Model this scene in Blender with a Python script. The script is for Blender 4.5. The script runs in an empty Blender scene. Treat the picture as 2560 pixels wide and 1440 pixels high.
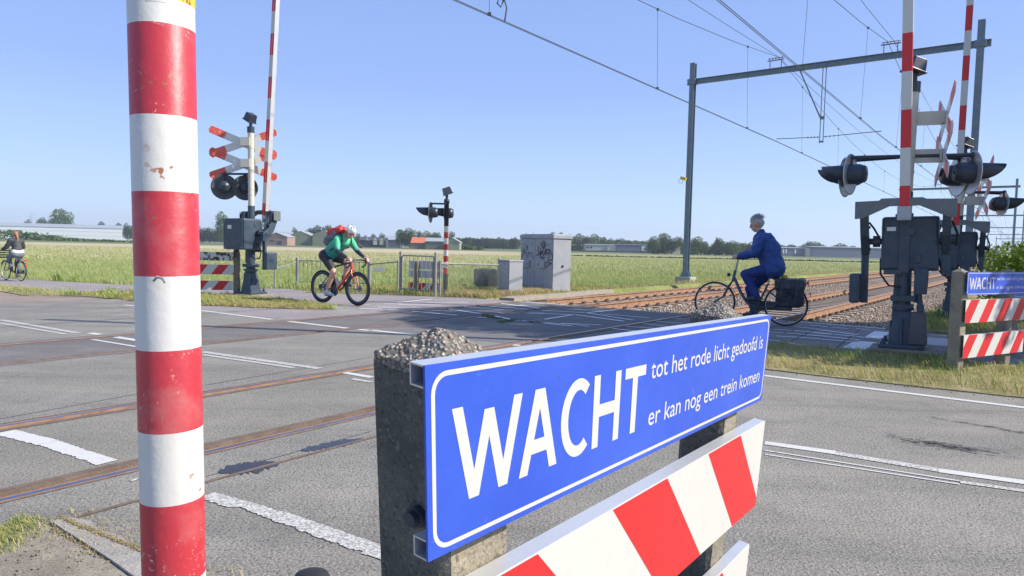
import bpy, bmesh, math, random
import numpy as np
from mathutils import Vector, Matrix, Euler
R = math.radians
scene = bpy.context.scene
col = scene.collection
random.seed(7)
rng = np.random.default_rng(11)

# ---------------------------------------------------------------- camera
CAM_F, CAM_H, CAM_HY, CAM_ROLL = 1724.0, 1.235, 617.9, 0.0222   # focal length in px of a 2560 px wide frame
TH = math.atan((720 - CAM_HY) * math.cos(CAM_ROLL) / CAM_F)
cf = Vector((0, math.cos(TH), -math.sin(TH)))
r0 = Vector((1, 0, 0)); u0 = r0.cross(cf)
cr = r0 * math.cos(CAM_ROLL) + u0 * math.sin(CAM_ROLL)
cu = cr.cross(cf)
CAMP = Vector((0, 0, CAM_H))
cd = bpy.data.cameras.new('camera'); cam = bpy.data.objects.new('camera', cd); col.objects.link(cam)
cam.matrix_world = Matrix(((cr.x, cu.x, -cf.x, 0), (cr.y, cu.y, -cf.y, 0), (cr.z, cu.z, -cf.z, CAM_H), (0, 0, 0, 1)))
cd.sensor_width = 36; cd.lens = 36 * CAM_F / 2560
cd.clip_start = 0.05; cd.clip_end = 6000
scene.camera = cam

# ---------------------------------------------------------------- sky and sun
SUN_EL = R(37.0); SUN_DIR = Vector((0.990, -0.139))
sunv = Vector((SUN_DIR.x * math.cos(SUN_EL), SUN_DIR.y * math.cos(SUN_EL), math.sin(SUN_EL))).normalized()
world = bpy.data.worlds.new('World'); scene.world = world; world.use_nodes = True
wn = world.node_tree; wn.nodes.clear()
sky = wn.nodes.new('ShaderNodeTexSky'); sky.sky_type = 'NISHITA'; sky.sun_disc = False
sky.sun_elevation = SUN_EL; sky.sun_rotation = math.atan2(sunv.x, sunv.y)
sky.air_density = 1.0; sky.dust_density = 0.1; sky.ozone_density = 2.0; sky.altitude = 0
bg = wn.nodes.new('ShaderNodeBackground'); bg.inputs['Strength'].default_value = 0.15
wo = wn.nodes.new('ShaderNodeOutputWorld')
wtc = wn.nodes.new('ShaderNodeTexCoord'); wse = wn.nodes.new('ShaderNodeSeparateXYZ'); wn.links.new(wtc.outputs['Generated'], wse.inputs[0])
wr_ = wn.nodes.new('ShaderNodeValToRGB'); wn.links.new(wse.outputs[2], wr_.inputs[0]); e0, e1 = wr_.color_ramp.elements
e0.position = 0.0; e0.color = (2.45 / 8, 3.35 / 8, 4.6 / 8, 1); e1.position = 1.0; e1.color = (1.0 / 8, 1.6 / 8, 3.3 / 8, 1)
for p_, c_ in ((0.10, (1.9, 2.75, 4.4)), (0.22, (1.36, 2.05, 4.15)), (0.38, (1.15, 1.8, 3.8))): el_ = wr_.color_ramp.elements.new(p_); el_.color = (c_[0] / 8, c_[1] / 8, c_[2] / 8, 1)
wsc = wn.nodes.new('ShaderNodeVectorMath'); wsc.operation = 'SCALE'; wsc.inputs['Scale'].default_value = 8.0; wn.links.new(wr_.outputs[0], wsc.inputs[0])
wmx = wn.nodes.new('ShaderNodeMix'); wmx.data_type = 'RGBA'; wmx.inputs[0].default_value = 0.85; wn.links.new(sky.outputs[0], wmx.inputs[6]); wn.links.new(wsc.outputs[0], wmx.inputs[7])
wn.links.new(wmx.outputs[2], bg.inputs['Color']); wn.links.new(bg.outputs[0], wo.inputs['Surface'])
sl = bpy.data.lights.new('sun', 'SUN'); sl.energy = 4.6; sl.angle = R(0.5); sl.color = (1.0, 0.93, 0.83)
so = bpy.data.objects.new('sun', sl); col.objects.link(so)
so.rotation_euler = (-sunv).to_track_quat('-Z', 'Y').to_euler(); so.location = (20, -5, 20)
scene.view_settings.view_transform = 'Standard'; scene.view_settings.look = 'None'
scene.view_settings.exposure = 0.66; scene.view_settings.gamma = 1.0
scene.view_settings.use_curve_mapping = False
scene.cycles.max_bounces = 6; scene.cycles.transparent_max_bounces = 8
scene.cycles.use_denoising = True

# ---------------------------------------------------------------- measuring helpers
DA = R(37.1)
NV = Vector((math.cos(DA), -math.sin(DA), 0))      # across the tracks
AV = Vector((math.sin(DA), math.cos(DA), 0))       # along the tracks
QX, QY = 0.537, 0.843                              # across the road
EV = Vector((0.8434, -0.5373, 0))                  # along the road
def bq(b, q, z=0.0):                               # point from track offset b and road offset q
    M = Matrix(((NV.x, NV.y), (QX, QY))); v = M.inverted() @ Vector((b, q)); return Vector((v.x, v.y, z))
def ab(a, b, z=0.0):
    p = AV * a + NV * b; return Vector((p.x, p.y, z))
def ray(px, py): return cf + cr * ((px - 1280) / CAM_F) - cu * ((py - 720) / CAM_F)
def at(px, py, z=0.0):
    d = ray(px, py); return CAMP + d * ((z - CAM_H) / d.z)
def at_d(px, py, Y):
    d = ray(px, py); return CAMP + d * (Y / d.y)
def ss(a, b, x):
    t = min(1, max(0, (x - a) / (b - a))); return t * t * (3 - 2 * t)
def gz(x, y):
    b = x * NV.x + y * NV.y; q = x * QX + y * QY
    return -0.35 * max(ss(-15, -22, b), ss(-10.6, -12.2, b) * ss(19.5, 23, q))
def hit(px, py):
    d = ray(px, py); k = 1.0
    while k < 900:
        P = CAMP + d * k
        if P.z < gz(P.x, P.y): break
        k += 0.04 if k < 60 else 1.0
    P.z = gz(P.x, P.y); return P

# ---------------------------------------------------------------- materials
MATS = {}
def mat(name, color=(0.5, 0.5, 0.5), rough=0.6, metal=0.0, spec=0.5, noise=None, bump=None, build=None, coat=0.0):
    """noise=(scale, amount, color2[, lo, hi]); bump=(scale, strength)"""
    if name in MATS: return MATS[name]
    m = bpy.data.materials.new(name); m.use_nodes = True; nt = m.node_tree
    p = nt.nodes['Principled BSDF']
    p.inputs['Base Color'].default_value = (*color, 1); p.inputs['Roughness'].default_value = rough
    p.inputs['Metallic'].default_value = metal; p.inputs['Specular IOR Level'].default_value = spec
    if coat: p.inputs['Coat Weight'].default_value = coat; p.inputs['Coat Roughness'].default_value = 0.15
    tc = nt.nodes.new('ShaderNodeNewGeometry')
    if noise:
        sc, amt, c2 = noise[:3]; lo, hi = (noise[3], noise[4]) if len(noise) > 3 else (0.4, 0.65)
        n = nt.nodes.new('ShaderNodeTexNoise'); n.inputs['Scale'].default_value = sc; n.inputs['Detail'].default_value = 6; n.inputs['Roughness'].default_value = 0.6
        nt.links.new(tc.outputs['Position'], n.inputs['Vector'])
        r = nt.nodes.new('ShaderNodeMapRange'); r.inputs[1].default_value = lo; r.inputs[2].default_value = hi; r.inputs[4].default_value = amt
        nt.links.new(n.outputs['Fac'], r.inputs[0])
        mx = nt.nodes.new('ShaderNodeMix'); mx.data_type = 'RGBA'
        mx.inputs[6].default_value = (*color, 1); mx.inputs[7].default_value = (*c2, 1)
        nt.links.new(r.outputs[0], mx.inputs[0]); nt.links.new(mx.outputs[2], p.inputs['Base Color'])
    if bump:
        n2 = nt.nodes.new('ShaderNodeTexNoise'); n2.inputs['Scale'].default_value = bump[0]; n2.inputs['Detail'].default_value = 4
        nt.links.new(tc.outputs['Position'], n2.inputs['Vector'])
        bp = nt.nodes.new('ShaderNodeBump'); bp.inputs['Strength'].default_value = bump[1]; bp.inputs['Distance'].default_value = 0.02
        nt.links.new(n2.outputs['Fac'], bp.inputs['Height']); nt.links.new(bp.outputs[0], p.inputs['Normal'])
    if build: build(nt, p, tc)
    MATS[name] = m; return m
class G:
    """small node-graph helper"""
    def __init__(s, nt, p, tc): s.nt = nt; s.p = p; s.pos = tc.outputs['Position']
    def noise(s, scale, detail=5, rough=0.6, vec=None, dist=0):
        n = s.nt.nodes.new('ShaderNodeTexNoise'); n.inputs['Scale'].default_value = scale; n.inputs['Detail'].default_value = detail
        n.inputs['Roughness'].default_value = rough; n.inputs['Distortion'].default_value = dist
        s.nt.links.new(vec or s.pos, n.inputs['Vector']); return n.outputs['Fac']
    def voro(s, scale, feature='F1', out='Distance', vec=None):
        n = s.nt.nodes.new('ShaderNodeTexVoronoi'); n.inputs['Scale'].default_value = scale; n.feature = feature
        s.nt.links.new(vec or s.pos, n.inputs['Vector']); return n.outputs[out]
    def ramp(s, f, lo, hi, a=0.0, b=1.0):
        n = s.nt.nodes.new('ShaderNodeMapRange'); s.nt.links.new(f, n.inputs[0])
        for i, v in enumerate((lo, hi, a, b)): n.inputs[i + 1].default_value = v
        return n.outputs[0]
    def mix(s, f, c1, c2):
        n = s.nt.nodes.new('ShaderNodeMix'); n.data_type = 'RGBA'
        s._in(n.inputs[0], f); s._in(n.inputs[6], c1); s._in(n.inputs[7], c2); return n.outputs[2]
    def _in(s, sock, v):
        if isinstance(v, tuple): sock.default_value = (*v, 1)
        elif isinstance(v, (int, float)): sock.default_value = v
        else: s.nt.links.new(v, sock)
    def math(s, op, a, b=0.0):
        n = s.nt.nodes.new('ShaderNodeMath'); n.operation = op; s._in(n.inputs[0], a); s._in(n.inputs[1], b); return n.outputs[0]
    def dot(s, v):
        n = s.nt.nodes.new('ShaderNodeVectorMath'); n.operation = 'DOT_PRODUCT'; s.nt.links.new(s.pos, n.inputs[0]); n.inputs[1].default_value = v
        return n.outputs['Value']
    def vscale(s, v):
        n = s.nt.nodes.new('ShaderNodeVectorMath'); n.operation = 'MULTIPLY'; s.nt.links.new(s.pos, n.inputs[0]); n.inputs[1].default_value = v
        return n.outputs['Vector']
    def attr(s, name):
        n = s.nt.nodes.new('ShaderNodeAttribute'); n.attribute_name = name; return n
    def color(s, c): s.nt.links.new(c, s.p.inputs['Base Color'])
    def rough(s, c): s.nt.links.new(c, s.p.inputs['Roughness'])
    def bump(s, h, strength=0.3, dist=0.01):
        b = s.nt.nodes.new('ShaderNodeBump'); b.inputs['Strength'].default_value = strength; b.inputs['Distance'].default_value = dist
        s.nt.links.new(h, b.inputs['Height']); s.nt.links.new(b.outputs[0], s.p.inputs['Normal'])

# ---------------------------------------------------------------- mesh builder
class MB:
    def __init__(s, xf=None): s.v = []; s.f = []; s.m = []; s.sm = []; s.xf = xf or Matrix()
    def add(s, vs, fs, m=0, smooth=False):
        o = len(s.v); s.v += [s.xf @ Vector(v) for v in vs]
        s.f += [tuple(o + i for i in f) for f in fs]; s.m += [m] * len(fs); s.sm += [smooth] * len(fs); return s
    def box(s, c, d, rot=None, m=0, taper=1.0, ty=None):
        x, y, z = (k / 2 for k in d); t = taper; t2 = t if ty is None else ty
        vs = [(-x, -y, -z), (x, -y, -z), (x, y, -z), (-x, y, -z), (-x * t, -y * t2, z), (x * t, -y * t2, z), (x * t, y * t2, z), (-x * t, y * t2, z)]
        M = Matrix.Translation(Vector(c)) @ (Euler(rot).to_matrix().to_4x4() if rot else Matrix())
        return s.add([M @ Vector(v) for v in vs], [(0, 3, 2, 1), (4, 5, 6, 7), (0, 1, 5, 4), (1, 2, 6, 5), (2, 3, 7, 6), (3, 0, 4, 7)], m)
    def bb(s, x0, x1, y0, y1, z0, z1, m=0): return s.box(((x0 + x1) / 2, (y0 + y1) / 2, (z0 + z1) / 2), (x1 - x0, y1 - y0, z1 - z0), m=m)
    def frame(s, p0, p1, upv=(0, 0, 1)):
        p0 = Vector(p0); p1 = Vector(p1); w = (p1 - p0).normalized(); a = Vector(upv)
        if abs(w.dot(a)) > 0.98: a = Vector((1, 0, 0))
        x = a.cross(w).normalized(); y = w.cross(x); return p0, p1, w, x, y
    def tube(s, p0, p1, r0, r1=None, n=10, m=0, cap=True, smooth=True):
        r1 = r0 if r1 is None else r1; p0, p1, w, x, y = s.frame(p0, p1)
        vs = []
        for p, r in ((p0, r0), (p1, r1)):
            for i in range(n):
                a = 2 * math.pi * i / n; vs.append(p + x * (r * math.cos(a)) + y * (r * math.sin(a)))
        s.add(vs, [(i, (i + 1) % n, n + (i + 1) % n, n + i) for i in range(n)], m, smooth)
        if cap: s.add(vs, [tuple(range(n - 1, -1, -1)), tuple(range(n, 2 * n))], m)
        return s
    def bar(s, p0, p1, w, h, m=0, upv=(0, 0, 1)):
        p0, p1, d, x, y = s.frame(p0, p1, upv); vs = []
        for p in (p0, p1):
            for a, b in ((-1, -1), (1, -1), (1, 1), (-1, 1)): vs.append(p + x * (a * w / 2) + y * (b * h / 2))
        return s.add(vs, [(0, 3, 2, 1), (4, 5, 6, 7), (0, 1, 5, 4), (1, 2, 6, 5), (2, 3, 7, 6), (3, 0, 4, 7)], m)
    def path(s, pts, r, n=8, m=0):
        for a, b in zip(pts, pts[1:]): s.tube(a, b, r, n=n, m=m)
        return s
    def lathe(s, prof, n=16, m=0, axis=None, o=(0, 0, 0), smooth=True, closed=False):
        """prof: list of (r, h); axis direction vector"""
        ax = Vector(axis or (0, 0, 1)).normalized(); a = Vector((0, 0, 1)) if abs(ax.z) < 0.9 else Vector((1, 0, 0))
        x = a.cross(ax).normalized(); y = ax.cross(x); o = Vector(o); vs = []
        for r, h in prof:
            for i in range(n):
                t = 2 * math.pi * i / n; vs.append(o + ax * h + x * (r * math.cos(t)) + y * (r * math.sin(t)))
        k = len(prof); fs = []
        for j in range(k - 1 + (1 if closed else 0)):
            j2 = (j + 1) % k
            for i in range(n): fs.append((j * n + i, j * n + (i + 1) % n, j2 * n + (i + 1) % n, j2 * n + i))
        s.add(vs, fs, m, smooth); return s
    def ellip(s, c, r, rot=None, n=12, m=0):
        M = Matrix.Translation(Vector(c)) @ (Euler(rot).to_matrix().to_4x4() if rot else Matrix()); vs = []; fs = []; k = n // 2
        for j in range(1, k):
            ph = math.pi * j / k
            for i in range(n):
                t = 2 * math.pi * i / n; vs.append(M @ Vector((r[0] * math.sin(ph) * math.cos(t), r[1] * math.sin(ph) * math.sin(t), r[2] * math.cos(ph))))
        top = len(vs); vs += [M @ Vector((0, 0, r[2])), M @ Vector((0, 0, -r[2]))]
        for j in range(k - 2):
            for i in range(n): fs.append((j * n + i, (j + 1) * n + i, (j + 1) * n + (i + 1) % n, j * n + (i + 1) % n))
        for i in range(n): fs.append((top, i, (i + 1) % n)); fs.append((top + 1, (k - 2) * n + (i + 1) % n, (k - 2) * n + i))
        return s.add(vs, fs, m, True)
    def prism(s, poly, h0, h1, o=(0, 0, 0), X=(1, 0, 0), Y=(0, 1, 0), m=0):
        X = Vector(X); Y = Vector(Y); Z = X.cross(Y).normalized(); o = Vector(o); n = len(poly)
        vs = [o + X * a + Y * b + Z * h0 for a, b in poly] + [o + X * a + Y * b + Z * h1 for a, b in poly]
        return s.add(vs, [tuple(range(n - 1, -1, -1)), tuple(range(n, 2 * n))] + [(i, (i + 1) % n, n + (i + 1) % n, n + i) for i in range(n)], m)
    def torus(s, c, axis, R0, r, n=32, k=8, m=0, sq=1.0):
        prof = [(R0 + r * math.cos(2 * math.pi * j / k), r * sq * math.sin(2 * math.pi * j / k)) for j in range(k)]
        return s.lathe(prof, n, m, axis, c, True, True)
    def build(s, name, mats, parent=None, bevel=None, loc=None, autos=False):
        me = bpy.data.meshes.new(name); me.from_pydata([tuple(v) for v in s.v], [], s.f)
        if not isinstance(mats, (list, tuple)): mats = [mats]
        for mm in mats: me.materials.append(mm)
        me.polygons.foreach_set('material_index', s.m); me.polygons.foreach_set('use_smooth', s.sm); me.update()
        o = bpy.data.objects.new(name, me); col.objects.link(o)
        if parent: o.parent = parent
        if loc: o.location = loc
        if bevel:
            b = o.modifiers.new('b', 'BEVEL'); b.width = bevel; b.segments = 2; b.limit_method = 'ANGLE'; b.angle_limit = R(40); b.use_clamp_overlap = True
        return o
def tag(o, label=None, cat=None, group=None, kind=None):
    for k, v in (('label', label), ('category', cat), ('group', group), ('kind', kind)):
        if v: o[k] = v
    return o
def empty(name, loc=(0, 0, 0), rz=0.0, label=None, cat=None, group=None, rot=None):
    o = bpy.data.objects.new(name, None); col.objects.link(o); o.location = loc; o.rotation_euler = rot or (0, 0, rz)
    o.empty_display_size = 0.2; return tag(o, label, cat, group)
def copy_tree(o, parent=None):
    c = o.copy(); col.objects.link(c); c.parent = parent
    for ch in [k for k in bpy.data.objects if k.parent == o]: copy_tree(ch, c)
    return c
def np_mesh(name, V, F, mats, attrs=None, parent=None, smooth=False, mi=None):
    """V (n,3), F (m,k) arrays"""
    me = bpy.data.meshes.new(name); n, m, k = len(V), len(F), F.shape[1]
    me.vertices.add(n); me.vertices.foreach_set('co', np.ascontiguousarray(V, dtype=np.float32).ravel())
    me.loops.add(m * k); me.loops.foreach_set('vertex_index', np.ascontiguousarray(F, dtype=np.int32).ravel())
    me.polygons.add(m); me.polygons.foreach_set('loop_start', np.arange(0, m * k, k, dtype=np.int32))
    me.polygons.foreach_set('loop_total', np.full(m, k, dtype=np.int32))
    if smooth: me.polygons.foreach_set('use_smooth', np.ones(m, dtype=bool))
    if not isinstance(mats, (list, tuple)): mats = [mats]
    for mm in mats: me.materials.append(mm)
    if mi is not None: me.polygons.foreach_set('material_index', np.ascontiguousarray(mi, dtype=np.int32))
    for kk, a in (attrs or {}).items():
        at_ = me.attributes.new(kk, 'FLOAT', 'POINT'); at_.data.foreach_set('value', np.ascontiguousarray(a, dtype=np.float32))
    me.update(); me.validate()
    o = bpy.data.objects.new(name, me); col.objects.link(o); o.parent = parent; return o
def evaluated(o):
    """bake the modifiers of o into its mesh"""
    dg = bpy.context.evaluated_depsgraph_get(); dg.update()
    me = bpy.data.meshes.new_from_object(o.evaluated_get(dg)); o.modifiers.clear(); o.data = me; return o
def text_mesh(name, body, size, sx, mats, parent, M, extrude=0.0008, bold=0.0, align='LEFT', space=1.0):
    cu_ = bpy.data.curves.new(name, 'FONT'); cu_.body = body; cu_.size = size; cu_.extrude = extrude; cu_.offset = bold; cu_.align_x = align
    cu_.space_character = space; cu_.resolution_u = 4
    o = bpy.data.objects.new(name, cu_); col.objects.link(o)
    dg = bpy.context.evaluated_depsgraph_get(); dg.update()
    me = bpy.data.meshes.new_from_object(o.evaluated_get(dg)); bpy.data.objects.remove(o)
    me.materials.clear(); me.materials.append(mats)
    o = bpy.data.objects.new(name, me); col.objects.link(o); me.transform(M @ Matrix.Diagonal((sx, 1, 1, 1))); o.parent = parent; return o

# ---------------------------------------------------------------- palette
def aggregate(c1, c2, dark, light, patch=None):
    def b(nt, p, tc):
        g = G(nt, p, tc)
        base = g.mix(g.ramp(g.noise(0.7, 6), 0.35, 0.65), c1, c2)
        wear = g.mix(g.ramp(g.noise(0.9, 3, vec=g.vscale((1, 1, 1)), dist=1.0), 0.5, 0.7, 0, 0.25), base, light)
        sp = g.ramp(g.noise(105, 2), 0.52, 0.66); dk = g.ramp(g.noise(70, 2), 0.52, 0.64)
        c = g.mix(g.math('MULTIPLY', sp, 0.75), wear, light); c = g.mix(g.math('MULTIPLY', dk, 0.75), c, dark)
        big = g.ramp(g.noise(14, 4), 0.55, 0.75, 0, 0.35); c = g.mix(big, c, dark); mpn = nt.nodes.new('ShaderNodeMapping'); mpn.inputs['Rotation'].default_value[2] = R(32.5); mpn.inputs['Scale'].default_value = (.35, 2.6, 1); nt.links.new(g.pos, mpn.inputs[0]); trk = g.noise(.9, 5, .65, vec=mpn.outputs[0]); c = g.mix(g.ramp(trk, .5, .68, 0, .30), c, (light[0] * .85, light[1] * .82, light[2] * .76)); c = g.mix(g.ramp(trk, .46, .30, 0, .32), c, dark); c = g.mix(g.ramp(g.noise(2.2, 5, .7), .5, .72, 0, .22), c, dark)
        g.color(c); g.bump(g.noise(75, 3), 0.9, 0.010)
    return b
M_asph = mat('asphalt', rough=0.9, build=aggregate((0.195, 0.183, 0.155), (0.245, 0.228, 0.19), (0.07, 0.066, 0.06), (0.43, 0.40, 0.34)))
M_asph2 = mat('asphalt_between', rough=0.88, build=aggregate((0.195, 0.18, 0.145), (0.25, 0.23, 0.18), (0.08, 0.075, 0.07), (0.38, 0.36, 0.31)))
M_asph3 = mat('asphalt_track', rough=0.9, build=aggregate((0.125, 0.112, 0.105), (0.165, 0.15, 0.135), (0.07, 0.06, 0.06), (0.33, 0.31, 0.29)))
M_pink = mat('asphalt_reddish', rough=0.92, build=aggregate((0.27, 0.20, 0.15), (0.33, 0.25, 0.19), (0.12, 0.10, 0.09), (0.46, 0.38, 0.32)))
M_lane = mat('path_paving', rough=0.92, build=aggregate((0.25, 0.22, 0.21), (0.30, 0.265, 0.25), (0.12, 0.10, 0.10), (0.44, 0.40, 0.38)))
M_rough = mat('coarse_asphalt', rough=0.95, build=aggregate((0.205, 0.19, 0.16), (0.265, 0.242, 0.20), (0.06, 0.06, 0.055), (0.48, 0.45, 0.40)))
def tiles(nt, p, tc):
    g = G(nt, p, tc)
    b = nt.nodes.new('ShaderNodeTexBrick'); b.inputs['Scale'].default_value = 1.0; b.inputs['Mortar Size'].default_value = 0.012
    b.inputs['Brick Width'].default_value = 0.62; b.inputs['Row Height'].default_value = 0.62; b.offset = 0.0
    b.inputs['Color1'].default_value = (0.17, 0.15, 0.15, 1); b.inputs['Color2'].default_value = (0.24, 0.21, 0.20, 1); b.inputs['Mortar'].default_value = (0.04, 0.04, 0.04, 1)
    mp = nt.nodes.new('ShaderNodeMapping'); mp.inputs['Rotation'].default_value[2] = R(32.5); nt.links.new(g.pos, mp.inputs[0]); nt.links.new(mp.outputs[0], b.inputs['Vector'])
    c = g.mix(g.ramp(g.noise(60, 3), 0.5, 0.7, 0, 0.4), b.outputs['Color'], (0.30, 0.27, 0.26)); g.color(c); g.bump(g.noise(90, 3), 0.4, 0.005)
M_tiles = mat('paving_tiles', rough=0.85, build=tiles)
def paint_b(nt, p, tc):
    g = G(nt, p, tc)
    w = g.ramp(g.noise(45, 5, 0.75), 0.52, 0.62, 0.0, 1.0); w2 = g.ramp(g.noise(3.0, 4), 0.52, 0.7, 0.15, 1.0)
    g.color(g.mix(g.math('MULTIPLY', w, w2), g.mix(g.noise(6), (0.50, 0.49, 0.45), (0.62, 0.61, 0.57)), (0.24, 0.23, 0.21))); g.bump(g.noise(80, 3), 0.4, 0.004)
M_paint = mat('road_paint', rough=0.7, build=paint_b)
def paint_w(nt, p, tc):
    g = G(nt, p, tc); w = g.ramp(g.noise(70, 5, 0.8), 0.44, 0.56, 0.1, 1.0)
    g.color(g.mix(w, (0.62, 0.61, 0.55), (0.25, 0.24, 0.22)))
M_paintworn = mat('worn_road_paint', rough=0.8, build=paint_w)
M_tar = mat('tar', (0.022, 0.022, 0.026), 0.3, noise=(30, 0.5, (0.05, 0.05, 0.05)))
def rust_b(nt, p, tc):
    g = G(nt, p, tc); c = g.mix(g.ramp(g.noise(8, 6), 0.35, 0.65), (0.24, 0.13, 0.075), (0.36, 0.215, 0.13))
    c = g.mix(g.ramp(g.noise(60, 4), 0.55, 0.7, 0, 0.6), c, (0.12, 0.055, 0.035)); g.color(c); g.bump(g.noise(120), 0.3, 0.003)
M_rust = mat('rust', rough=0.8, build=rust_b)
M_rustd = mat('rust_grime', (0.135, 0.095, 0.07), 0.85, noise=(9, 0.8, (0.21, 0.15, 0.11)), bump=(90, .3))
M_steel = mat('worn_steel', (0.33, 0.34, 0.40), 0.3, 1.0, noise=(20, 0.6, (0.20, 0.20, 0.24)))
def conc_b(c1, c2, spk=(0.5, 0.47, 0.42)):
    def b(nt, p, tc):
        g = G(nt, p, tc); c = g.mix(g.ramp(g.noise(5, 6), 0.35, 0.68), c1, c2)
        c = g.mix(g.ramp(g.noise(130, 3), 0.55, 0.68, 0, 0.45), c, spk); c = g.mix(g.ramp(g.noise(14, 5, .7), .5, .7, 0, .4), c, (c1[0] * .5, c1[1] * .5, c1[2] * .5)); c = g.mix(g.ramp(g.noise(110, 3, vec=g.vscale((1.3, 1, 1.1))), 0.55, 0.66, 0, 0.6), c, (c1[0] * .3, c1[1] * .3, c1[2] * .3))
        g.color(c); g.bump(g.noise(70, 4), 0.7, 0.01)
    return b
M_conc = mat('concrete', rough=0.9, build=conc_b((0.34, 0.31, 0.26), (0.44, 0.40, 0.33)))
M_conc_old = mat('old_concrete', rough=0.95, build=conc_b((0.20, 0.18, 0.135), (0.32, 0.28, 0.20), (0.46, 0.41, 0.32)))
M_conc_dark = mat('algae_shade_concrete', rough=0.95, build=conc_b((0.075, 0.083, 0.076), (0.14, 0.138, 0.12), (0.26, 0.24, 0.19)))  # mottled algae tone, darkened further to paint in the post's shaded side
def peb_b(nt, p, tc):
    g = G(nt, p, tc)
    v = nt.nodes.new('ShaderNodeTexVoronoi'); v.inputs['Scale'].default_value = 150; v.inputs['Randomness'].default_value = 1.0
    nt.links.new(g.pos, v.inputs['Vector'])
    sep = nt.nodes.new('ShaderNodeSeparateColor'); nt.links.new(v.outputs['Color'], sep.inputs[0])
    c = g.mix(sep.outputs[0], (0.26, 0.235, 0.19), (0.50, 0.455, 0.38)); c = g.mix(g.ramp(sep.outputs[1], 0.9, 0.93), c, (0.30, 0.17, 0.11))
    c = g.mix(g.ramp(v.outputs['Distance'], 0.38, 0.62), c, (0.13, 0.12, 0.10)); g.color(c)
    g.bump(g.ramp(v.outputs['Distance'], 0.0, 0.6, 1, 0), 1.0, 0.006)
M_pebble = mat('exposed_pebble_concrete', rough=0.85, build=peb_b)
M_green = mat('dark_machine_paint', (0.030, 0.052, 0.078), 0.42, noise=(7, 0.7, (0.055, 0.078, 0.10), .4, .6), bump=(160, 0.15))
M_black = mat('black_metal', (0.028, 0.042, 0.065), 0.38, noise=(12, 0.4, (0.05, 0.05, 0.055)))
M_dgrey = mat('dark_grey_paint', (0.07, 0.075, 0.08), 0.5, noise=(9, 0.5, (0.11, 0.11, 0.115)))
M_galv = mat('galvanised_steel', (0.40, 0.41, 0.41), 0.5, 0.35, noise=(14, 0.7, (0.28, 0.29, 0.30)))
M_mast = mat('mast_paint', (0.14, 0.20, 0.25), 0.5, 0.2, noise=(6, 0.6, (0.24, 0.27, 0.27)))
M_ppole = mat('cream_pole_paint', (0.56, 0.55, 0.47), 0.5, noise=(9, 0.4, (0.46, 0.44, 0.37)))
M_alu = mat('aluminium', (0.62, 0.63, 0.64), 0.38, 0.5, noise=(10, 0.3, (0.5, 0.5, 0.5)))
M_white = mat('white_enamel', (0.68, 0.67, 0.63), 0.4, noise=(16, 0.25, (0.66, 0.65, 0.60), 0.5, 0.75), bump=(60, 0.05))
M_whitef = mat('reflective_white', (0.60, 0.59, 0.545), 0.45, noise=(18, 0.35, (0.52, 0.50, 0.43), 0.52, 0.72))
M_red = mat('reflective_red', (0.62, 0.02, 0.022), 0.4, noise=(25, 0.25, (0.5, 0.05, 0.05), 0.55, 0.75))
M_oldred = mat('faded_orange_red', (0.72, 0.10, 0.06), 0.5, noise=(18, 0.8, (0.75, 0.42, 0.33), 0.56, 0.66))
def signblue_b(nt, p, tc):
    g = G(nt, p, tc); c = g.mix(g.ramp(g.noise(4, 5), .35, .7), (0.028, 0.085, 0.52), (0.045, 0.115, 0.60))
    c = g.mix(g.ramp(g.noise(38, 5, .75, dist=.6), .62, .70, 0, .5), c, (0.12, 0.19, 0.62)); c = g.mix(g.ramp(g.noise(160, 2), .70, .74, 0, .7), c, (0.05, 0.06, 0.15)); g.color(c)
    g.rough(g.ramp(g.noise(9, 5), .3, .7, .32, .55)); g.bump(g.noise(25, 3), .04, .01)
M_blue = mat('sign_blue', build=signblue_b)
M_rubber = mat('rubber', (0.018, 0.018, 0.02), 0.75)
# ================================================================ TERRAIN
def field_b(nt, p, tc):
    g = G(nt, p, tc)
    n1 = g.ramp(g.noise(0.35, 6), 0.35, 0.65); n2 = g.ramp(g.noise(2.2, 5, vec=g.vscale((1, 1, 1))), 0.4, 0.65)
    near = g.mix(n1, (0.17, 0.21, 0.05), (0.29, 0.31, 0.10)); near = g.mix(g.math('MULTIPLY', n2, 0.5), near, (0.24, 0.23, 0.10))
    # distance from the crossing in metres
    vl = nt.nodes.new('ShaderNodeVectorMath'); vl.operation = 'LENGTH'; nt.links.new(g.pos, vl.inputs[0]); d = vl.outputs['Value']
    wob = g.math('ADD', d, g.math('MULTIPLY', g.noise(0.03, 3), 30.0))
    sep = nt.nodes.new('ShaderNodeSeparateXYZ'); nt.links.new(g.pos, sep.inputs[0])
    ang = g.math('DIVIDE', sep.outputs[0], g.math('ADD', sep.outputs[1], 1.0))
    pale = g.mix(g.noise(0.6, 6), (0.42, 0.34, 0.22), (0.50, 0.42, 0.29))
    amt = g.math('MULTIPLY', g.ramp(wob, 62, 84), g.math('MULTIPLY', g.ramp(wob, 265, 235), g.ramp(ang, 0.12, -0.08, 0.28, 1.0)))
    c = g.mix(amt, near, pale)
    wav = g.noise(0.012, 2, vec=g.vscale((0.4, 2.5, 1)))
    mown = g.mix(g.ramp(wav, 0.42, 0.55), (0.065, 0.12, 0.035), (0.16, 0.20, 0.09))
    strip = g.mix(g.ramp(g.noise(0.02, 2, vec=g.vscale((0.1, 1.8, 1))), 0.52, 0.56), mown, (0.20, 0.20, 0.15))
    c = g.mix(g.ramp(wob, 258, 272), c, strip); g.color(c)
    g.bump(g.noise(6, 6), 0.6, 0.1)
M_field = mat('field', rough=1.0, spec=0.1, build=field_b)
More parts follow.
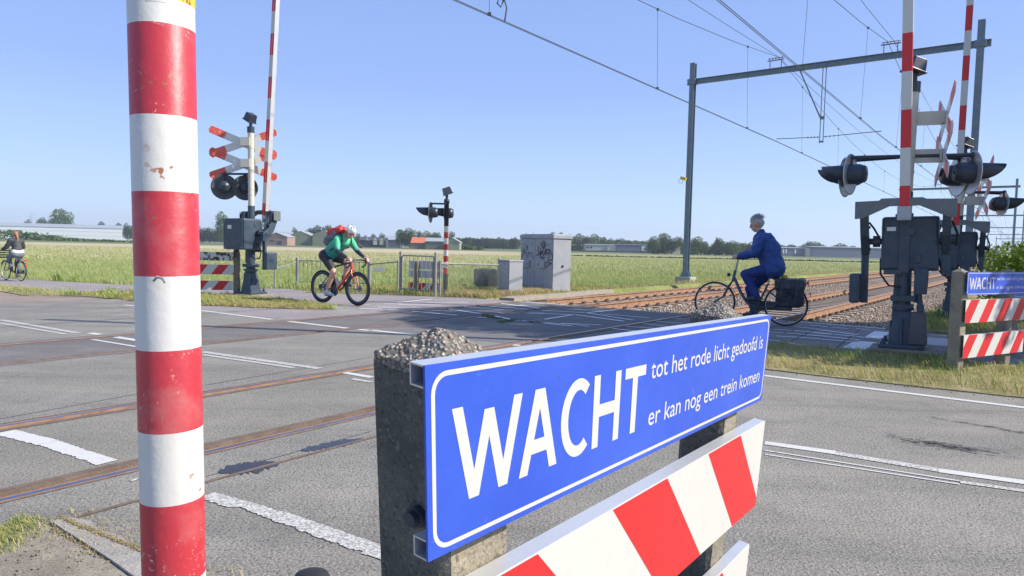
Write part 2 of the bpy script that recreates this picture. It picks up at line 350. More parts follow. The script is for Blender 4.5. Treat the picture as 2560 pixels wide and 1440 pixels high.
def soil_b(nt, p, tc):
    g = G(nt, p, tc); c = g.mix(g.ramp(g.noise(3, 6), 0.35, 0.65), (0.20, 0.19, 0.07), (0.36, 0.30, 0.16)); c = g.mix(g.ramp(g.noise(25, 4), 0.5, 0.7), c, (0.36, 0.30, 0.19)); g.color(c); g.bump(g.noise(30, 5), 0.8, 0.03)
M_soil = mat('verge_soil', rough=1.0, spec=0.1, build=soil_b)
def axis(a, b, fine_a, fine_b, st, grow):
    xs = list(np.arange(fine_a, fine_b + 1e-6, st)); x = fine_b; s = st
    while x < b: s *= grow; x += s; xs.append(min(x, b))
    x = fine_a; s = st
    while x > a: s *= grow; x -= s; xs.insert(0, max(x, a))
    return np.array(xs)
def ss_np(a, b, x):
    t = np.clip((x - a) / (b - a), 0, 1); return t * t * (3 - 2 * t)
def gz_np(x, y):
    b = x * NV.x + y * NV.y; q = x * QX + y * QY
    return -0.35 * np.maximum(ss_np(-15, -22, b), ss_np(-10.6, -12.2, b) * ss_np(19.5, 23, q))
TX = axis(-2500, 2500, -30, 30, 0.4, 1.25); TY = axis(-300, 4500, -6, 45, 0.4, 1.25)
GX, GY = np.meshgrid(TX, TY); GZ = gz_np(GX, GY) - 0.02
bb_ = GX * NV.x + GY * NV.y; qq_ = GX * QX + GY * QY
GZ = np.where((bb_ > -10.4) & (bb_ < -1.2), -0.34, GZ)
GZ = np.where((qq_ < 13.3) & (bb_ > -24), GZ - 0.14, GZ)     # bed below the paving
V = np.stack([GX.ravel(), GY.ravel(), GZ.ravel()], 1); nx, ny = len(TX), len(TY)
ii = np.arange(nx * ny).reshape(ny, nx); F = np.stack([ii[:-1, :-1], ii[:-1, 1:], ii[1:, 1:], ii[1:, :-1]], -1).reshape(-1, 4)
tag(np_mesh('ground', V, F, M_field, smooth=True), kind='structure')

def clip_poly(poly, fn):          # keep the side where fn(p) >= 0 (linear fn)
    out = []
    for i, p in enumerate(poly):
        q = poly[(i + 1) % len(poly)]; a, b = fn(p), fn(q)
        if a >= 0: out.append(p)
        if (a >= 0) != (b >= 0):
            t = a / (a - b); out.append(p + (q - p) * t)
    return out
def sheet(name, poly, z, m, skirt=0.12, drop=False, kind='structure', parent=None, zf=None):
    """flat polygon with side walls; poly = list of Vectors (xy)"""
    mb = MB(); n = len(poly)
    area = sum(poly[i].x * poly[(i + 1) % n].y - poly[(i + 1) % n].x * poly[i].y for i in range(n))
    if area < 0: poly = poly[::-1]
    zz = [(zf(p) if zf else 0) + z for p in poly]
    vs = [(p.x, p.y, k) for p, k in zip(poly, zz)] + [(p.x, p.y, k - skirt) for p, k in zip(poly, zz)]
    mb.add(vs, [tuple(range(n))] + [((i + 1) % n, i, n + i, n + (i + 1) % n) for i in range(n)])
    o = mb.build(name, m, parent); return tag(o, kind=kind) if not parent else o
def strips(b0, b1, q0, q1): return [bq(b0, q0), bq(b1, q0), bq(b1, q1), bq(b0, q1)]
RAIL_B = (-9.335, -7.83, -5.305, -3.80)
M_deck = mat('deck_asphalt', rough=0.9, build=aggregate((0.13, 0.12, 0.115), (0.17, 0.155, 0.145), (0.06, 0.055, 0.055), (0.32, 0.30, 0.28)))
# paving between the rails (gaps are the real flangeways)
tops = [('road', -15.0, -9.378, 1.0, 7.35, M_asph), ('road', -9.228, -7.937, -1.5, 7.35, M_asph3), ('road', -7.787, -5.348, -1.5, 7.35, M_asph),
        ('road', -5.198, -3.907, -1.5, 7.35, M_asph2), ('road', -3.757, 40, 1.2, 7.76, M_asph)]
for nm, b0, b1, q0, q1, m in tops: sheet(nm, strips(b0, b1, q0, q1), 0.0, m)
for b0, b1, m in ((-15.0, -9.378, M_lane), (-9.228, -7.937, M_asph3), (-7.787, -5.348, M_deck), (-5.198, -3.907, M_asph3), (-3.757, -1.95, M_tiles)):  # deck between the tracks coloured darker to deepen the tree shade
    sheet('level_crossing_deck', strips(b0, b1, 7.352, 13.35), -0.002, m)
# footway this side of the road, left road leg (reddish), paths
sheet('road', [bq(-3.757, -4), bq(40, -4), bq(40, 1.198), bq(-3.757, 1.198)], 0.001, M_rough)
sheet('road', [bq(-5.198 - 4.2, -4), bq(-9.378, 1.0), bq(-16, 1.0), bq(-16, -4)], 0.001, M_rough)
def long_sheet(name, la, lb, m, z=0.0, steps=40):
    """ribbon between two polylines given in (b,q), following the ground"""
    def samp(l, t):
        k = t * (len(l) - 1); i = min(int(k), len(l) - 2); f = k - i; return (l[i][0] * (1 - f) + l[i + 1][0] * f, l[i][1] * (1 - f) + l[i + 1][1] * f)
    vs = []; fs = []
    for i in range(steps + 1):
        for l in (la, lb):
            b, q = samp(l, i / steps); p = bq(b, q); vs.append((p.x, p.y, gz(p.x, p.y) + z))
            vs.append((p.x, p.y, gz(p.x, p.y) + z - 0.1))
    for i in range(steps):
        a = 4 * i; fs += [(a, a + 4, a + 6, a + 2), (a + 1, a, a + 2 + 0, a + 3)[:0] or (a, a + 1, a + 5, a + 4), (a + 2, a + 6, a + 7, a + 3)]
    mb = MB(); mb.add(vs, fs); o = mb.build(name, m); bm = bmesh.new(); bm.from_mesh(o.data); bmesh.ops.recalc_face_normals(bm, faces=bm.faces); bm.to_mesh(o.data); bm.free()
    return tag(o, kind='structure')
long_sheet('road', [(-15.0, -1.0), (-70, -3.0)], [(-15.0, 7.35), (-17, 7.5), (-19, 8.2), (-23, 8.6), (-40, 9.0), (-70, 10)], M_pink, 0.0, 60)
long_sheet('cycle_path', [(-15.0, 9.35), (-20.0, 10.2), (-26, 9.7), (-70, 9.2)], [(-15.0, 12.1), (-20, 13.1), (-24.3, 12.9), (-30, 11.6), (-70, 12.0)], M_lane, 0.0, 60)
sheet('cycle_path', strips(-1.948, 40, 9.75, 12.95), -0.001, M_tiles)

# verges: soil sheets, grass is added on top
def verge(name, pts, z=0.012, m=M_soil):
    return sheet(name, pts, z, m, 0.2)
VR1 = [bq(-3.1, 9.9), bq(-3.15, 7.62), bq(-1.5, 7.5), bq(5, 7.6), bq(40, 7.7), bq(40, 9.72), bq(0.5, 9.68), bq(-1.8, 9.8)]
VR2 = [bq(-1.9, 13.4), bq(40, 13.02), bq(40, 60), bq(9.0, 60), bq(-1.7, 60), bq(-1.8, 13.45)]
VL = [bq(-10.4, 9.1), bq(-10.9, 8.55), bq(-12.5, 7.9), bq(-14.5, 7.5), bq(-15.6, 7.45), bq(-15.6, 9.3), bq(-13.5, 9.6), bq(-11.3, 9.55)]
VN = [bq(-10.3, 13.42), bq(-11.2, 13.2), bq(-12.7, 12.7), bq(-14.3, 11.6), bq(-15.1, 12.3), bq(-15.0, 20), bq(-10.5, 20), bq(-10.35, 16)]
verge('verge', VR1); verge('verge', VR2, 0.0); verge('verge', VL); verge('verge', VN, 0.008)
def vl_sheet():
    return long_sheet('verge', [(-15.0, 7.4), (-17, 7.55), (-19, 8.25), (-23, 8.65), (-40, 9.05), (-60, 9.6)], [(-15.0, 9.3), (-20.0, 10.15), (-26, 9.65), (-40, 9.5), (-60, 9.6)], M_soil, 0.012, 50)
vl_sheet()

# ---------------------------------------------------------------- painted markings
mk = MB(); mkw = MB(); mkh = MB()
def pm(mb, a, b, w, z=0.004):
    a = Vector(a); b = Vector(b); d = (b - a).normalized(); s = Vector((-d.y, d.x, 0)) * (w / 2)
    vs = [a - s, b - s, b + s, a + s]; mb.add([(v.x, v.y, z) for v in vs], [(0, 1, 2, 3)])
def ragged(mb, x0, y0, x1, y1, w, seed, z=0.004):
    # worn thick line with eaten edges
    r2 = random.Random(seed); a, b = at(x0, y0), at(x1, y1); L = (b - a).length; d = (b - a).normalized(); s = Vector((-d.y, d.x, 0)); n = int(L / .012); up_ = []; dn = []
    e1 = e2 = 0
    for i in range(n + 1):
        e1 = e1 * .75 + r2.gauss(0, .0035); e2 = e2 * .8 + r2.gauss(0, .0055); c = a + d * (L * i / n)
        up_.append(c + s * (w / 2 - abs(e1))); dn.append(c - s * (w / 2 - abs(e2) * 1.3))
    mb.add([(p.x, p.y, z) for p in up_] + [(p.x, p.y, z) for p in dn], [(i + 1, i, n + 1 + i, n + 2 + i) for i in range(n)])
def pl(mb, x0, y0, x1, y1, w, z=0.004):
    # split where a rail groove crosses
    a = at(x0, y0); b = at(x1, y1); ba, bb2 = a.dot(NV), b.dot(NV); ts = [0.0, 1.0]
    for r in RAIL_B:
        for o_ in (-0.11, 0.11):
            if (ba - r - o_) * (bb2 - r - o_) < 0: ts.append((r + o_ - ba) / (bb2 - ba))
    ts.sort()
    for t0, t1 in zip(ts, ts[1:]):
        m_ = ba + (bb2 - ba) * (t0 + t1) / 2
        if any(abs(m_ - r) < 0.11 for r in RAIL_B): continue
        pm(mb, a.lerp(b, t0), a.lerp(b, t1), w, z)
def bl(mb, b0, b1, q, w, z=0.004, q1=None):
    q1 = q if q1 is None else q1; ts = [b0] + [r + o_ for r in RAIL_B for o_ in (-0.11, 0.11) if b0 < r + o_ < b1] + [b1]
    for s, e in zip(ts, ts[1:]):
        if any(abs((s + e) / 2 - r) < 0.11 for r in RAIL_B): continue
        f = lambda b: q + (q1 - q) * (b - b0) / (b1 - b0)
        pm(mb, bq(s, f(s)), bq(e, f(e)), w, z)
# road edge (far) line, centre lines, stop-side line
pl(mk, 310, 763, 505, 777, .10); pl(mk, 505, 777, 680, 799, .10); pl(mk, 722, 804, 868, 821, .10)
pl(mk, 897, 824, 924, 827, .10); pl(mk, 928, 826, 1075, 842, .10); pl(mk, 1240, 860, 1300, 864, .10)
pl(mk, 1905, 939, 2700, 1037, .085)
pl(mkw, 0, 800, 195, 833, .09); pl(mkw, 0, 808, 165, 836, .07); pl(mk, 225, 833, 250, 837, .1); pl(mk, 290, 843, 345, 852, .10); pl(mk, 230, 849, 345, 868, .05)
pl(mkw, 345, 853, 505, 877, .09); pl(mkw, 505, 880, 800, 922, .09); pl(mkw, 505, 887, 735, 920, .07); pl(mk, 860, 932, 930, 944, .08); pl(mkw, 880, 948, 930, 956, .06)
pl(mk, 1912, 1108, 2090, 1133, .085); pl(mkw, 2090, 1134, 2345, 1176, .085); pl(mk, 2345, 1177, 2700, 1226, .085)
pl(mk, 1912, 1127, 2400, 1204, .022); pl(mk, 1912, 1137, 2400, 1212, .022); pl(mkw, 2400, 1206, 2700, 1248, .05)
for (x0, y0, x1, y1, w) in ((10, 1081, 120, 1108, .13), (120, 1108, 268, 1158, .12), (345, 1196, 352, 1198, .1), (515, 1240, 690, 1290, .105), (690, 1290, 925, 1373, .11), (925, 1373, 1100, 1430, .11)):
    ragged(mkw if x0 > 300 else mk, x0, y0, x1, y1, w, int(x0))
# crossing hatch on the path deck
A = lambda x, y: (860 + x / 5.12, 720 + y / 5.12); Bc = lambda x, y: (1300 + x / 5.12, 740 + y / 5.12); Cc = lambda x, y: (1880 + x / 6.095, 760 + y / 6.095)
HL = [(A, 690, 190, 1140, 140, .07), (A, 510, 205, 760, 210, .06), (A, 1050, 187, 1590, 192, .06), (A, 700, 212, 1240, 222, .07), (A, 430, 245, 1000, 262, .07), (A, 230, 216, 330, 218, .05),
      (A, 200, 265, 490, 273, .07), (A, 560, 278, 690, 283, .06), (A, 1150, 266, 1350, 270, .06), (A, 1330, 268, 1750, 330, .08), (A, 1370, 278, 2010, 315, .05),
      (A, 1540, 240, 2170, 292, .06), (A, 1750, 225, 2350, 275, .06), (A, 880, 300, 1450, 350, .07), (A, 2020, 200, 2500, 262, .07), (A, 2250, 180, 2560, 205, .05),
      (A, 1880, 350, 2150, 405, .08), (A, 2150, 405, 2560, 455, .08), (A, 2380, 430, 2560, 400, .07), (A, 2370, 312, 2560, 325, .05), (A, 2230, 322, 2340, 328, .05), (A, 1700, 380, 1900, 380, .06),
      (Bc, 130, 330, 690, 240, .07), (Bc, 850, 217, 1280, 172, .07), (Bc, 0, 65, 620, 120, .06), (Bc, 0, 115, 250, 155, .05), (Bc, 280, 185, 850, 217, .07),
      (Bc, 850, 217, 1440, 310, .06), (Bc, 0, 222, 700, 240, .07), (Bc, 700, 240, 1330, 325, .08), (Bc, 1040, 230, 1650, 280, .05), (Bc, 1280, 172, 1850, 215, .06), (Bc, 680, 145, 1060, 165, .05),
      (Bc, 0, 320, 660, 385, .07), (Bc, 280, 342, 740, 370, .05), (Bc, 530, 352, 1040, 372, .06), (Bc, 740, 372, 880, 392, .05), (Bc, 1150, 415, 1520, 455, .06), (Bc, 1330, 390, 1720, 415, .05),
      (Bc, 1560, 352, 1890, 390, .05), (Bc, 1720, 325, 2080, 352, .05), (Bc, 1850, 277, 2080, 292, .05),
      (Cc, 730, 267, 1230, 317, .09), (Cc, 1230, 317, 2040, 378, .09), (Cc, 880, 322, 1150, 350, .06), (Cc, 1220, 355, 1470, 378, .06), (Cc, 1590, 380, 1790, 390, .06), (Cc, 630, 345, 1030, 385, .07),
      (Cc, 1030, 395, 1600, 470, .09), (Cc, 640, 408, 920, 430, .08), (Cc, 930, 435, 1220, 462, .13), (Cc, 340, 388, 600, 402, .06), (Cc, 520, 447, 810, 465, .07), (Cc, 830, 472, 1150, 497, .09), (Cc, 260, 428, 480, 440, .06),
      (Cc, 370, 490, 690, 508, .07), (Cc, 720, 512, 1050, 535, .07), (Cc, 1060, 542, 1390, 565, .07), (Cc, 1410, 567, 1620, 580, .06), (Cc, 1150, 502, 1460, 532, .08), (Cc, 1480, 537, 1640, 552, .06),
      (Cc, 1250, 467, 1570, 492, .08), (Cc, 1590, 497, 1800, 525, .08), (Cc, 1990, 425, 1830, 525, .2), (Cc, 1740, 575, 1540, 685, .24), (Cc, 240, 547, 450, 572, .06), (Cc, 490, 588, 820, 637, .08)]
for f_, x0, y0, x1, y1, w in HL: pl(mkh, *f_(x0, y0), *f_(x1, y1), w * 1.15)
for x0, y0, x1, y1 in ((162, 715, 186, 715.5), (275, 719, 300, 720), (548, 745, 578, 745.5), (1085, 752, 1110, 752)): 
    pa, pb = hit(x0, y0), hit(x1, y1); zz = gz(pa.x, pa.y); pm(mk, pa, pb, .12, zz + 0.012)
mk.build('road_marking', M_paint)['kind'] = 'structure'; mkh.build('crossing_marking', mat('crossing_paint', (0.74, 0.74, 0.72), .7, noise=(30, .7, (0.45, 0.44, 0.42), .5, .62)))['kind'] = 'structure'
mkw.build('road_marking', M_paintworn)['kind'] = 'structure'
# white slab in the right path, tar blots, cracks
tag(MB().prism([(0, 0), (.30, .02), (.33, 1.0), (.02, 1.02)], 0, .02, at(2310, 864, 0.0), tuple(EV), (QX, QY, 0)).build('paving_slab', mat('pale_slab', (0.45, 0.44, 0.42), 0.8, noise=(12, 0.4, (0.36, 0.35, 0.33)))), kind='structure')
def blot(cx, cy, ex, ey, w, seed, mb):
    a, b = at(cx, cy), at(ex, ey); r_ = random.Random(seed); d = b - a; L = d.length; d.normalize(); s = Vector((-d.y, d.x, 0)); n = 26; up_ = []; dn = []
    for i in range(n + 1):
        t = i / n; h = w * (math.sin(math.pi * t) ** 0.45) * (0.45 + 0.55 * r_.random()); c = a + d * (L * t)
        up_.append(c + s * h * 0.5); dn.append(c - s * h * (0.35 + 0.3 * r_.random()))
    pts = up_ + dn[::-1]; mb.add([(p.x, p.y, 0.0035) for p in up_] + [(p.x, p.y, 0.0035) for p in dn], [(i + 1, i, n + 1 + i, n + 2 + i) for i in range(n)])
tb = MB(); blot(545, 1182, 695, 1158, .24, 3, tb); blot(752, 1128, 908, 1097, .15, 5, tb)
r_ = random.Random(9)
for k in range(150):     # fine tar streaks in the right lane
    t = r_.gauss(0.5, .22); c = at(2190 + 330 * t, 1088 + 52 * t, 0) + Vector((r_.gauss(0, .05), r_.gauss(0, .045), 0)); L = r_.uniform(.02, .10)
    pm(tb, c - EV * L / 2, c + EV * L / 2 + Vector((0, r_.uniform(-.01, .01), 0)), r_.uniform(.002, .006), 0.0034)
for k in range(60):
    t = r_.random(); c = at(2330 + 240 * t, 1043 + 42 * t, 0) + Vector((r_.gauss(0, .02), r_.gauss(0, .02), 0)); L = r_.uniform(.02, .08); pm(tb, c - EV * L / 2, c + EV * L / 2, r_.uniform(.002, .006), 0.0034)
def seam(x0, y0, x1, y1, w):
    a, b = at(x0, y0), at(x1, y1); pm(tb, a, b, w, 0.0025)
seam(0, 799, 345, 778, .012); seam(515, 1192, 930, 1078, .006); seam(515, 987 - 24, 930, 893, .008); seam(0, 1048, 345, 985, .008)
tag(tb.build('tar_patch', M_tar), kind='structure')
mo = MB()
def pieces(n, x0, y0, x1, y1, sp, w):
    for k in range(n):
        t = r_.random(); c = at(x0 + (x1 - x0) * t, y0 + (y1 - y0) * t) ; c += Vector((r_.gauss(0, sp), r_.gauss(0, sp), 0)); s_ = r_.uniform(.4, 1) * w
        mo.ellip((c.x, c.y, 0.006), (s_, s_ * .8, s_ * .5), n=6)
pieces(70, 1250, 805, 1290, 799, .05, .03)
pieces(60, 1215, 788, 1240, 796, .05, .03)
tag(mo.build('moss', mat('moss', (0.06, 0.10, 0.03), 1.0, noise=(40, 1, (0.16, 0.17, 0.07)))), kind='stuff')

# ================================================================ TRACKS
def rail_mb(mb, a0, a1, b, z=0.0):
    # head, web, foot : extruded along the track
    prof = [(-.036, 0), (.036, 0), (.036, -.036), (.009, -.05), (.009, -.135), (.07, -.155), (.07, -.165), (-.07, -.165), (-.07, -.155), (-.009, -.135), (-.009, -.05), (-.036, -.036)]
    n = len(prof); vs = []
    for a in (a0, a1):
        for x, zz in prof:
            p = ab(a, b + x, z + zz); vs.append(p)
    fs = [((i + 1) % n, i, n + i, n + (i + 1) % n) for i in range(n)]
    mb.add(vs, fs, 0); mb.add([ab(a, b + x, z + .0012) for a in (a0, a1) for x in (-.015, .017)], [(0, 1, 3, 2)], 1)
SLZ = -0.165
def sleeper_mesh():
    mb = MB(); mb.box((0, 0, -0.09), (2.5, 0.26, 0.18), taper=0.97, ty=0.8); o = mb.build('sleeper', [M_sleeper, M_clip])
    for s in (-.752, .752):
        for e in (-.115, .115):
            m2 = MB(); m2.box((s + e, 0, .012), (.07, .13, .03), m=1); m2.tube((s + e * .8, -.05, .03), (s + e * .8, .05, .03), .018, n=6, m=1); m2.tube((s + e * 1.2, 0, .0), (s + e * 1.2, 0, .06), .014, n=6, m=1)
            mb.v += m2.v if False else []; mb.add(m2.v, m2.f, 1)
    bpy.data.objects.remove(o); return mb
M_sleeper = mat('sleeper_concrete', rough=0.95, build=conc_b((0.30, 0.24, 0.17), (0.40, 0.33, 0.25)))
M_clip = mat('rail_clip', (0.09, 0.055, 0.04), 0.7)
A_END = 620
def make_track(bs, label, a_start):
    bc = sum(bs) / 2; t = empty('railway_track', ab(16, bc, 0), -DA, label, 'railway track')
    inv = (Matrix.Translation(ab(16, bc, 0)) @ Matrix.Rotation(-DA, 4, 'Z')).inverted()
    for b in bs:
        mb = MB(); rail_mb(mb, -14, 17, b); rail_mb(mb, 17, 90, b); rail_mb(mb, 90, A_END, b)
        mb.v = [inv @ v for v in mb.v]; mb.build('rail', [M_rust, M_steel], t)
    base = sleeper_mesh(); first = None
    for k in range(100):
        if first is None:
            first = base.build('sleeper', [M_sleeper, M_clip], t); o = first
        else:
            o = first.copy(); col.objects.link(o); o.parent = t
        o.location = (0, a_start - 16 + .3 + k * .6, SLZ)
    far = MB()
    for k in range(100, int((A_END - a_start) / .6)):
        far.box((0, a_start - 16 + .3 + k * .6, SLZ - .09), (2.5, .24, .18)) if k < 420 else None
    fo = far.build('sleeper', [M_sleeper], t); fo['kind'] = 'stuff'
    return t
make_track((RAIL_B[0], RAIL_B[1]), 'far railway track with two rusty rails on concrete sleepers, beside the grey cabinets', 13.2)
make_track((RAIL_B[2], RAIL_B[3]), 'near railway track with two rusty rails on concrete sleepers, behind the blue-clothed cyclist', 13.2)
# rust-stained guard edges along the rails inside the crossing
ge = MB()
for b in RAIL_B:
    s = 1 if b in (RAIL_B[0], RAIL_B[2]) else -1
    for x0, x1 in ((b + s * .107, b + s * .120), (b - s * .043, b - s * .058)):
        p = [ab(-12, x0), ab(13.6, x0), ab(13.6, x1), ab(-12, x1)]
        ge.add([(v.x, v.y, .003) for v in p], [(0, 1, 2, 3) if (x1 - x0) < 0 else (3, 2, 1, 0)])
    for x in (b + s * .106,):
        p0, p1 = ab(-12, x, 0.003), ab(13.6, x, 0.003); p2, p3 = ab(13.6, x - s * .008, -.12), ab(-12, x - s * .008, -.12)
        ge.add([p0, p1, p2, p3], [(0, 1, 2, 3)])
    p = [ab(-12, b + s * .121, .0032), ab(13.6, b + s * .121, .0032), ab(13.6, b + s * (.165 if b > -6 else .135), .0032), ab(-12, b + s * (.165 if b > -6 else .135), .0032)]
    ge.add(p, [(0, 1, 2, 3) if s < 0 else (3, 2, 1, 0)])
    p = [ab(-12, b + s * .036, -.05), ab(13.6, b + s * .036, -.05), ab(13.6, b + s * .107, -.05), ab(-12, b + s * .107, -.05)]
    ge.add(p, [(0, 1, 2, 3) if s < 0 else (3, 2, 1, 0)])
p = [ab(-6, -3.33), ab(4.2, -3.33), ab(4.2, -3.30), ab(-6, -3.30)]; ge.add([(v.x, v.y, .004) for v in p], [(0, 1, 2, 3)])
tag(ge.build('crossing_edge_rail', M_rustd), 'rust-stained steel edging along the embedded rails of the crossing', 'rail edging')

# ballast
def ball_b(nt, p, tc):
    g = G(nt, p, tc); v = nt.nodes.new('ShaderNodeTexVoronoi'); v.inputs['Scale'].default_value = 17; nt.links.new(g.pos, v.inputs['Vector'])
    sep = nt.nodes.new('ShaderNodeSeparateColor'); nt.links.new(v.outputs['Color'], sep.inputs[0])
    c = g.mix(sep.outputs[0], (0.24, 0.16, 0.10), (0.46, 0.35, 0.25)); c = g.mix(g.ramp(v.outputs['Distance'], .35, .6), c, (0.07, 0.045, 0.03)); g.color(c)
    g.bump(g.ramp(v.outputs['Distance'], 0, .6, 1, 0), 1.0, .05)
M_ball = mat('ballast', rough=0.95, build=ball_b)
M_stone = mat('ballast_stone', (0.36, 0.27, 0.19), 0.95, noise=(9, 1.0, (0.50, 0.42, 0.33), .4, .6))
aa = np.concatenate([np.arange(13.0, 60, .12), np.arange(60, 640, 6)]); prof = [(-12.2, -.42), (-11.6, -.4), (-10.9, -.2), (-9.9, -.19), (-8.58, -.235), (-7.2, -.19), (-6.57, -.2), (-6.0, -.19), (-4.55, -.235), (-3.2, -.19), (-2.5, -.19), (-1.9, -.12), (-1.5, -.02)]
bs = np.linspace(-12.2, -1.5, 90); zs = np.interp(bs, [p[0] for p in prof], [p[1] for p in prof])
AA, BB = np.meshgrid(aa, bs, indexing='ij'); ZZ = np.tile(zs, (len(aa), 1)) + rng.normal(0, .012, AA.shape) * (AA < 60)
PX = AV.x * AA + NV.x * BB; PY = AV.y * AA + NV.y * BB; ii = np.arange(AA.size).reshape(AA.shape)
F = np.stack([ii[:-1, :-1], ii[:-1, 1:], ii[1:, 1:], ii[1:, :-1]], -1).reshape(-1, 4)
tag(np_mesh('ballast', np.stack([PX.ravel(), PY.ravel(), ZZ.ravel()], 1), F, M_ball), kind='stuff')
# loose stones
ico = bmesh.new(); bmesh.ops.create_icosphere(ico, subdivisions=1, radius=1); IV = np.array([v.co for v in ico.verts]); IF = np.array([[v.index for v in f.verts] for f in ico.faces]); ico.free()
N = 15000; sa = 13.1 + 38 * rng.random(N) ** 1.6; sb = rng.uniform(-11.2, -1.9, N); sz = np.interp(sb, [p[0] for p in prof], [p[1] for p in prof]) + .008
ok = ~((np.abs(sb + 8.58) < 1.3) & (np.abs(((sa - 13.5) % .6) - 0) < .16)) & ~((np.abs(sb + 4.55) < 1.3) & (np.abs(((sa - 13.5) % .6)) < .16)); sa, sb, sz = sa[ok], sb[ok], sz[ok]; N = len(sa)
sc_ = rng.uniform(.014, .032, (N, 1, 1)) * rng.uniform(.6, 1.3, (N, 1, 3)); jit = rng.uniform(.75, 1.25, (N, len(IV), 1)); 
V = IV[None] * sc_ * jit; th = rng.uniform(0, 6.28, N); c_, s_ = np.cos(th), np.sin(th)
V = np.stack([V[..., 0] * c_[:, None] - V[..., 1] * s_[:, None], V[..., 0] * s_[:, None] + V[..., 1] * c_[:, None], V[..., 2]], -1)
cen = np.stack([AV.x * sa + NV.x * sb, AV.y * sa + NV.y * sb, sz], 1); V = (V + cen[:, None]).reshape(-1, 3)
F = (IF[None] + (np.arange(N) * len(IV))[:, None, None]).reshape(-1, 3)
tag(np_mesh('ballast', V, F, M_stone), kind='stuff')

# ================================================================ GRASS
def grass_mat(name, c1, c2, c3, c4=(0.5, 0.42, 0.26)):
    def b(nt, p, tc):
        g = G(nt, p, tc); a = g.attr('rnd').outputs['Fac']; c = g.mix(g.ramp(a, 0, .55), c1, c2); c = g.mix(g.ramp(a, .6, .85), c, c3); c = g.mix(g.ramp(a, .9, .95), c, c4)
        c = g.mix(g.ramp(g.noise(.5, 4), .42, .6, 0, .5), c, c3); g.color(c)
        p.inputs['Subsurface Weight'].default_value = 0
        tr = nt.nodes.new('ShaderNodeBsdfTranslucent'); nt.links.new(c, tr.inputs['Color']); mx = nt.nodes.new('ShaderNodeMixShader'); mx.inputs[0].default_value = .3
        nt.links.new(p.outputs[0], mx.inputs[1]); nt.links.new(tr.outputs[0], mx.inputs[2]); nt.links.new(mx.outputs[0], nt.nodes['Material Output'].inputs['Surface'])
    return mat(name, rough=0.75, spec=0.2, build=b)
M_gr_v = grass_mat('verge_grass', (0.13, 0.20, 0.03), (0.28, 0.33, 0.08), (0.50, 0.44, 0.18), (0.66, 0.52, 0.29))
M_gr_g = grass_mat('green_grass', (0.12, 0.24, 0.04), (0.26, 0.38, 0.09), (0.40, 0.44, 0.16), (0.42, 0.40, 0.20))
M_gr_d = grass_mat('dry_grass', (0.28, 0.25, 0.11), (0.46, 0.36, 0.18), (0.56, 0.43, 0.24), (0.66, 0.52, 0.33))
M_gr_f = grass_mat('field_grass', (0.17, 0.25, 0.065), (0.31, 0.37, 0.13), (0.45, 0.46, 0.21), (0.66, 0.56, 0.36))
def blades(name, P, h, w, lean, m, wind=(-.9, .1), zoff=0.0):
    """P (n,3) roots; two-segment curved blades"""
    n = len(P); hh = h * rng.uniform(.5, 1.25, n) ; ww = w * rng.uniform(.6, 1.3, n); th = rng.uniform(0, 2 * np.pi, n)
    dx, dy = np.cos(th), np.sin(th); lx = (np.cos(th + 1.57) * .5 + wind[0] * .6 + rng.normal(0, .3, n)) * lean * hh; ly = (np.sin(th + 1.57) * .5 + wind[1] * .6 + rng.normal(0, .3, n)) * lean * hh
    sx, sy = dx * ww / 2, dy * ww / 2; z0 = P[:, 2] + zoff
    v0 = np.stack([P[:, 0] - sx, P[:, 1] - sy, z0], 1); v1 = np.stack([P[:, 0] + sx, P[:, 1] + sy, z0], 1)
    mx, my, mz = P[:, 0] + lx * .35, P[:, 1] + ly * .35, z0 + hh * .6
    v2 = np.stack([mx + sx * .7, my + sy * .7, mz], 1); v3 = np.stack([mx - sx * .7, my - sy * .7, mz], 1); v4 = np.stack([P[:, 0] + lx, P[:, 1] + ly, z0 + hh * (1 - .25 * lean)], 1)
    V = np.stack([v0, v1, v2, v3, v4], 1).reshape(-1, 3); k = np.arange(n)[:, None] * 5
    F = np.concatenate([k + [0, 1, 2], k + [0, 2, 3], k + [3, 2, 4]], 0); r = np.repeat(rng.random(n), 5)
    return tag(np_mesh(name, V, F, m, {'rnd': r}), kind='stuff')
def in_poly(X, Y, poly):
    c = np.zeros(len(X), bool); n = len(poly)
    for i in range(n):
        a, b = poly[i], poly[(i + 1) % n]; cond = ((a.y > Y) != (b.y > Y)) & (X < (b.x - a.x) * (Y - a.y) / (b.y - a.y + 1e-12) + a.x); c ^= cond
    return c
def clumpy(X, Y, s=1.3, seed=0):
    return .5 + .25 * (np.sin(X * s * 1.7 + seed) * np.cos(Y * s * 1.3 + seed * 2) + np.sin(X * s * 4.1 + Y * s * 2.3 + seed)) 
def scatter(poly, n, seed=0, thin=.35, z=0.012, jitter=True):
    xs = [p.x for p in poly]; ys = [p.y for p in poly]; X = rng.uniform(min(xs), max(xs), n); Y = rng.uniform(min(ys), max(ys), n)
    if jitter: X2 = X + .07 * np.sin(X * 7 + Y * 3) + rng.normal(0, .06, n); Y2 = Y + .07 * np.cos(X * 5 - Y * 6) + rng.normal(0, .06, n)
    else: X2, Y2 = X, Y
    ok = in_poly(X2, Y2, poly) & (rng.random(n) < thin + (1 - thin) * clumpy(X, Y, 1.3, seed)); X, Y = X[ok], Y[ok]
    return np.stack([X, Y, gz_np(X, Y) + z], 1)
def inset(poly, cutb=None): return poly
VR1g = [bq(-3.15, 9.95), bq(-3.2, 7.66), bq(-1.5, 7.56), bq(6, 7.65), bq(6, 9.78), bq(0.5, 9.74), bq(-1.8, 9.86)]
blades('grass', scatter(VR1g, 60000, 1), .085, .006, .9, M_gr_v)
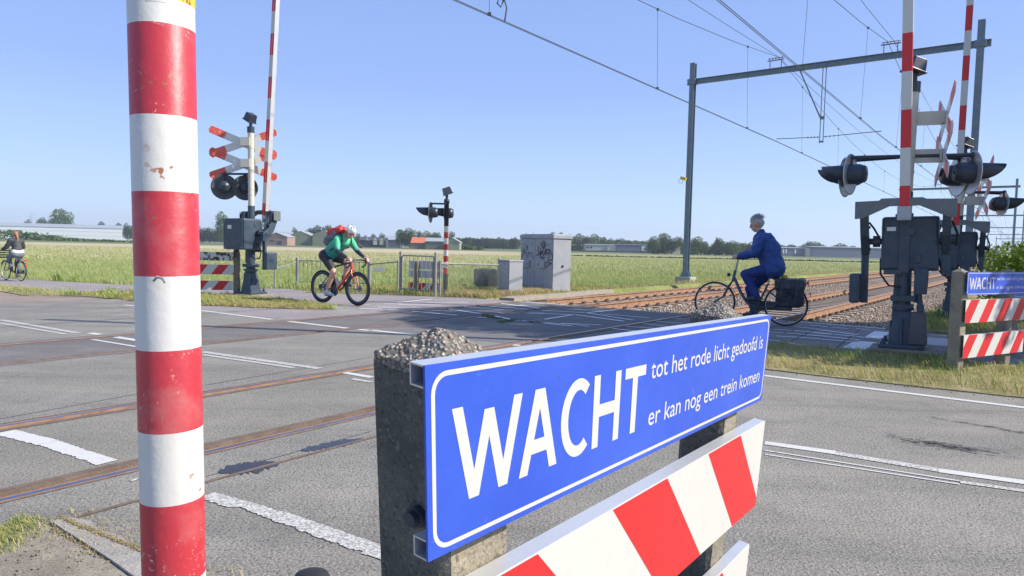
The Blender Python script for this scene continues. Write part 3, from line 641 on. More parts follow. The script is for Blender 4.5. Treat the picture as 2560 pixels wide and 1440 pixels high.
blades('grass', scatter([bq(-3.1, 8.1), bq(-3.1, 7.6), bq(6, 7.6), bq(6, 8.2)], 22000, 5), .10, .006, 1.0, M_gr_d)
blades('grass', scatter(VL, 60000, 2), .08, .009, .9, M_gr_v)
blades('grass', scatter([bq(-10.35, 9.2), bq(-10.85, 8.5), bq(-12.5, 7.85), bq(-14.5, 7.45), bq(-14.5, 8.2), bq(-12, 8.8)], 14000, 3), .07, .008, 1.0, M_gr_d)
blades('grass', scatter([bq(-15, 7.45), bq(-17, 7.6), bq(-19, 8.3), bq(-23, 8.7), bq(-36, 9.0), bq(-36, 9.55), bq(-26, 9.65), bq(-20, 10.15), bq(-15, 9.3)], 60000, 4), .13, .011, .8, M_gr_v)
blades('grass', scatter(VN, 70000, 6, z=.01), .10, .01, .9, M_gr_v)
blades('grass', scatter([bq(-10.4, 13.45), bq(-11.4, 13.25), bq(-12.2, 14.5), bq(-11.5, 16.5), bq(-10.5, 16.5)], 22000, 7, z=.01), .16, .009, .8, M_gr_d)
blades('grass', scatter([bq(-1.85, 13.5), bq(8, 13.1), bq(8, 24), bq(-1.6, 24)], 200000, 8, z=.0), .14, .01, .8, M_gr_v)
blades('grass', scatter([bq(-12.6, 19), bq(-10.35, 15.5), bq(-10.35, 60), bq(-12.8, 60)], 90000, 9, z=.0), .16, .012, .8, M_gr_d)
# tall field grass, thinning with distance
def field_pts(n, y0, y1, pw):
    Y = y0 + (y1 - y0) * rng.random(n) ** pw; X = Y * rng.uniform(-.80, .62, n)
    b = X * NV.x + Y * NV.y; q = X * QX + Y * QY
    ok = ((b < -15.3) & (q > np.interp(b, [-70, -30, -24.3, -20, -15], [12.1, 11.8, 13.1, 13.3, 12.4]))) | ((b <= -11) & (q > 17.0)) | ((b < -11.6) & (q > 23))
    ok &= ~((b > -16) & (q < 19)); ok &= rng.random(n) < .25 + .9 * clumpy(X, Y, .45, 3); X, Y = X[ok], Y[ok]; return np.stack([X, Y, gz_np(X, Y) - .03], 1)
blades('grass', field_pts(300000, 17, 48, 1.25), .24, .013, .8, M_gr_f)
blades('grass', field_pts(150000, 45, 130, 1.3), .26, .035, .8, M_gr_f)
blades('grass', field_pts(60000, 17, 40, 1.3), .28, .013, .7, M_gr_g)

def weeds(name, poly, ncl, seed, h=.16, w=.014, m=None, per=26, sp=.07):
    c = scatter(poly, ncl, seed, thin=.2); idx = np.repeat(np.arange(len(c)), per); P = c[idx] + np.stack([rng.normal(0, sp, len(idx)), rng.normal(0, sp, len(idx)), np.zeros(len(idx))], 1)
    blades(name, P, h, w, 1.0, m or M_gr_g)
weeds('weeds', VR1g, 70, 31, .13, .011); weeds('weeds', VR1g, 60, 34, .09, .008, M_gr_d)
weeds('weeds', VL, 60, 32, .14, .016); weeds('weeds', VN, 110, 33, .22, .018)
weeds('weeds', [bq(-15, 7.45), bq(-17, 7.6), bq(-19, 8.3), bq(-23, 8.7), bq(-30, 9.0), bq(-26, 9.65), bq(-20, 10.15), bq(-15, 9.3)], 60, 35, .26, .02)
weeds('weeds', [bq(-15.3, 12.6), bq(-20, 13.3), bq(-24.3, 13.1), bq(-30, 11.8), bq(-30, 14), bq(-15.3, 15)], 160, 36, .34, .024)
weeds('weeds', [bq(-1.85, 13.5), bq(3, 13.2), bq(3, 18), bq(-1.6, 18)], 120, 37, .24, .02)
weeds('weeds', [bq(-3.1, 7.6), bq(6, 7.6), bq(6, 7.75), bq(-3.1, 7.75)], 60, 38, .07, .007, M_gr_v, 20, .05)
# crumbled edge between asphalt and verge
ce = MB(); r3 = random.Random(77)
for k in range(420):
    b = r3.uniform(-3.1, 4.5); q = (7.62 if b < -1.5 else 7.52) + r3.gauss(0, .06); p = bq(b, q); s_ = r3.uniform(.002, .008); ce.ellip((p.x, p.y, .004), (s_ * 1.6, s_ * 1.2, s_ * .5), (0, 0, r3.random() * 3), 6)
tag(ce.build('gravel', M_soil), kind='stuff')
# ================================================================ BARRICADES
def local(o, X, Y, Z):
    return Matrix(((X.x, Y.x, Z.x, o.x), (X.y, Y.y, Z.y, o.y), (X.z, Y.z, Z.z, o.z), (0, 0, 0, 1)))
def concrete_post(name, M, s0, wd, th, tbot, teave, tapex, m, parent, cap=None):
    """post in sign coordinates: x along the board, y up, z towards the viewer (front face at -0.035)"""
    mb = MB(M); f = -0.035; ch = .012
    ring = [(s0 + ch, f), (s0, f - ch), (s0, f - th + ch), (s0 + ch, f - th), (s0 + wd - ch, f - th), (s0 + wd, f - th + ch), (s0 + wd, f - ch), (s0 + wd - ch, f)]
    vs = [(a, tbot, b) for a, b in ring] + [(a, teave - .012, b) for a, b in ring]
    mb.add(vs, [(i, (i + 1) % 8, 8 + (i + 1) % 8, 8 + i) for i in range(8)])
    mb.m = [1 if (i % 8) in (0, 1, 2) else 0 for i in range(8)]  # left side gets the darker concrete, with shade put into its colour
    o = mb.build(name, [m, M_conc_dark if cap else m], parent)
    c = MB(M); n = 7; c0 = Vector((s0 + wd / 2, tapex, f - th / 2)); rr = []
    for a, b in ring: rr.append((a, teave - .012, b))
    for a, b in ring: rr.append((s0 + wd / 2 + (a - s0 - wd / 2) * .985, teave, f - th / 2 + (b - f + th / 2) * .985))
    for a, b in ring: rr.append((s0 + wd / 2 + (a - s0 - wd / 2) * .12, tapex - .001, f - th / 2 + (b - f + th / 2) * .12))
    c.add(rr, [(i, (i + 1) % 8, 8 + (i + 1) % 8, 8 + i) for i in range(8)] + [(8 + i, 8 + (i + 1) % 8, 16 + (i + 1) % 8, 16 + i) for i in range(8)] + [tuple(range(16, 24))])
    co = c.build('post_cap', cap or m, o)
    if cap:      # real pebbles and rough surface on the cap
        sd = co.modifiers.new('s', 'SUBSURF'); sd.subdivision_type = 'SIMPLE'; sd.levels = sd.render_levels = 5
        tx = bpy.data.textures.new('pebble_noise', 'CLOUDS'); tx.noise_scale = .012; d = co.modifiers.new('d', 'DISPLACE'); d.texture = tx; d.strength = .009; d.texture_coords = 'LOCAL'; d.mid_level = .55
        evaluated(co)
    return o
def stripe_board(M, x0, x1, y1, y0, n, d, parent, slant, pitch, off, red=None, white=None, lip=True):
    """board with sloping red stripes; y0 bottom, y1 top"""
    mb = MB(M); mb.bb(x0, x1, y0, y1, -.003, 0, 0)
    if lip: mb.bb(x0, x1, y1 - .002, y1 + .0005, -.032, -.0031, 1); mb.bb(x0, x1, y0, y0 + .002, -.032, -.0031, 1); mb.bb(x0, x1, y1 - .014, y1 - .0021, -.032, -.030, 1); mb.bb(x0, x1, y0 + .0021, y0 + .014, -.032, -.030, 1)
    k = -4
    while x0 + off + k * pitch < x1 + .6:
        a = x0 + off + k * pitch; h = y1 - y0; sl_ = slant * h
        pts = [Vector((a, y1, 0)), Vector((a + pitch / 2, y1, 0)), Vector((a + pitch / 2 + sl_, y0, 0)), Vector((a + sl_, y0, 0))]
        pts = clip_poly(pts, lambda p: p.x - x0 - .0005); pts = clip_poly(pts, lambda p: x1 - .0005 - p.x) if len(pts) > 2 else pts
        if len(pts) > 2: mb.add([(p.x, p.y, .0004) for p in pts], [tuple(range(len(pts)))[::-1]], 2)
        k += 1
    return mb.build('striped_board', [white or M_whitef, M_alu, red or M_red], parent)
def wacht_sign(M, L, Hh, parent):
    """blue warning sign, origin top-left corner of its face"""
    b = MB(M); b.bb(0, L, -Hh, 0, -.003, 0); s = b.build('warning_sign', [M_blue], parent)
    pr = MB(M); t = .0022
    for y in (0, -Hh + .028):
        pr.bb(0, L, y - t, y, -.024, -.0031); pr.bb(0, L, y - .028, y - .028 + t, -.024, -.0031); pr.bb(0, L, y - .028 + t, y - t, -.024, -.024 + t)
    pr.build('mounting_profile', M_alu, s)
    # rounded border line
    bo = MB(M); o_ = .009; w = .0065; rad = .028; pts = []
    for cx, cy, a0 in ((L - o_ - rad, -o_ - rad, 0), (o_ + rad, -o_ - rad, 90), (o_ + rad, -Hh + o_ + rad, 180), (L - o_ - rad, -Hh + o_ + rad, 270)):
        for k in range(7):
            a = R(a0 + 15 * k); pts.append((cx, cy, math.cos(a), math.sin(a)))
    n = len(pts); bo.add([(cx + rad * c, cy + rad * s_, .0003) for cx, cy, c, s_ in pts] + [(cx + (rad - w) * c, cy + (rad - w) * s_, .0003) for cx, cy, c, s_ in pts], [(i, (i + 1) % n, n + (i + 1) % n, n + i) for i in range(n)])
    bo.build('sign_border', M_whitef, s)
    # big letters, drawn as polygons : cap height .125, stroke .0245
    T = MB(M); yb, ch, st, z = -.187, .128, .0205, .0003
    zc_ = [z]
    def poly(ps): zc_[0] += .00003; T.add([(x, yb + y, zc_[0]) for x, y in ps], [tuple(range(len(ps)))])
    def stroke(x0, y0, x1, y1, w=st): poly([(x0 - w / 2, y0), (x0 + w / 2, y0), (x1 + w / 2, y1), (x1 - w / 2, y1)])
    x = .055
    for (p0, q0, p1, q1, w) in ((x, ch, x + .032, 0, .020), (x + .032, 0, x + .063, ch * .92, .020), (x + .063, ch * .92, x + .094, 0, .020), (x + .094, 0, x + .127, ch, .020)): stroke(p0, q0, p1, q1, w)
    x = .197
    stroke(x, 0, x + .037, ch, .021); stroke(x + .078, 0, x + .041, ch, .021); T.add([(x + .015, yb + .030, z + .0002), (x + .063, yb + .030, z + .0002), (x + .058, yb + .052, z + .0002), (x + .020, yb + .052, z + .0002)], [(0, 1, 2, 3)])
    cx, cy, rx, ry = .347, ch / 2, .052, ch / 2 + .002; ps = []; qs = []
    for k in range(25):
        a = R(52 + 256 * k / 24); ps.append((cx + rx * math.cos(a), cy + ry * math.sin(a))); qs.append((cx + (rx - .021) * math.cos(a), cy + (ry - .019) * math.sin(a)))
    T.add([(a, yb + b_, z) for a, b_ in ps + qs], [(i, i + 1, 26 + i, 25 + i) for i in range(24)])
    x = .404; stroke(x, 0, x, ch); stroke(x + .074, 0, x + .074, ch); T.add([(x, yb + .054, z + .0002), (x + .074, yb + .054, z + .0002), (x + .074, yb + .076, z + .0002), (x, yb + .076, z + .0002)], [(0, 1, 2, 3)])
    x = .545; stroke(x, 0, x, ch); T.add([(x - .041, yb + ch - .020, z + .0004), (x + .043, yb + ch - .020, z + .0004), (x + .043, yb + ch, z + .0004), (x - .041, yb + ch, z + .0004)], [(0, 1, 2, 3)])
    T.build('lettering', M_whitef, s)
    MM = M @ Matrix.Translation((.612, -.0905, .0004)) ; text_mesh('lettering', 'tot het rode licht gedoofd is', .0555, 1.0, M_whitef, s, MM, extrude=0.0, bold=.0002, space=1.0)
    MM = M @ Matrix.Translation((.612, -.1865, .0004)) ; text_mesh('lettering', 'er kan nog een trein komen', .0555, 1.0, M_whitef, s, MM, extrude=0.0, bold=.0002, space=1.0)
    for n_, w_ in (('tot', .755), ('er ', .755)):
        pass
    for o in [k for k in bpy.data.objects if k.parent == s and k.name.startswith('lettering')]:
        co = [v.co for v in o.data.vertices]; Mi = M.inverted(); xs = [(Mi @ c).x for c in co]
        if min(xs) > .5:      # fit the two lines to the width they have on the sign
            x0, x1 = min(xs), max(xs); sc = .725 / (x1 - x0)
            o.data.transform(M @ Matrix.Translation((x0, 0, 0)) @ Matrix.Diagonal((sc, 1, 1, 1)) @ Matrix.Translation((-x0, 0, 0)) @ Mi)
    return s
# foreground barricade
w = Vector((.581, .813, -.027)).normalized(); upv = Vector((-.006, -.19, .98)).normalized(); nn = w.cross(upv).normalized()
P0 = Vector((-.0945, .757, 1.1015)); MF = local(Vector((0, 0, 0)), w, upv, nn)
fb = empty('crossing_barricade', (0, 0, 0), 0, 'large blue WACHT sign over red and white boards on pebbly concrete posts, nearest the viewer', 'barricade', 'warning barricades')
fb.location = (P0.x, P0.y, 0); base = P0 - Vector((P0.x, P0.y, 0)); MF = local(base, w, upv, nn)
wacht_sign(MF, 1.39, .25, fb)
stripe_board(MF, -.25, 1.455, -.327, -.605, 8, .03, fb, .92, .4915, .245 + .0 , None)
bpy.data.objects[-1] if False else None
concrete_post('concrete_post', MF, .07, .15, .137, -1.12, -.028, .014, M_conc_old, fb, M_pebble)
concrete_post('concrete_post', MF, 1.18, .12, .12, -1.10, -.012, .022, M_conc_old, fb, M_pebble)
stripe_board(MF, .35, 1.44, -.735, -.99, 8, .03, fb, .92, .4915, .1, None)
for s_ in (.055, 1.165):
    for t_ in (-.24, -.50): bolt = MB(MF); bolt.tube((s_ + .02, t_ , -.08), (s_ - .006, t_, -.08), .011, n=8); bolt.tube((s_ + .02, t_, -.08), (s_ + .004, t_, -.08), .017, n=6); bolt.build('bolt', M_black, fb)

def barricade(P0, wx, wy, L, boards, posts, parent_label, sign=True, white=None, red=None, m=None, slant=-.75, h0=1.07, group='warning barricades', pitch=.27):
    w_ = Vector((wx, wy, 0)).normalized(); u_ = Vector((0, 0, 1)); n_ = w_.cross(u_)
    t = empty('crossing_barricade', (P0.x, P0.y, P0.z), 0, parent_label, 'barricade', group)
    M_ = local(Vector((0, 0, h0)), w_, u_, n_)
    if sign: wacht_sign(M_, L, .25, t)
    for i, (y1, y0) in enumerate(boards): stripe_board(M_, 0, L, y1, y0, 8, .03, t, slant, pitch, .1, red, white)
    for s0, wd in posts: concrete_post('concrete_post', M_, s0, wd, .12, -h0 - .05, .0, .035, m or M_conc_old, t)
    return t
pb = at_d(2420, 680, 7.35)
barricade(Vector((pb.x, pb.y, 0)), .86, .5, 1.30, ((-.30, -.55), (-.68, -.93)), ((-.03, .13), (.98, .13)), 'half-shaded barricade with small blue WACHT sign, standing right of the nearest barrier machine', h0=pb.z, pitch=.36)
pb = at_d(2538, 694, 8.6)
barricade(Vector((pb.x, pb.y, 0)), .86, .5, 1.30, ((-.27, -.54), (-.66, -.93)), ((.12, .13), (1.0, .13)), 'barricade cut off by the right edge of the photo, under the leafy hedge', h0=pb.z, pitch=.36)
# left-hand one with the peeling top board
pl_ = hit(588, 740)
wl = Vector((.985, .17, 0))
M_peel = mat('peeling_paint', rough=.8, build=lambda nt, p, tc: (lambda g: g.color(g.mix(g.ramp(g.noise(5, 4, dist=1.5), .5, .52), (0.07, 0.06, 0.055), (0.62, 0.60, 0.54))))(G(nt, p, tc)))
tl = empty('crossing_barricade', pl_ - wl * 1.25, 0, 'barricade with peeling dark top board and two striped boards, behind the large striped pole', 'barricade', 'plain board barricades')
ML = local(Vector((0, 0, .98)), wl, Vector((0, 0, 1)), wl.cross(Vector((0, 0, 1))))
pe = MB(ML); pe.bb(0, 1.25, -.19, -.0, -.003, 0); pe.bb(0, 1.25, -.002, .002, -.03, -.0031, 1); pe.bb(0, 1.25, -.19, -.187, -.03, -.0031, 1); pe.build('peeling_board', [M_peel, M_alu], tl)
stripe_board(ML, 0, 1.22, -.28, -.50, 8, .03, tl, -.75, .44, .02, None, M_whitef); stripe_board(ML, 0, 1.20, -.64, -.85, 8, .03, tl, -.75, .44, .03, None)
for s0 in (.02, 1.2): 
    mb = MB(ML); mb.bb(s0, s0 + .13, -1.02, -.03, -.17, -.035); mb.box((s0 + .065, .0, -.1025), (.135 * .99, .06, .13), taper=1); o = mb.build('concrete_post', M_conc_old, tl, .012)
# the far one behind the little gate
pg = hit(1002, 735) + Vector((0.08, .75, 0)); wg = Vector((.93, -.37, 0)); tg = empty('crossing_barricade', (pg.x, pg.y, 0), 0, 'weathered barricade with white upper boards and a striped lowest board, behind the small barred gate', 'barricade', 'plain board barricades')
MG = local(Vector((0, 0, .82)), wg, Vector((0, 0, 1)), wg.cross(Vector((0, 0, 1))))
for y1, y0 in ((0, -.2), (-.25, -.42)): 
    mb = MB(MG); mb.bb(0, .98, y0, y1, -.003, 0); mb.bb(0, .98, y1 - .0, y1 + .012, -.03, .002, 1); mb.bb(0, .98, y0 - .012, y0, -.03, .002, 1); mb.build('white_board', [mat("board_white", (0.50, 0.52, 0.52), .6, noise=(8, .5, (0.40, 0.41, 0.41))), M_white], tg)
stripe_board(MG, 0, .98, -.56, -.78, 6, .03, tg, -.75, .36, .0, None)
for s0 in (.20, .74):
    mb = MB(MG); mb.bb(s0, s0 + .11, -.85, .0, .004, .10); mb.build('concrete_post', M_conc_old, tg, .02)

# ================================================================ STRIPED POLES
def striped_b(z0, band, c_red=(0.56, 0.05, 0.055), c_white=(0.70, 0.69, 0.63), ztop=99, zbot=-99, dark=(0.03, 0.035, 0.045)):
    def b(nt, p, tc):
        g = G(nt, p, tc); tcn = nt.nodes.new('ShaderNodeTexCoord'); sep = nt.nodes.new('ShaderNodeSeparateXYZ'); nt.links.new(tcn.outputs['Object'], sep.inputs[0])
        dz_ = g.math('SUBTRACT', sep.outputs[2], z0); z = g.math('ADD', g.math('DIVIDE', g.math('SUBTRACT', dz_, g.math('MULTIPLY', g.math('MAXIMUM', dz_, 0.0), .04 if band < .14 else 0.0)), 2 * band), 50.0); fr = g.math('FRACT', z)
        k = g.math('LESS_THAN', fr, 0.53 if band < .14 else 0.5)
        base = g.mix(k, c_white, c_red)
        chip = g.math('MULTIPLY', g.ramp(g.noise(70, 5, .8), .60, .63), g.ramp(g.noise(6, 3), .5, .62)); base = g.mix(chip, base, (0.75, 0.70, 0.66))
        rust = g.math('MULTIPLY', g.ramp(g.noise(38, 2), .66, .69), g.ramp(g.noise(5, 2), .52, .6)); base = g.mix(rust, base, (0.30, 0.12, 0.05))
        base = g.mix(g.ramp(g.noise(9, 4), .5, .75, 0, .22), base, (0.55, 0.46, 0.40))
        base = g.mix(g.math('GREATER_THAN', sep.outputs[2], ztop), base, dark); base = g.mix(g.math('LESS_THAN', sep.outputs[2], zbot), base, dark)
        g.color(base); g.bump(g.noise(35, 4), .22, .006)
    return b
ptop, pbot = at_d(404, -300, 1.17), None
d1, d2 = ray(403, 0), ray(436, 1440)
A1 = CAMP + d1 * 1.19; A2 = CAMP + d2 * 1.262; axd = (A1 - A2).normalized()
foot = A2 - axd * (A2.z / axd.z); topp = A2 + axd * ((2.6 - A2.z) / axd.z)
rotq = Vector((0, 0, 1)).rotation_difference(axd)
fp = empty('striped_pole', foot, 0, 'thick red and white banded steel pole filling the left foreground, with a yellow sticker', 'pole', 'red and white poles'); fp.rotation_mode = 'QUATERNION'; fp.rotation_quaternion = rotq
# band edge: pixel y=275 edge between first red (above) and white
e = CAMP + ray(410, 286) * 1.15; zb = (e - foot).dot(axd) + .011
mb = MB(); mb.lathe([(.0530, 0), (.0530, 2.6), (.045, 2.61)], 64); mb.lathe([(.09, 0), (.09, .015), (.06, .02)], 24)
M_fp = mat('banded_pole_paint', rough=.45, build=striped_b(zb - .0095, .1365, (0.46, 0.034, 0.048), (0.60, 0.59, 0.55))); po = mb.build('banded_pole', M_fp, fp)
# yellow sticker wrapped round the pole
toC = (CAMP - foot); toC.z = 0; a0 = math.atan2(toC.y, toC.x)
def wrap(mb, a_lo, a_hi, z0, z1, r, m=0, n=14, sl=0):
    vs = []
    for i in range(n + 1):
        a = a_lo + (a_hi - a_lo) * i / n; zz = sl * i / n
        vs += [(r * math.cos(a), r * math.sin(a), z0 + zz), (r * math.cos(a), r * math.sin(a), z1 + zz)]
    mb.add(vs, [(2 * i, 2 * i + 2, 2 * i + 3, 2 * i + 1) for i in range(n)], m, True)
es = CAMP + ray(430, 16) * 1.19; zs_ = (es - foot).dot(axd)
def yel_b(nt, p, tc):
    g = G(nt, p, tc); g.color(g.mix(g.ramp(g.noise(90, 4, .7), .50, .56, 0, .9), (0.80, 0.47, 0.03), (0.76, 0.74, 0.66)))
M_yel = mat('worn_yellow_print', (0.80, 0.47, 0.03), .5, noise=(30, .7, (0.85, 0.55, 0.12), .55, .62))
sk = MB(); wrap(sk, a0 - .42, a0 + 1.45, zs_ - .008, zs_ + .11, .0534, 0); sk.build('sticker', [M_white], fp)
sk2 = MB(); wrap(sk2, a0 - .40, a0 + 1.43, zs_ - .0, zs_ + .108, .0537, 0); sty = sk2.build('sticker_print', [M_yel], bpy.data.objects['sticker'])
def wrap_text(body, size, ang, zz, r, parent):
    o = text_mesh('sticker_text', body, size, .8, M_black, parent, Matrix(), extrude=.0)
    for v in o.data.vertices: a = ang + v.co.x / r; v.co = Vector((r * math.cos(a), r * math.sin(a), zz + v.co.y))
    return o
wrap_text('PAALNR', .011, a0 - .22, zs_ + .005, .0540, bpy.data.objects['sticker']); wrap_text('1 R6', .014, a0 + .62, zs_ + .0, .0540, bpy.data.objects['sticker'])
wm = MB(); ew = CAMP + ray(425, 703) * 1.165; 
wr = (Matrix.Translation(foot) @ rotq.to_matrix().to_4x4()).inverted()
def wp(px, py, k): return wr @ (CAMP + ray(px, py) * k)
wm.path([wp(384, 702, 1.166), wp(394, 692, 1.158), wp(407, 697, 1.157), wp(413, 707, 1.160)], .0022, 6)
wm.build('wire_hook', M_galv, fp)

# mast with flashing lamps
def lamp(name, parent, c, d, r=.27, hood=True, disc=None, body_r=.13):
    """round flashing lamp facing d, with background disc"""
    c = Vector(c); d = Vector(d).normalized()
    o = MB().lathe([(.02, -.20), (body_r * .8, -.19), (body_r, -.12), (body_r, .02), (body_r * 1.03, .03)], 18, 0, tuple(d), tuple(c)).build(name, M_black, parent)
    MB().lathe([(.02, .012), (r * .95, -.01), (r, -.012), (r, -.02), (r * .9, -.016), (.02, .004)], 28, 0, tuple(d), tuple(c + d * .01), True).build('background_disc', disc or M_dgrey, o)
    MB().lathe([(.0, .05), (.06, .045), (.098, .03)], 16, 0, tuple(d), tuple(c)).build('lens', mat('lamp_glass', (0.12, 0.015, 0.015), .15), o)
    if hood:
        h = MB(); up_ = Vector((0, 0, 1)); x = up_.cross(d).normalized(); vs = []; n = 20
        for i in range(n + 1):
            a = R(-50) + R(280) * i / n; L = .33 * max(0, math.sin((a + R(50)) / R(280) * math.pi)) ** .55 + .03
            e_ = x * (.128 * math.cos(a)) + up_ * (.128 * math.sin(a)); vs += [c + d * .0 + e_, c + d * L + e_ * .95]
        h.add(vs, [(2 * i, 2 * i + 2, 2 * i + 3, 2 * i + 1) for i in range(n)], 0, True); ho = h.build('hood', M_black, o); sm_ = ho.modifiers.new('s', 'SOLIDIFY'); sm_.thickness = .012
    return o
def floodlight(parent, z, tilt, az):
    M_ = Matrix.Translation((0, 0, z)) @ Matrix.Rotation(az, 4, 'Z') @ Matrix.Rotation(tilt, 4, 'Y')
    mb = MB(M_); mb.box((0, 0, .0), (.20, .20, .16), taper=.86); mb.box((0, 0, -.09), (.225, .225, .025)); o = mb.build('floodlight', M_black, parent, .008)
    MB(M_).box((0, 0, -.104), (.18, .18, .004)).build('floodlight_glass', mat('dark_glass', (0.03, 0.03, 0.035), .1), o)
    MB().tube((0, 0, z - .22), (0, 0, z - .06), .035, n=10).build('floodlight_neck', M_black, parent)
def crossbuck(parent, c, X, nrm, L=1.55, w_=.20, ang=24):
    """St Andrew's cross: centre c, horizontal dir X, facing nrm"""
    X = Vector(X).normalized(); Z = Vector((0, 0, 1)); N_ = Vector(nrm).normalized(); root = None
    for i, s in enumerate((1, -1)):
        a = R(ang) * s; U = X * math.cos(a) + Z * math.sin(a); Vv = -X * math.sin(a) + Z * math.cos(a)
        o = Vector(c) + N_ * (.012 * i); h = L / 2; hw = w_ / 2
        mb = MB(); full = [(-h + .035, -hw), (h - .035, -hw), (h, -hw + .06), (h, hw - .06), (h - .035, hw), (-h + .035, hw), (-h, hw - .06), (-h, -hw + .06)]
        mb.prism(full, -.004, .004, o, U, Vv, 0)
        for e in (-1, 1):
            r_ = [(e * h * .52, -hw + .001), (e * (h - .035), -hw + .001), (e * (h - .001), -hw + .06), (e * (h - .001), hw - .06), (e * (h - .035), hw - .001), (e * h * .52, hw - .001)]
            if e < 0: r_ = r_[::-1]
            mb.prism(r_, .0045, .0055, o, U, Vv, 1); mb.prism(r_, -.0055, -.0045, o, U, Vv, 1)
        ob = mb.build('cross_arm', [M_white, M_oldred], parent if root is None else root)
        if root is None: root = ob; ob.name = 'crossbuck'
    return root

def small_post(loc, label):
    t = empty('signal_post', loc, 0, label, 'post', 'red and white poles')
    mb = MB(); mb.lathe([(.058, 0), (.058, 2.28), (.07, 2.28), (.07, 2.38), (.03, 2.40)], 20); mb.box((.06, 0, .03), (.3, .12, .05))
    mb.build('banded_pole', mat('small_pole_paint', rough=.4, build=striped_b(.54, .147, (0.55, 0.04, 0.05), (0.8, 0.79, 0.75), 1.72, .54)), t)
    floodlight(t, 2.60, R(20), R(200)); d = -EV
    br = MB(); br.tube((0, 0, 2.27), (-.05, -.08, 2.27), .03); br.path([(0, -.02, 2.27), tuple(Vector((0, 0, 2.27)) + Vector((-.62, -.05, 0)) * .55), (-.40, -.03, 2.25), (-.41, -.03, 2.09)], .022); br.build('lamp_arm', M_black, t)
    lamp('flashing_lamp', t, (-.40, -.02, 2.05), (-.9, .1, .0), .26); lamp('flashing_lamp', t, (-.04, .16, 2.05), (-.9, .1, 0), .25)
    return t
small_post(hit(1113, 738), 'slim signal post with narrow red and white bands and two round lamps, beside the gates')

def signal_mast(loc, label, faceN, lampspec, tilt=(0, 0), top=3.25, lowz=1.85, detail='left'):
    t = empty('signal_mast', loc, 0, label, 'signal mast', 'crossing signal masts with crossbucks'); t.rotation_euler = (R(tilt[0]), R(tilt[1]), 0)
    mb = MB(); mb.tube((0, 0, .3), (0, 0, lowz), .075, n=16); mb.build('lower_tube', M_green, t)
    mb = MB(); mb.tube((0, 0, lowz), (0, 0, top), .066, n=20)
    for z in (top - .33, top - .80, top - 1.22, lowz + .25): mb.tube((0, 0, z - .012), (0, 0, z + .012), .072, n=16)
    mb.build('upper_tube', M_ppole, t)
    MB().tube((0, 0, top), (0, 0, top + .13), .078, n=14).build('tube_cap', M_black, t)
    floodlight(t, top + .34, *((R(28), R(-30)) if detail == 'left' else (R(14), R(10))))
    N_ = Vector(faceN).normalized(); X = Vector((0, 0, 1)).cross(N_)
    bk = .20 if detail == 'left' else .34; off = X * (.19 if detail == 'left' else .0)
    for z in ((top - .20, top - .67) if detail == 'left' else (top - .33, top - .80)):
        b_ = MB(); s_ = off + N_ * .03
        if detail == 'left': b_.bar(s_ * 1 + Vector((0, 0, z)), off + N_ * bk + Vector((0, 0, z)), .18, .02, upv=tuple(X)); b_.box((off.x * .5, off.y * .5, z), (.2, .16, .18))
        else: b_.bar(N_ * .05 + Vector((0, 0, z)), N_ * bk + Vector((0, 0, z)), .02, .17, 0, (0, 0, 1)); b_.bar(N_ * bk + Vector((0, 0, z)) - X * .1, N_ * bk + Vector((0, 0, z)) + X * .1, .02, .15)
        b_.build('sign_bracket', M_ppole, t)
        crossbuck(t, off + N_ * (bk + .02) + Vector((0, 0, z)), X, N_, 1.53 if detail == 'left' else 1.45, .165, 22)
    for (p, arm, d, r) in lampspec:
        p = Vector(p); a = MB()
        a.path([(0, 0, arm), (p.x, p.y, arm), (p.x, p.y, p.z + .12)], .024); a.ellip((p.x, p.y, arm), (.04, .04, .04)); a.build('lamp_arm', M_black, t)
        q = p - Vector(d).normalized() * .13
        lamp('flashing_lamp', t, p, d, r, disc=M_alu if detail != 'left' else M_dgrey)
    return t

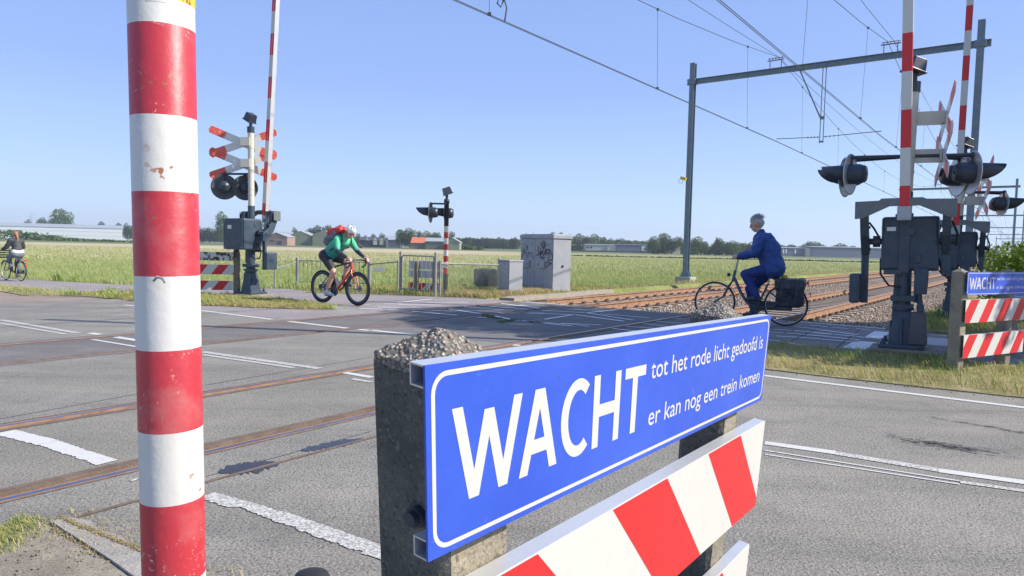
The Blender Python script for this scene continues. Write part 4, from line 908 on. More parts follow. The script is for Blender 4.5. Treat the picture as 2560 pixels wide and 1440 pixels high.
# ================================================================ BARRIER MACHINES
def machine(loc, rz, label, boom_tilt, lean=0, blen=6.5, boom_off=.0, z_first=.5, tiltx=0, mats=None, cond=True):
    """local frame: x along the pivot shaft, -y is the side the boom falls to"""
    gm = M_green
    t = empty('barrier_machine', loc, rz, label, 'barrier machine', 'level crossing barrier machines'); t.rotation_euler = (0, lean, rz)
    MB().box((0, .05, .03), (.72, .62, .08)).build('concrete_foot', M_conc_old, t, .02)
    mb = MB(); mb.box((0, .05, .10), (.50, .46, .05))
    for sx in (-.2, .2):
        for sy in (-.13, .23): mb.tube((sx, sy, .1), (sx, sy, .19), .022, n=6); mb.tube((sx, sy, .125), (sx, sy, .15), .036, n=6)
    mb.build('base_plate', gm, t, .006)
    mb = MB(); mb.box((0, .05, .33), (.30, .30, .42), taper=.62); mb.box((-.13, .05, .26), (.03, .34, .30), taper=.4); mb.box((.0, -.08, .28), (.03, .14, .32), taper=.4)
    mb.build('pedestal', gm, t, .008)
    mb = MB(); mb.box((.18, -.06, .335), (.20, .22, .40), taper=.8); mb.build('pedestal_box', M_dgrey, t, .012)
    mb = MB(); mb.tube((0, .05, .5), (0, .05, 1.2), .088, n=18); mb.tube((0, .05, .55), (0, .05, .58), .125, n=18); mb.box((0, .05, .70), (.27, .25, .07)); mb.box((0, .05, .60), (.23, .21, .05)); mb.build('column', gm, t, .004)
    mb = MB(); mb.tube((.20, -.02, .53), (.135, .0, 1.1), .034, n=10); mb.tube((.20, -.02, .53), (.19, -.017, .62), .045, n=10); mb.box((.14, 0, .8), (.05, .05, .3)); mb.build('conduit', gm, t)
    # cabinet
    mb = MB(); mb.box((.055, .22, 1.39), (.63, .50, .68)); mb.build('cabinet', gm, t, .035)
    cab = bpy.data.objects[-1] if False else [o for o in bpy.data.objects if o.parent == t and o.name.startswith('cabinet')][0]
    mb = MB(); mb.bb(-.245, .355, .475, .49, 1.06, 1.72); mb.bb(-.25, .36, .205, .215, 1.045, 1.735)
    for z in (1.18, 1.60):
        for s in (-.262, .372): mb.box((s, .17, z), (.022, .05, .07))
    mb.build('cabinet_door', gm, cab, .006)
    mb = MB(); mb.box((.06, -.055, 1.54), (.10, .04, .09)); mb.box((.15, -.05, 1.2), (.06, .05, .1)); mb.box((-.12, -.05, 1.03), (.2, .06, .06)); mb.bb(-.06, .06, -.06, -.03, 1.02, 1.7); mb.box((.19, -.06, .92), (.14, .09, .32)); mb.build('cabinet_fitting', gm, cab, .005)
    for z in (1.14, 1.64):
        MB().tube((.372, .12, z), (.372, .30, z), .012, n=8).build('hinge', M_galv, cab)
        MB().box((.376, .22, z + .0), (.012, .03, .055)).build('latch', M_galv, cab)
    for x in (-.20, .31):
        for z in (1.10, 1.68): MB().tube((x, .49, z), (x, .499, z), .012, n=6).build('bolt', M_galv, cab)
    MB().bb(.10, .22, .491, .494, 1.5, 1.58).build('type_plate', M_alu, cab); MB().bb(-.20, -.10, -.034, -.031, 1.55, 1.60).build('type_plate', M_alu, cab)
    MB().tube((.05, .2, 1.73), (.05, .2, 1.78), .03, n=10).tube((-.1, .15, 1.73), (-.1, .15, 1.77), .022, n=8).build('cabinet_vent', M_black, cab)
    # pivot shaft
    mb = MB(); mb.tube((-.46, .08, 1.42), (.54, .08, 1.42), .04, n=12); mb.tube((-.36, .08, 1.42), (-.28, .08, 1.42), .075, n=14); mb.tube((.385, .08, 1.42), (.46, .08, 1.42), .075, n=14); mb.build('pivot_shaft', M_black, t)
    # bridge : front plate with drooping ends
    pr = [(-.545, 1.70), (-.46, 1.70), (-.42, 1.72), (-.16, 1.845), (.16, 1.845), (.42, 1.72), (.46, 1.70), (.545, 1.70), (.545, 1.915), (.23, 1.925), (.19, 1.945), (-.25, 1.945), (-.28, 1.92), (-.545, 1.915)]
    mb = MB(); mb.prism(pr, 0, .012, (0, -.28, 0), (1, 0, 0), (0, 0, 1)); mb.bb(-.54, .54, -.28, -.16, 1.905, 1.915)
    for s in (-.545, .535): mb.bb(s, s + .01, -.279, -.15, 1.70, 1.904); mb.bb(s, s + .01, -.15, -.10, 1.71, 1.90)
    for x in (-.5, .5):
        for z in (1.75, 1.87): mb.tube((x, -.305, z), (x, -.285, z), .011, n=6)
    mb.build('bridge', mat('bridge_paint', (0.13, 0.145, 0.15), .5, noise=(10, .5, (0.18, 0.19, 0.19)), bump=(60, .1)), t, .004)
    # side arms, curved, with counterweight bar
    for s in (-1, 1):
        crv = [(-.24, 1.90), (-.13, 1.90), (-.10, 1.80), (-.08, 1.66), (.0, 1.52), (.14, 1.40), (.155, 1.25), (.02, 1.25), (-.05, 1.34), (-.16, 1.48), (-.24, 1.66), (-.25, 1.72)]
        mb = MB(); x0 = s * .445 - .045; mb.prism([(-(y) if False else y, z) for y, z in crv], 0, .09, (x0 + (.0), 0, 0), (0, 1, 0), (0, 0, 1))
        for y, z in ((.08, 1.42), (.10, 1.32), (-.02, 1.6)): mb.tube((x0 - .012, y, z), (x0 + .102, y, z), .02, n=8)
        ar = mb.build('swing_arm', gm, t, .01)
        if s < 0:
            mb = MB(); mb.bb(x0, x0 + .03, .05, .10, .62, 1.28); mb.bb(x0 + .055, x0 + .085, .05, .10, .62, 1.28); mb.bb(x0 + .03, x0 + .055, .06, .09, .62, 1.27); mb.build('counterweight_bar', gm, ar, .004)
            mb = MB(); mb.box((x0 - .055, .0, .815), (.12, .30, .38)); cw = mb.build('counterweight', gm, ar, .025)
            mb = MB(); mb.box((x0 - .117, .02, .82), (.006, .10, .04)); mb.box((x0 + .03, .0, .86), (.10, .03, .02)); mb.build('counterweight_slot', M_black, cw)
        else:
            mb = MB(); mb.bb(x0, x0 + .09, .03, .11, 1.0, 1.28); mb.build('counterweight_bar', gm, ar, .006)
    for pp, rr_ in (([(-.27, .10, 1.2), (-.26, .0, 1.0), (-.16, -.05, .86), (-.02, -.06, .84)], .012), ([(-.40, -.05, 1.66), (-.34, -.08, 1.58), (-.28, -.02, 1.46)], .012), ([(.37, .10, 1.2), (.40, .1, 1.05), (.52, .15, .9)], .012), ([(.50, -.06, 1.66), (.56, -.02, 1.5), (.55, .02, 1.36)], .014)):
        MB().path(pp, rr_, 6).build('cable', M_rubber, t)
    # boom
    hold = MB(); hold.bb(-.075 + boom_off, .075 + boom_off, -.33, -.20, 1.67, 1.84); hold.build('boom_holder', M_galv, t, .004)
    bo = empty('boom', (boom_off, -.235, 1.84)); bo.parent = t; bo.rotation_euler = boom_tilt
    bm_ = MB(); bm_.bb(-.056, .056, -.056, .056, -.1, blen); bobj = bm_.build('boom_profile', M_alu, bo, .006)
    st = MB(); z = -.02; k = 0; seq = z_first
    z = seq; red_ = True
    st2 = MB()
    lo = -.02
    while lo < blen - .05:
        hi = min((z if lo < z else lo + .46), blen)
        st2.bb(-.0545, .0545, -.0585, -.0562, lo + .001, hi, 1 if red_ else 0)
        st2.bb(-.0545, -.006, .0562, .0585, lo + .001, hi, 1 if red_ else 0); st2.bb(.006, .0545, .0562, .0585, lo + .001, hi, 1 if red_ else 0)
        st2.bb(.0562, .0576, -.052, -.006, lo + .001, hi, 1 if red_ else 0); st2.bb(.0562, .0576, .006, .052, lo + .001, hi, 1 if red_ else 0)
        lo = hi; red_ = not red_
    st2.build('boom_stripes', [M_whitef, M_red], bobj)
    return t
EA = math.atan2(EV.y, EV.x)
m1p = Vector(hit(2253, 884)); m1 = machine(m1p, EA, 'largest dark barrier machine, in tree shade with raised boom, right of the cyclist in blue', (R(0), R(-.7), 0), R(-1.2), 7, .0, .25)
m2p = Vector(hit(2375, 800)); m2 = machine(m2p, EA, 'farther dark barrier machine with raised boom, seen behind the nearer one beside the hedge', (R(1), R(0.2), 0), 0, 7, .0, .42)
m3p = Vector(hit(632, 742)); m3 = machine(m3p, R(152), 'dark barrier machine with raised boom on the left verge, next to the peeling barricade', (R(-1.0), R(-5.0), 0), 0, 7, -.14, .25)
e3 = Vector(EV)
ex = e3
signal_mast(m1p + Vector((.02, .16, 0)), 'tall signal mast seen from the side with edge-on crossbucks, rising from the nearest barrier machine', Vector((.905, -.425, 0)), [((-.60, .28, 2.28), 2.50, (-.72, .69, 0), .27), ((-.50, .62, 2.28), 2.50, (-.72, .69, 0), .27), ((.62, -.30, 2.28), 2.50, (.985, -.17, 0), .27), ((.66, .02, 2.28), 2.50, (.985, -.17, 0), .27)], (0, .7), 3.30, 2.05, 'right')
signal_mast(m2p + Vector((.10, .18, 0)), 'farther signal mast with edge-on crossbucks, between the overhead line mast and the second raised boom', Vector((.905, -.425, 0)), [((.60, -.35, 2.30), 2.52, (.985, -.17, 0), .22), ((.75, -.1, 2.30), 2.52, (.985, -.17, 0), .22)], (0, 2.0), 3.15, 2.05, 'right')
wN = Vector((-.60, .80, 0))
signal_mast(m3p + Vector((.0, -.05, 0)), 'signal mast with two frontal crossbucks and round lamps on the left verge', Vector((-.22, .97, 0)), [((-.62, .06, 2.43), 2.72, (-.35, .93, 0), .28), ((-.22, .22, 2.43), 2.72, (-.55, .83, 0), .28)], (0, -.4), 3.62, 2.02, 'left')
# ================================================================ OVERHEAD LINE
PA0 = 28.3; PSP = 57.5; BL, BR = -12.0, -1.85; ZB = 8.42
def ipe(mb, p0, p1, w, h, side):      # I-profile bar
    p0 = Vector(p0); p1 = Vector(p1); d = (p1 - p0).normalized(); s = Vector(side).normalized(); u_ = d.cross(s)
    for e in (-1, 1): mb.bar(p0 + u_ * e * h / 2, p1 + u_ * e * h / 2, w, .018, upv=tuple(u_))
    mb.bar(p0, p1, .014, h - .018, upv=tuple(u_))
def insulator(name, parent, p0, p1, r=.045, n=6):
    p0 = Vector(p0); p1 = Vector(p1); mb = MB(); mb.tube(p0, p1, .012, n=6)
    for k in range(n):
        c = p0.lerp(p1, (k + .5) / n); d = (p1 - p0).normalized(); mb.tube(c - d * .012, c + d * .012, r, r * .5, n=10)
    return mb.build(name, M_insul, parent)
M_insul = mat('insulator', (0.10, 0.06, 0.045), .25)
M_wire = mat('wire', (0.05, 0.07, 0.08), .5, .3)
def catenary_mast(parent_loc, H, foot, name_label, grp):
    t = empty('catenary_mast', parent_loc, -DA, name_label, 'mast', grp)
    mb = MB(); ipe(mb, (0, 0, foot), (0, 0, H), .21, .22, (1, 0, 0)); mb.build('mast_column', M_mast, t)
    mb = MB(); mb.box((0, 0, foot + .01), (.46, .46, .03))
    for s in (-1, 1): mb.prism([(.11, 0), (.22, 0), (.11, .25)], -.01, .01, (0, s * .09, foot + .02), (1, 0, 0), (0, 0, 1)); mb.prism([(-.11, 0), (-.11, .25), (-.22, 0)], -.01, .01, (0, s * .09, foot + .02), (1, 0, 0), (0, 0, 1))
    mb.build('foot_plate', M_mast, t); MB().box((0, 0, foot - .4), (.78, .78, .8), taper=.88).build('concrete_foundation', M_conc, t, .02)
    mb = MB(); mb.box((0, 0, ZB - parent_loc.z), (.34, .30, .22)); mb.build('beam_clamp', M_mast, t, .01)
    return t
proto_near = None
def portal(k):
    a = PA0 + PSP * k; z0 = -.02
    for b, nm in ((BL, 'left'), (BR, 'right')):
        ff = .12 if b == BL else .1
        if k == 0: lb = 'tall grey mast on a concrete block behind the cyclist in blue' if b == BL else 'tall dark mast on the hedge side carrying the right end of the nearest beam'
        else: lb = 'receding row mast on the %s side of the tracks, beyond the nearest portal' % ('field' if b == BL else 'hedge')
        g = 'overhead line masts' if k == 0 else 'receding overhead line masts, %s side' % ('field' if b == BL else 'hedge')
        catenary_mast(ab(a, b, 0), 9.2, ff if k == 0 else .1, lb, g)
    t = empty('portal_beam', ab(a, 0, ZB), -DA, 'nearest steel beam spanning both tracks between two tall masts' if k == 0 else 'more distant steel beam spanning both tracks, in the receding row', 'beam', 'portal beams' if k == 0 else 'receding portal beams')
    mb = MB(); ipe(mb, (BL - .25, 0, 0), (BR + .3, 0, 0), .15, .2, (0, 1, 0)); mb.build('beam', M_mast, t)
    for bc in (-8.58, -4.55):
        mb = MB(); 
        for s in (-.22, .22): mb.bar((bc + s, 0, .1), (bc + s, 0, .42), .03, .03)
        mb.bar((bc - .32, 0, .42), (bc + .32, 0, .42), .04, .04); mb.build('insulator_frame', M_mast, t)
        insulator('insulator', t, (bc - .3, 0, .5), (bc + .3, 0, .5), .05, 5)
    # registration drop post in the middle
    mb = MB(); bm_ = -6.75
    mb.bar((bm_ - .06, 0, -.1), (bm_ - .06, 0, -2.95), .03, .03); mb.bar((bm_ + .06, 0, -.1), (bm_ + .06, 0, -2.95), .03, .03); mb.bar((bm_ - .9, 0, -.1), (bm_ - .07, 0, -2.0), .05, .05); mb.box((bm_, 0, -2.0), (.16, .05, .12)); mb.box((bm_, 0, -2.9), (.16, .05, .06))
    mb.build('drop_post', M_mast, t)
    for s, bc in ((-1, -8.58), (1, -4.55)):
        tip = Vector((bc + .25 * (-s) * .6, 0, 5.75 - ZB)); st = Vector((bm_ + s * .08, 0, -2.72)); mid = st.lerp(tip, .3)
        insulator('arm_insulator', t, st, mid, .05, 4); MB().tube(mid, tip, .016, n=6).build('steady_arm', M_mast, t)
    return t
for k in range(0, 9): portal(k)
# yellow box on the nearest left mast
yb_ = at_d(1710, 446, 29.7); t = empty('yellow_lock_box', at_d(1714, 446, 29.62), -DA, 'small yellow box with a wire loop strapped to the grey mast', 'box')
mb = MB(); mb.box((-.1, 0, 0), (.26, .12, .13), (0, .3, 0)); mb.build('box_body', mat('yellow_paint', (0.75, 0.50, 0.04), .5), t, .01); MB().torus((-.22, 0, -.1), (0, 1, 0), .10, .008, 16, 5).build('wire_loop', M_wire, t)
def wire(name, pts, r, label=None, cat='wire', group=None, parent=None, m=None):
    """thin wire as a real tube through pts"""
    mb = MB(); pts = [Vector(p) for p in pts]; n = 5; vs = []
    for i, p in enumerate(pts):
        d = (pts[min(i + 1, len(pts) - 1)] - pts[max(i - 1, 0)]).normalized(); a = Vector((0, 0, 1)) if abs(d.z) < .9 else Vector((1, 0, 0)); x = a.cross(d).normalized(); y = d.cross(x)
        for j in range(n): t_ = 2 * math.pi * j / n; vs.append(p + x * (r * math.cos(t_)) + y * (r * math.sin(t_)))
    fs = [(i * n + j, i * n + (j + 1) % n, (i + 1) * n + (j + 1) % n, (i + 1) * n + j) for i in range(len(pts) - 1) for j in range(n)]
    mb.add(vs, fs, 0, True); o = mb.build(name, m or M_wire, parent); return tag(o, label, cat, group) if label else o
ZC = 5.62
def stag(a, bc, s): # zig-zag of the contact wire
    u = (a - PA0) / PSP; k = math.floor(u); f = u - k; v = (-.22 if k % 2 else .22); v2 = -v; return bc + (v * (1 - f) + v2 * f) * s
def zmess(a):
    u = (a - PA0) / PSP; f = u - math.floor(u); return (ZB + .52) - 4 * f * (1 - f) * 1.95
def zfeed(a):
    u = (a - PA0) / PSP; f = u - math.floor(u); return (ZB + .56) - 4 * f * (1 - f) * .75
for bc, s, nm in ((-8.58, 1, 'far'), (-4.55, -1, 'near')):
    al = list(np.arange(PA0 - PSP, PA0 + 6 * PSP + .1, PSP / 12)); side = 'left, over the far track' if nm == 'far' else 'right, over the near track'
    w_ = empty('overhead_wire', ab(PA0, bc, ZC), 0, 'overhead contact wire set hanging on droppers, %s' % side, 'overhead wire', 'overhead wires'); o3 = ab(PA0, bc, ZC)
    for e in (-.022, .022): wire('contact_wire', [ab(a, stag(a, bc, s) + e, ZC) - o3 for a in al], .0085, parent=w_)
    wire('messenger_wire', [ab(a, stag(a, bc, s) * .5 + bc * .5, zmess(a)) - o3 for a in al], .010, parent=w_)
    for k in range(-1, 3):
        for i in range(1, 9):
            a = PA0 + PSP * k + PSP * (i - .5) / 8; p0 = ab(a, stag(a, bc, s), ZC); p1 = ab(a, stag(a, bc, s) * .5 + bc * .5, zmess(a)); r_ = .005
            mb = MB(); mb.tube(p0 - o3, p1 - o3, r_, n=4); mb.box(p0 - o3 + Vector((0, 0, .02)), (.07, .05, .05)); mb.box(p1 - o3, (.05, .05, .06)); mb.build('dropper', M_wire, w_)
    wire('feeder_wire', [ab(a, bc + .06, zfeed(a)) for a in al], .009, 'thin feeder wire stretched above the %s track' % nm, 'wire', 'feeder wires')
lp = ab(PA0 - PSP * .385, stag(PA0 - PSP * .385, -8.58, 1), ZC); pts = [at_d(1262, 52, lp.y), at_d(1267, 20, lp.y), at_d(1262, 2, lp.y), at_d(1248, -6, lp.y), at_d(1243, 8, lp.y), at_d(1252, 18, lp.y), at_d(1258, 4, lp.y), at_d(1256, -20, lp.y)]
wire('jumper_cable', pts, .012, 'black looped jumper cable hanging at the top edge of the picture', 'cable')

# ================================================================ CABINETS
def louvre(mb, x0, x1, z, y, n=3, m=0):
    for k in range(n): mb.bb(x0, x1, y - .008, y, z + k * .022, z + k * .022 + .008, m)
M_cab = mat('cabinet_zinc', rough=.55, build=lambda nt, p, tc: (lambda g: (g.color(g.mix(g.ramp(g.noise(3, 7, .7), .3, .75), (0.27, 0.29, 0.31), (0.37, 0.38, 0.39))), g.bump(g.noise(20), .1, .01)))(G(nt, p, tc)))
cA, cB = hit(1307, 722), hit(1400, 733); cA = at(1300, 722); cB = at(1398, 733); cC = at(1424, 727)
def cabinet_frame(A_, B_): d = (B_ - A_); L = d.length; d.normalize(); return L, d, math.atan2(d.y, d.x)
L, dx, rz = cabinet_frame(cA, cB); Hc = 1.50
t = empty('relay_cabinet', cA, rz, 'large grey two-door steel cabinet with black graffiti scrawls', 'cabinet', 'grey trackside cabinets')
dp = .62; L = 1.62
mb = MB(); mb.bb(0, L, 0, dp, .03, Hc); mb.bb(.02, L - .02, .02, dp - .02, 0, .03); mb.build('cabinet_body', M_cab, t, .006)
mb = MB(); mb.bb(-.03, L + .03, -.03, dp + .03, Hc - .001 + .002, Hc + .10); mb.box((L / 2, dp / 2, Hc + .115), (L + .02, dp + .02, .03), taper=.94); mb.build('cabinet_roof', M_cab, t, .006)
for k, (x0, x1) in enumerate(((.02, L * .455), (L * .465, L - .02))):
    mb = MB(); mb.bb(x0, x1, -.012, -.001, .05, Hc - .02); mb.bb((x0 + x1) / 2 - .006, (x0 + x1) / 2 + .006, -.018, -.013, .05, Hc - .02); louvre(mb, x0 + .1, x0 + .26, .12, -.013); louvre(mb, x1 - .26, x1 - .1, .12, -.013); louvre(mb, x0 + .1, x0 + .26, Hc - .2, -.013); louvre(mb, x1 - .26, x1 - .1, Hc - .2, -.013)
    d_ = mb.build('door', M_cab, t, .003)
    mb = MB(); c_ = x0 + .32 + .04 * k; mb.bb(c_ - .17, c_ + .17, -.06, -.019, .66, .86); mb.build('lock_cover', M_cab, d_, .006)
    MB().bb(c_ + (.09 if k == 0 else -.13), c_ + (.13 if k == 0 else -.09), -.064, -.061, .73, .79).build('lock_hole', M_black, d_)
mb = MB()
for x in (.12, .48): mb.torus((x, .1, Hc + .15), (0, 1, 0), .025, .006, 12, 5)
mb.build('lifting_eye', M_galv, t); MB().bb(L + .0005, L + .02, .3, .36, .70, .76).build('side_lock', M_black, t)
M_ink = mat('spray_ink', (0.02, 0.02, 0.045), .4)
def scrawl(pts_list, name, parent, x0, z0, sx, sz, w, y=-.0205, m=None):
    mb = MB()
    for pts in pts_list:
        ps = [Vector((x0 + a * sx, y, z0 - b * sz)) for a, b in pts]
        for p, q in zip(ps, ps[1:]):
            d = (q - p); 
            if d.length < 1e-5: continue
            d.normalize(); s = Vector((-d.z, 0, d.x)) * w / 2; mb.add([p - s - d * w * .3, q - s + d * w * .3, q + s + d * w * .3, p + s - d * w * .3], [(0, 1, 2, 3)])
    return mb.build(name, m or M_ink, parent)
circ = lambda cx, cy, r, n=12, a0=0, a1=360: [(cx + r * math.cos(R(a0 + (a1 - a0) * k / n)), cy + r * math.sin(R(a0 + (a1 - a0) * k / n))) for k in range(n + 1)]
# right-hand scrawl, in source crop pixels (x 1560-1760, y 690-900) of a 545 px wide front
SC = 1.62 / 436.0; SZ = 1.50 / 470.0
gR = [circ(90, 30, 26), circ(92, 32, 12), [(100, 55), (62, 105), (20, 112)], [(25, 45), (40, 60), (22, 80), (50, 90), (28, 112), (70, 96)], [(60, 60), (58, 120), (84, 84), (60, 88)], [(84, 84), (92, 120)], [(96, 118), (118, 58), (124, 120)], [(98, 98), (126, 98)], circ(142, 84, 16, 10, 0, 330), [(158, 70), (160, 118), (146, 140)], [(160, 66), (200, 118), (196, 145), (150, 150), (140, 168), (188, 172), (150, 190), (136, 204)], [(50, 128), (108, 128)], [(64, 136), (104, 140)]]
gL = [[(20, 50), (44, 30), (40, 60), (16, 104)], [(50, 62), (58, 44), (54, 70)], [(66, 38), (74, 30), (84, 34)], [(70, 60), (72, 104)], circ(78, 14, 8), [(90, 100), (96, 60), (112, 56), (116, 98)], [(124, 64), (136, 60), (150, 74), (152, 96)], circ(158, 104, 3, 6), circ(196, 82, 3, 6), [(30, 84), (18, 100)]]
scrawl(gR, 'graffiti', t, L * .465 + .03, Hc - .06, SC * 1.12, SZ * 1.15, .026); scrawl(gL, 'graffiti', t, .02, Hc - .20, SC * 1.1, SZ * 1.1, .021)
tx_ = text_mesh('roof_number', '1-GV 1174 J', .07, .9, M_whitef, t, Matrix.Translation((L * .36, -.032, Hc + .025)) @ Matrix.Rotation(R(90), 4, 'X'))
bA, bB = at(1247, 731), at(1303, 733); bF = at(1272, 737)
dd_ = Vector((1, 0, 0)); bA = at(1243, 734) ; dv = (bF - bA); rz2 = math.atan2(dv.y, dv.x)
rz2 = rz; t = empty('electrical_box', Vector((bF.x, bF.y, 0)) - Vector((math.cos(rz2), math.sin(rz2), 0)) * .52, rz2, 'small pale grey metal box with faint scribble, left of the big cabinet', 'cabinet', 'grey trackside cabinets')
mb = MB(); mb.bb(0, .52, 0, .42, .02, .86); mb.build('box_body', M_cab, t, .006); MB().bb(-.015, .535, -.015, .435, .86, .90).build('box_lid', M_cab, t, .005); MB().bb(.02, .5, -.01, -.001, .06, .84).build('box_door', M_cab, t, .004)
scrawl([[(10, 60), (10, 20), (40, 14)], [(60, 70), (60, 20), (90, 26), (84, 44), (62, 46)], [(100, 60), (120, 20), (150, 50), (108, 52)], circ(140, 30, 18), [(60, 80), (140, 84)], [(80, 92), (120, 94)]], 'graffiti', t, .04, .84, .0028, .0028, .008, -.0125, mat('faded_ink', (0.62, 0.63, 0.65), .6))
# concrete slab strip before the cabinets
sheet('pavement', [bq(-10.4, 13.9), bq(-9.95, 14.0), bq(-10.2, 19.4), bq(-12.9, 18.9), bq(-12.4, 15.0)], 0.009, mat('sandy_paving', rough=.95, build=conc_b((0.30, 0.26, 0.20), (0.40, 0.35, 0.28))), .1)
# concrete ring behind the chain-link fence
cr_ = at(1213, 718); t = MB(); t.lathe([(.30, 0), (.36, .08), (.36, .5), (.33, .55), (.1, .57)], 20); t = t.build('concrete_drum', M_conc_old, None, loc=(cr_.x, cr_.y, 0)); t.rotation_euler = (0, 0, .3); tag(t, 'squat grey concrete drum behind the chain-link fence', 'drum')

# ================================================================ GATES AND FENCES
def gate_panel(p0, p1, h, nbars, label, name='barred_gate', post=.05, fr=.016):
    d = p1 - p0; L = d.length; rz_ = math.atan2(d.y, d.x); t = empty(name, p0, rz_, label, 'gate', 'barred gates'); dz = (p1.z - p0.z)
    mb = MB(); mb.path([(.03, 0, h * .12), (.03, 0, h * .93), (.06, 0, h * .97), (L - .06, 0, h * .97 + dz), (L - .03, 0, h * .93 + dz), (L - .03, 0, h * .12 + dz)], fr); mb.tube((.03, 0, h * .14), (L - .03, 0, h * .14 + dz), fr * .8); mb.build('gate_frame', M_galvd, t)
    first = None
    for k in range(nbars):
        x = .03 + (L - .06) * (k + 1) / (nbars + 1)
        if first is None: mb = MB(); mb.tube((0, 0, h * .10), (0, 0, h * .95), fr * .55, n=6); first = mb.build('bar', M_galvd, t); o = first
        else: o = first.copy(); col.objects.link(o); o.parent = t
        o.location = (x, 0, dz * x / L)
    for x, zz in ((0, 0), (L, dz)): mb = MB(); mb.tube((x - .02 if x == 0 else x + .02, 0, zz - .1), (x - .02 if x == 0 else x + .02, 0, zz + h * 1.06), post, n=12); mb.ellip((x - .02 if x == 0 else x + .02, 0, zz + h * 1.06), (post, post, post * .4)); mb.build('gate_post', M_galvd, t)
    return t
M_galvd = mat('dull_galvanised', (0.30, 0.31, 0.29), .6, .3, noise=(12, .6, (0.20, 0.20, 0.18)))
G0, G1 = hit(745, 713), hit(922, 717); G0 = at(745, 713); G1 = at(922, 718)
gate_panel(G0, G1, .74, 15, 'wide low gate of thin upright bars, right behind the racing cyclist')
G2, G3 = at(1002, 735), at(1086, 741)
gate_panel(G2, G3, 1.0, 7, 'small upright gate of thin bars between two square posts, in front of boards', post=.032)
def hand_rail(p0, p1, z0, z1, label, r=.018, posts=()):
    t = empty('hand_rail', p0, 0, label, 'railing', 'hand rails'); q = p1 - p0; mb = MB(); mb.tube((0, 0, z0), (q.x, q.y, q.z + z1), r, n=8); mb.build('rail', M_galvd, t)
    for f in posts: mb = MB(); mb.tube((q.x * f, q.y * f, 0), (q.x * f, q.y * f, z0 + (z1 - z0) * f + .03), .022, n=8); mb.build('rail_post', M_galvd, t)
    return t
hand_rail(at(686, 722), G0 + Vector((-.05, 0, 0)), .52, .66, 'short sloping rail between the barrier machine and the wide gate', posts=(.02,))
hand_rail(G1 + Vector((.05, 0, 0)), G2 + Vector((-.1, .2, 0)), .66, .80, 'thin rail joining the wide gate to the small gate', posts=(.98,))
# small plate on that rail
pp = at_d(948, 674, G1.y + .0); mb = MB(); mb.box((0, 0, 0), (.30, .01, .13)); tag(mb.build('number_plate', M_alu, None, .003, loc=pp), 'small blank grey plate hanging under the thin rail', 'plate')
# chain-link fence to the right of the small gate
F0, F1 = G3 + Vector((.12, .1, 0)), at(1245, 729); q = F1 - F0; Lf = q.length; t = empty('chain_link_fence', F0, math.atan2(q.y, q.x), 'chain-link fence under a tube rail, behind the slim striped post', 'fence')
MB().tube((0, 0, .80), (Lf, 0, .74), .022, n=8).build('top_rail', M_galvd, t); MB().tube((Lf, 0, 0), (Lf, 0, .92), .026, n=10).build('fence_post', M_galvd, t); MB().tube((0, 0, 0), (0, 0, .86), .026, n=10).build('fence_post', M_galvd, t)
mb = MB(); s = .07; n = int(Lf / s)
for k in range(-11, n + 1):
    for sg in (1, -1):
        x0, x1 = k * s, k * s + .76 if sg > 0 else k * s
        a = (k * s, .02); b = (k * s + .75, .77); 
        if sg < 0: a = (k * s, .77); b = (k * s + .75, .02)
        # clip in x
        (xa, za), (xb, zb_) = a, b; sl_ = (zb_ - za) / (xb - xa)
        if xb < 0 or xa > Lf: continue
        if xa < 0: za -= sl_ * xa; xa = 0
        if xb > Lf: zb_ -= sl_ * (xb - Lf); xb = Lf
        mb.bar((xa, sg * .002, za), (xb, sg * .002, zb_), .0022, .0022)
mb.build('wire_mesh', M_galvd, t)

# ================================================================ FOREGROUND KERB CORNER
M_grav = mat('gravelly_ground', rough=.95, build=conc_b((0.20, 0.17, 0.125), (0.34, 0.30, 0.23), (0.50, 0.45, 0.37)))
k0, k1 = at(128, 1318), at(400, 1440); 
sl_poly = [at(128, 1312), at(168, 1300), at(225, 1310), at(250, 1335), at(300, 1345), at(330, 1380), at(420, 1420), at(520, 1500), at(430, 1520), at(280, 1410)]
sheet('kerb_slab', sl_poly, .016, mat('kerb_concrete', rough=.8, build=conc_b((0.30, 0.28, 0.24), (0.38, 0.35, 0.30))), .05)
gp = [at(-60, 1345), at(0, 1322), at(110, 1300), at(128, 1320), at(280, 1412), at(430, 1525), at(600, 1650), at(200, 1900), at(-400, 1700)]
og = sheet('gravel_verge', gp, .006, M_grav, .05)
gm_ = MB()
rr = random.Random(4)
for k in range(260):      # small stones, moss and crumbs at the kerb
    px = rr.uniform(-40, 470); py = rr.uniform(1325, 1560)
    p = at(px, py); 
    if not in_poly(np.array([p.x]), np.array([p.y]), gp)[0]: continue
    s = rr.uniform(.003, .010); gm_.ellip((p.x, p.y, .008), (s, s * rr.uniform(.6, 1), s * .6), (0, 0, rr.random() * 3), 6)
tag(gm_.build('gravel', M_pebble), kind='stuff')
mm = MB()
for k in range(1500):
    f = rr.random(); p = at(150 + 230 * f, 1302 + 95 * f + rr.gauss(0, 3)) if k % 3 else at(130 + 190 * f, 1326 + 100 * f + rr.gauss(0, 4)); s = rr.uniform(.0015, .005)
    mm.ellip((p.x, p.y, .018 if k % 3 else .008), (s, s * rr.uniform(.6, 1), s * rr.uniform(.4, .9)), (0, 0, rr.random() * 3), 6)
tag(mm.build('moss', mat('dry_moss', (0.13, 0.11, 0.045), 1.0, noise=(120, 1, (0.28, 0.22, 0.12), .4, .6))), kind='stuff')
gpoly = [at(-60, 1350), at(0, 1318), at(115, 1296), at(130, 1325), at(60, 1375), at(-60, 1390)]
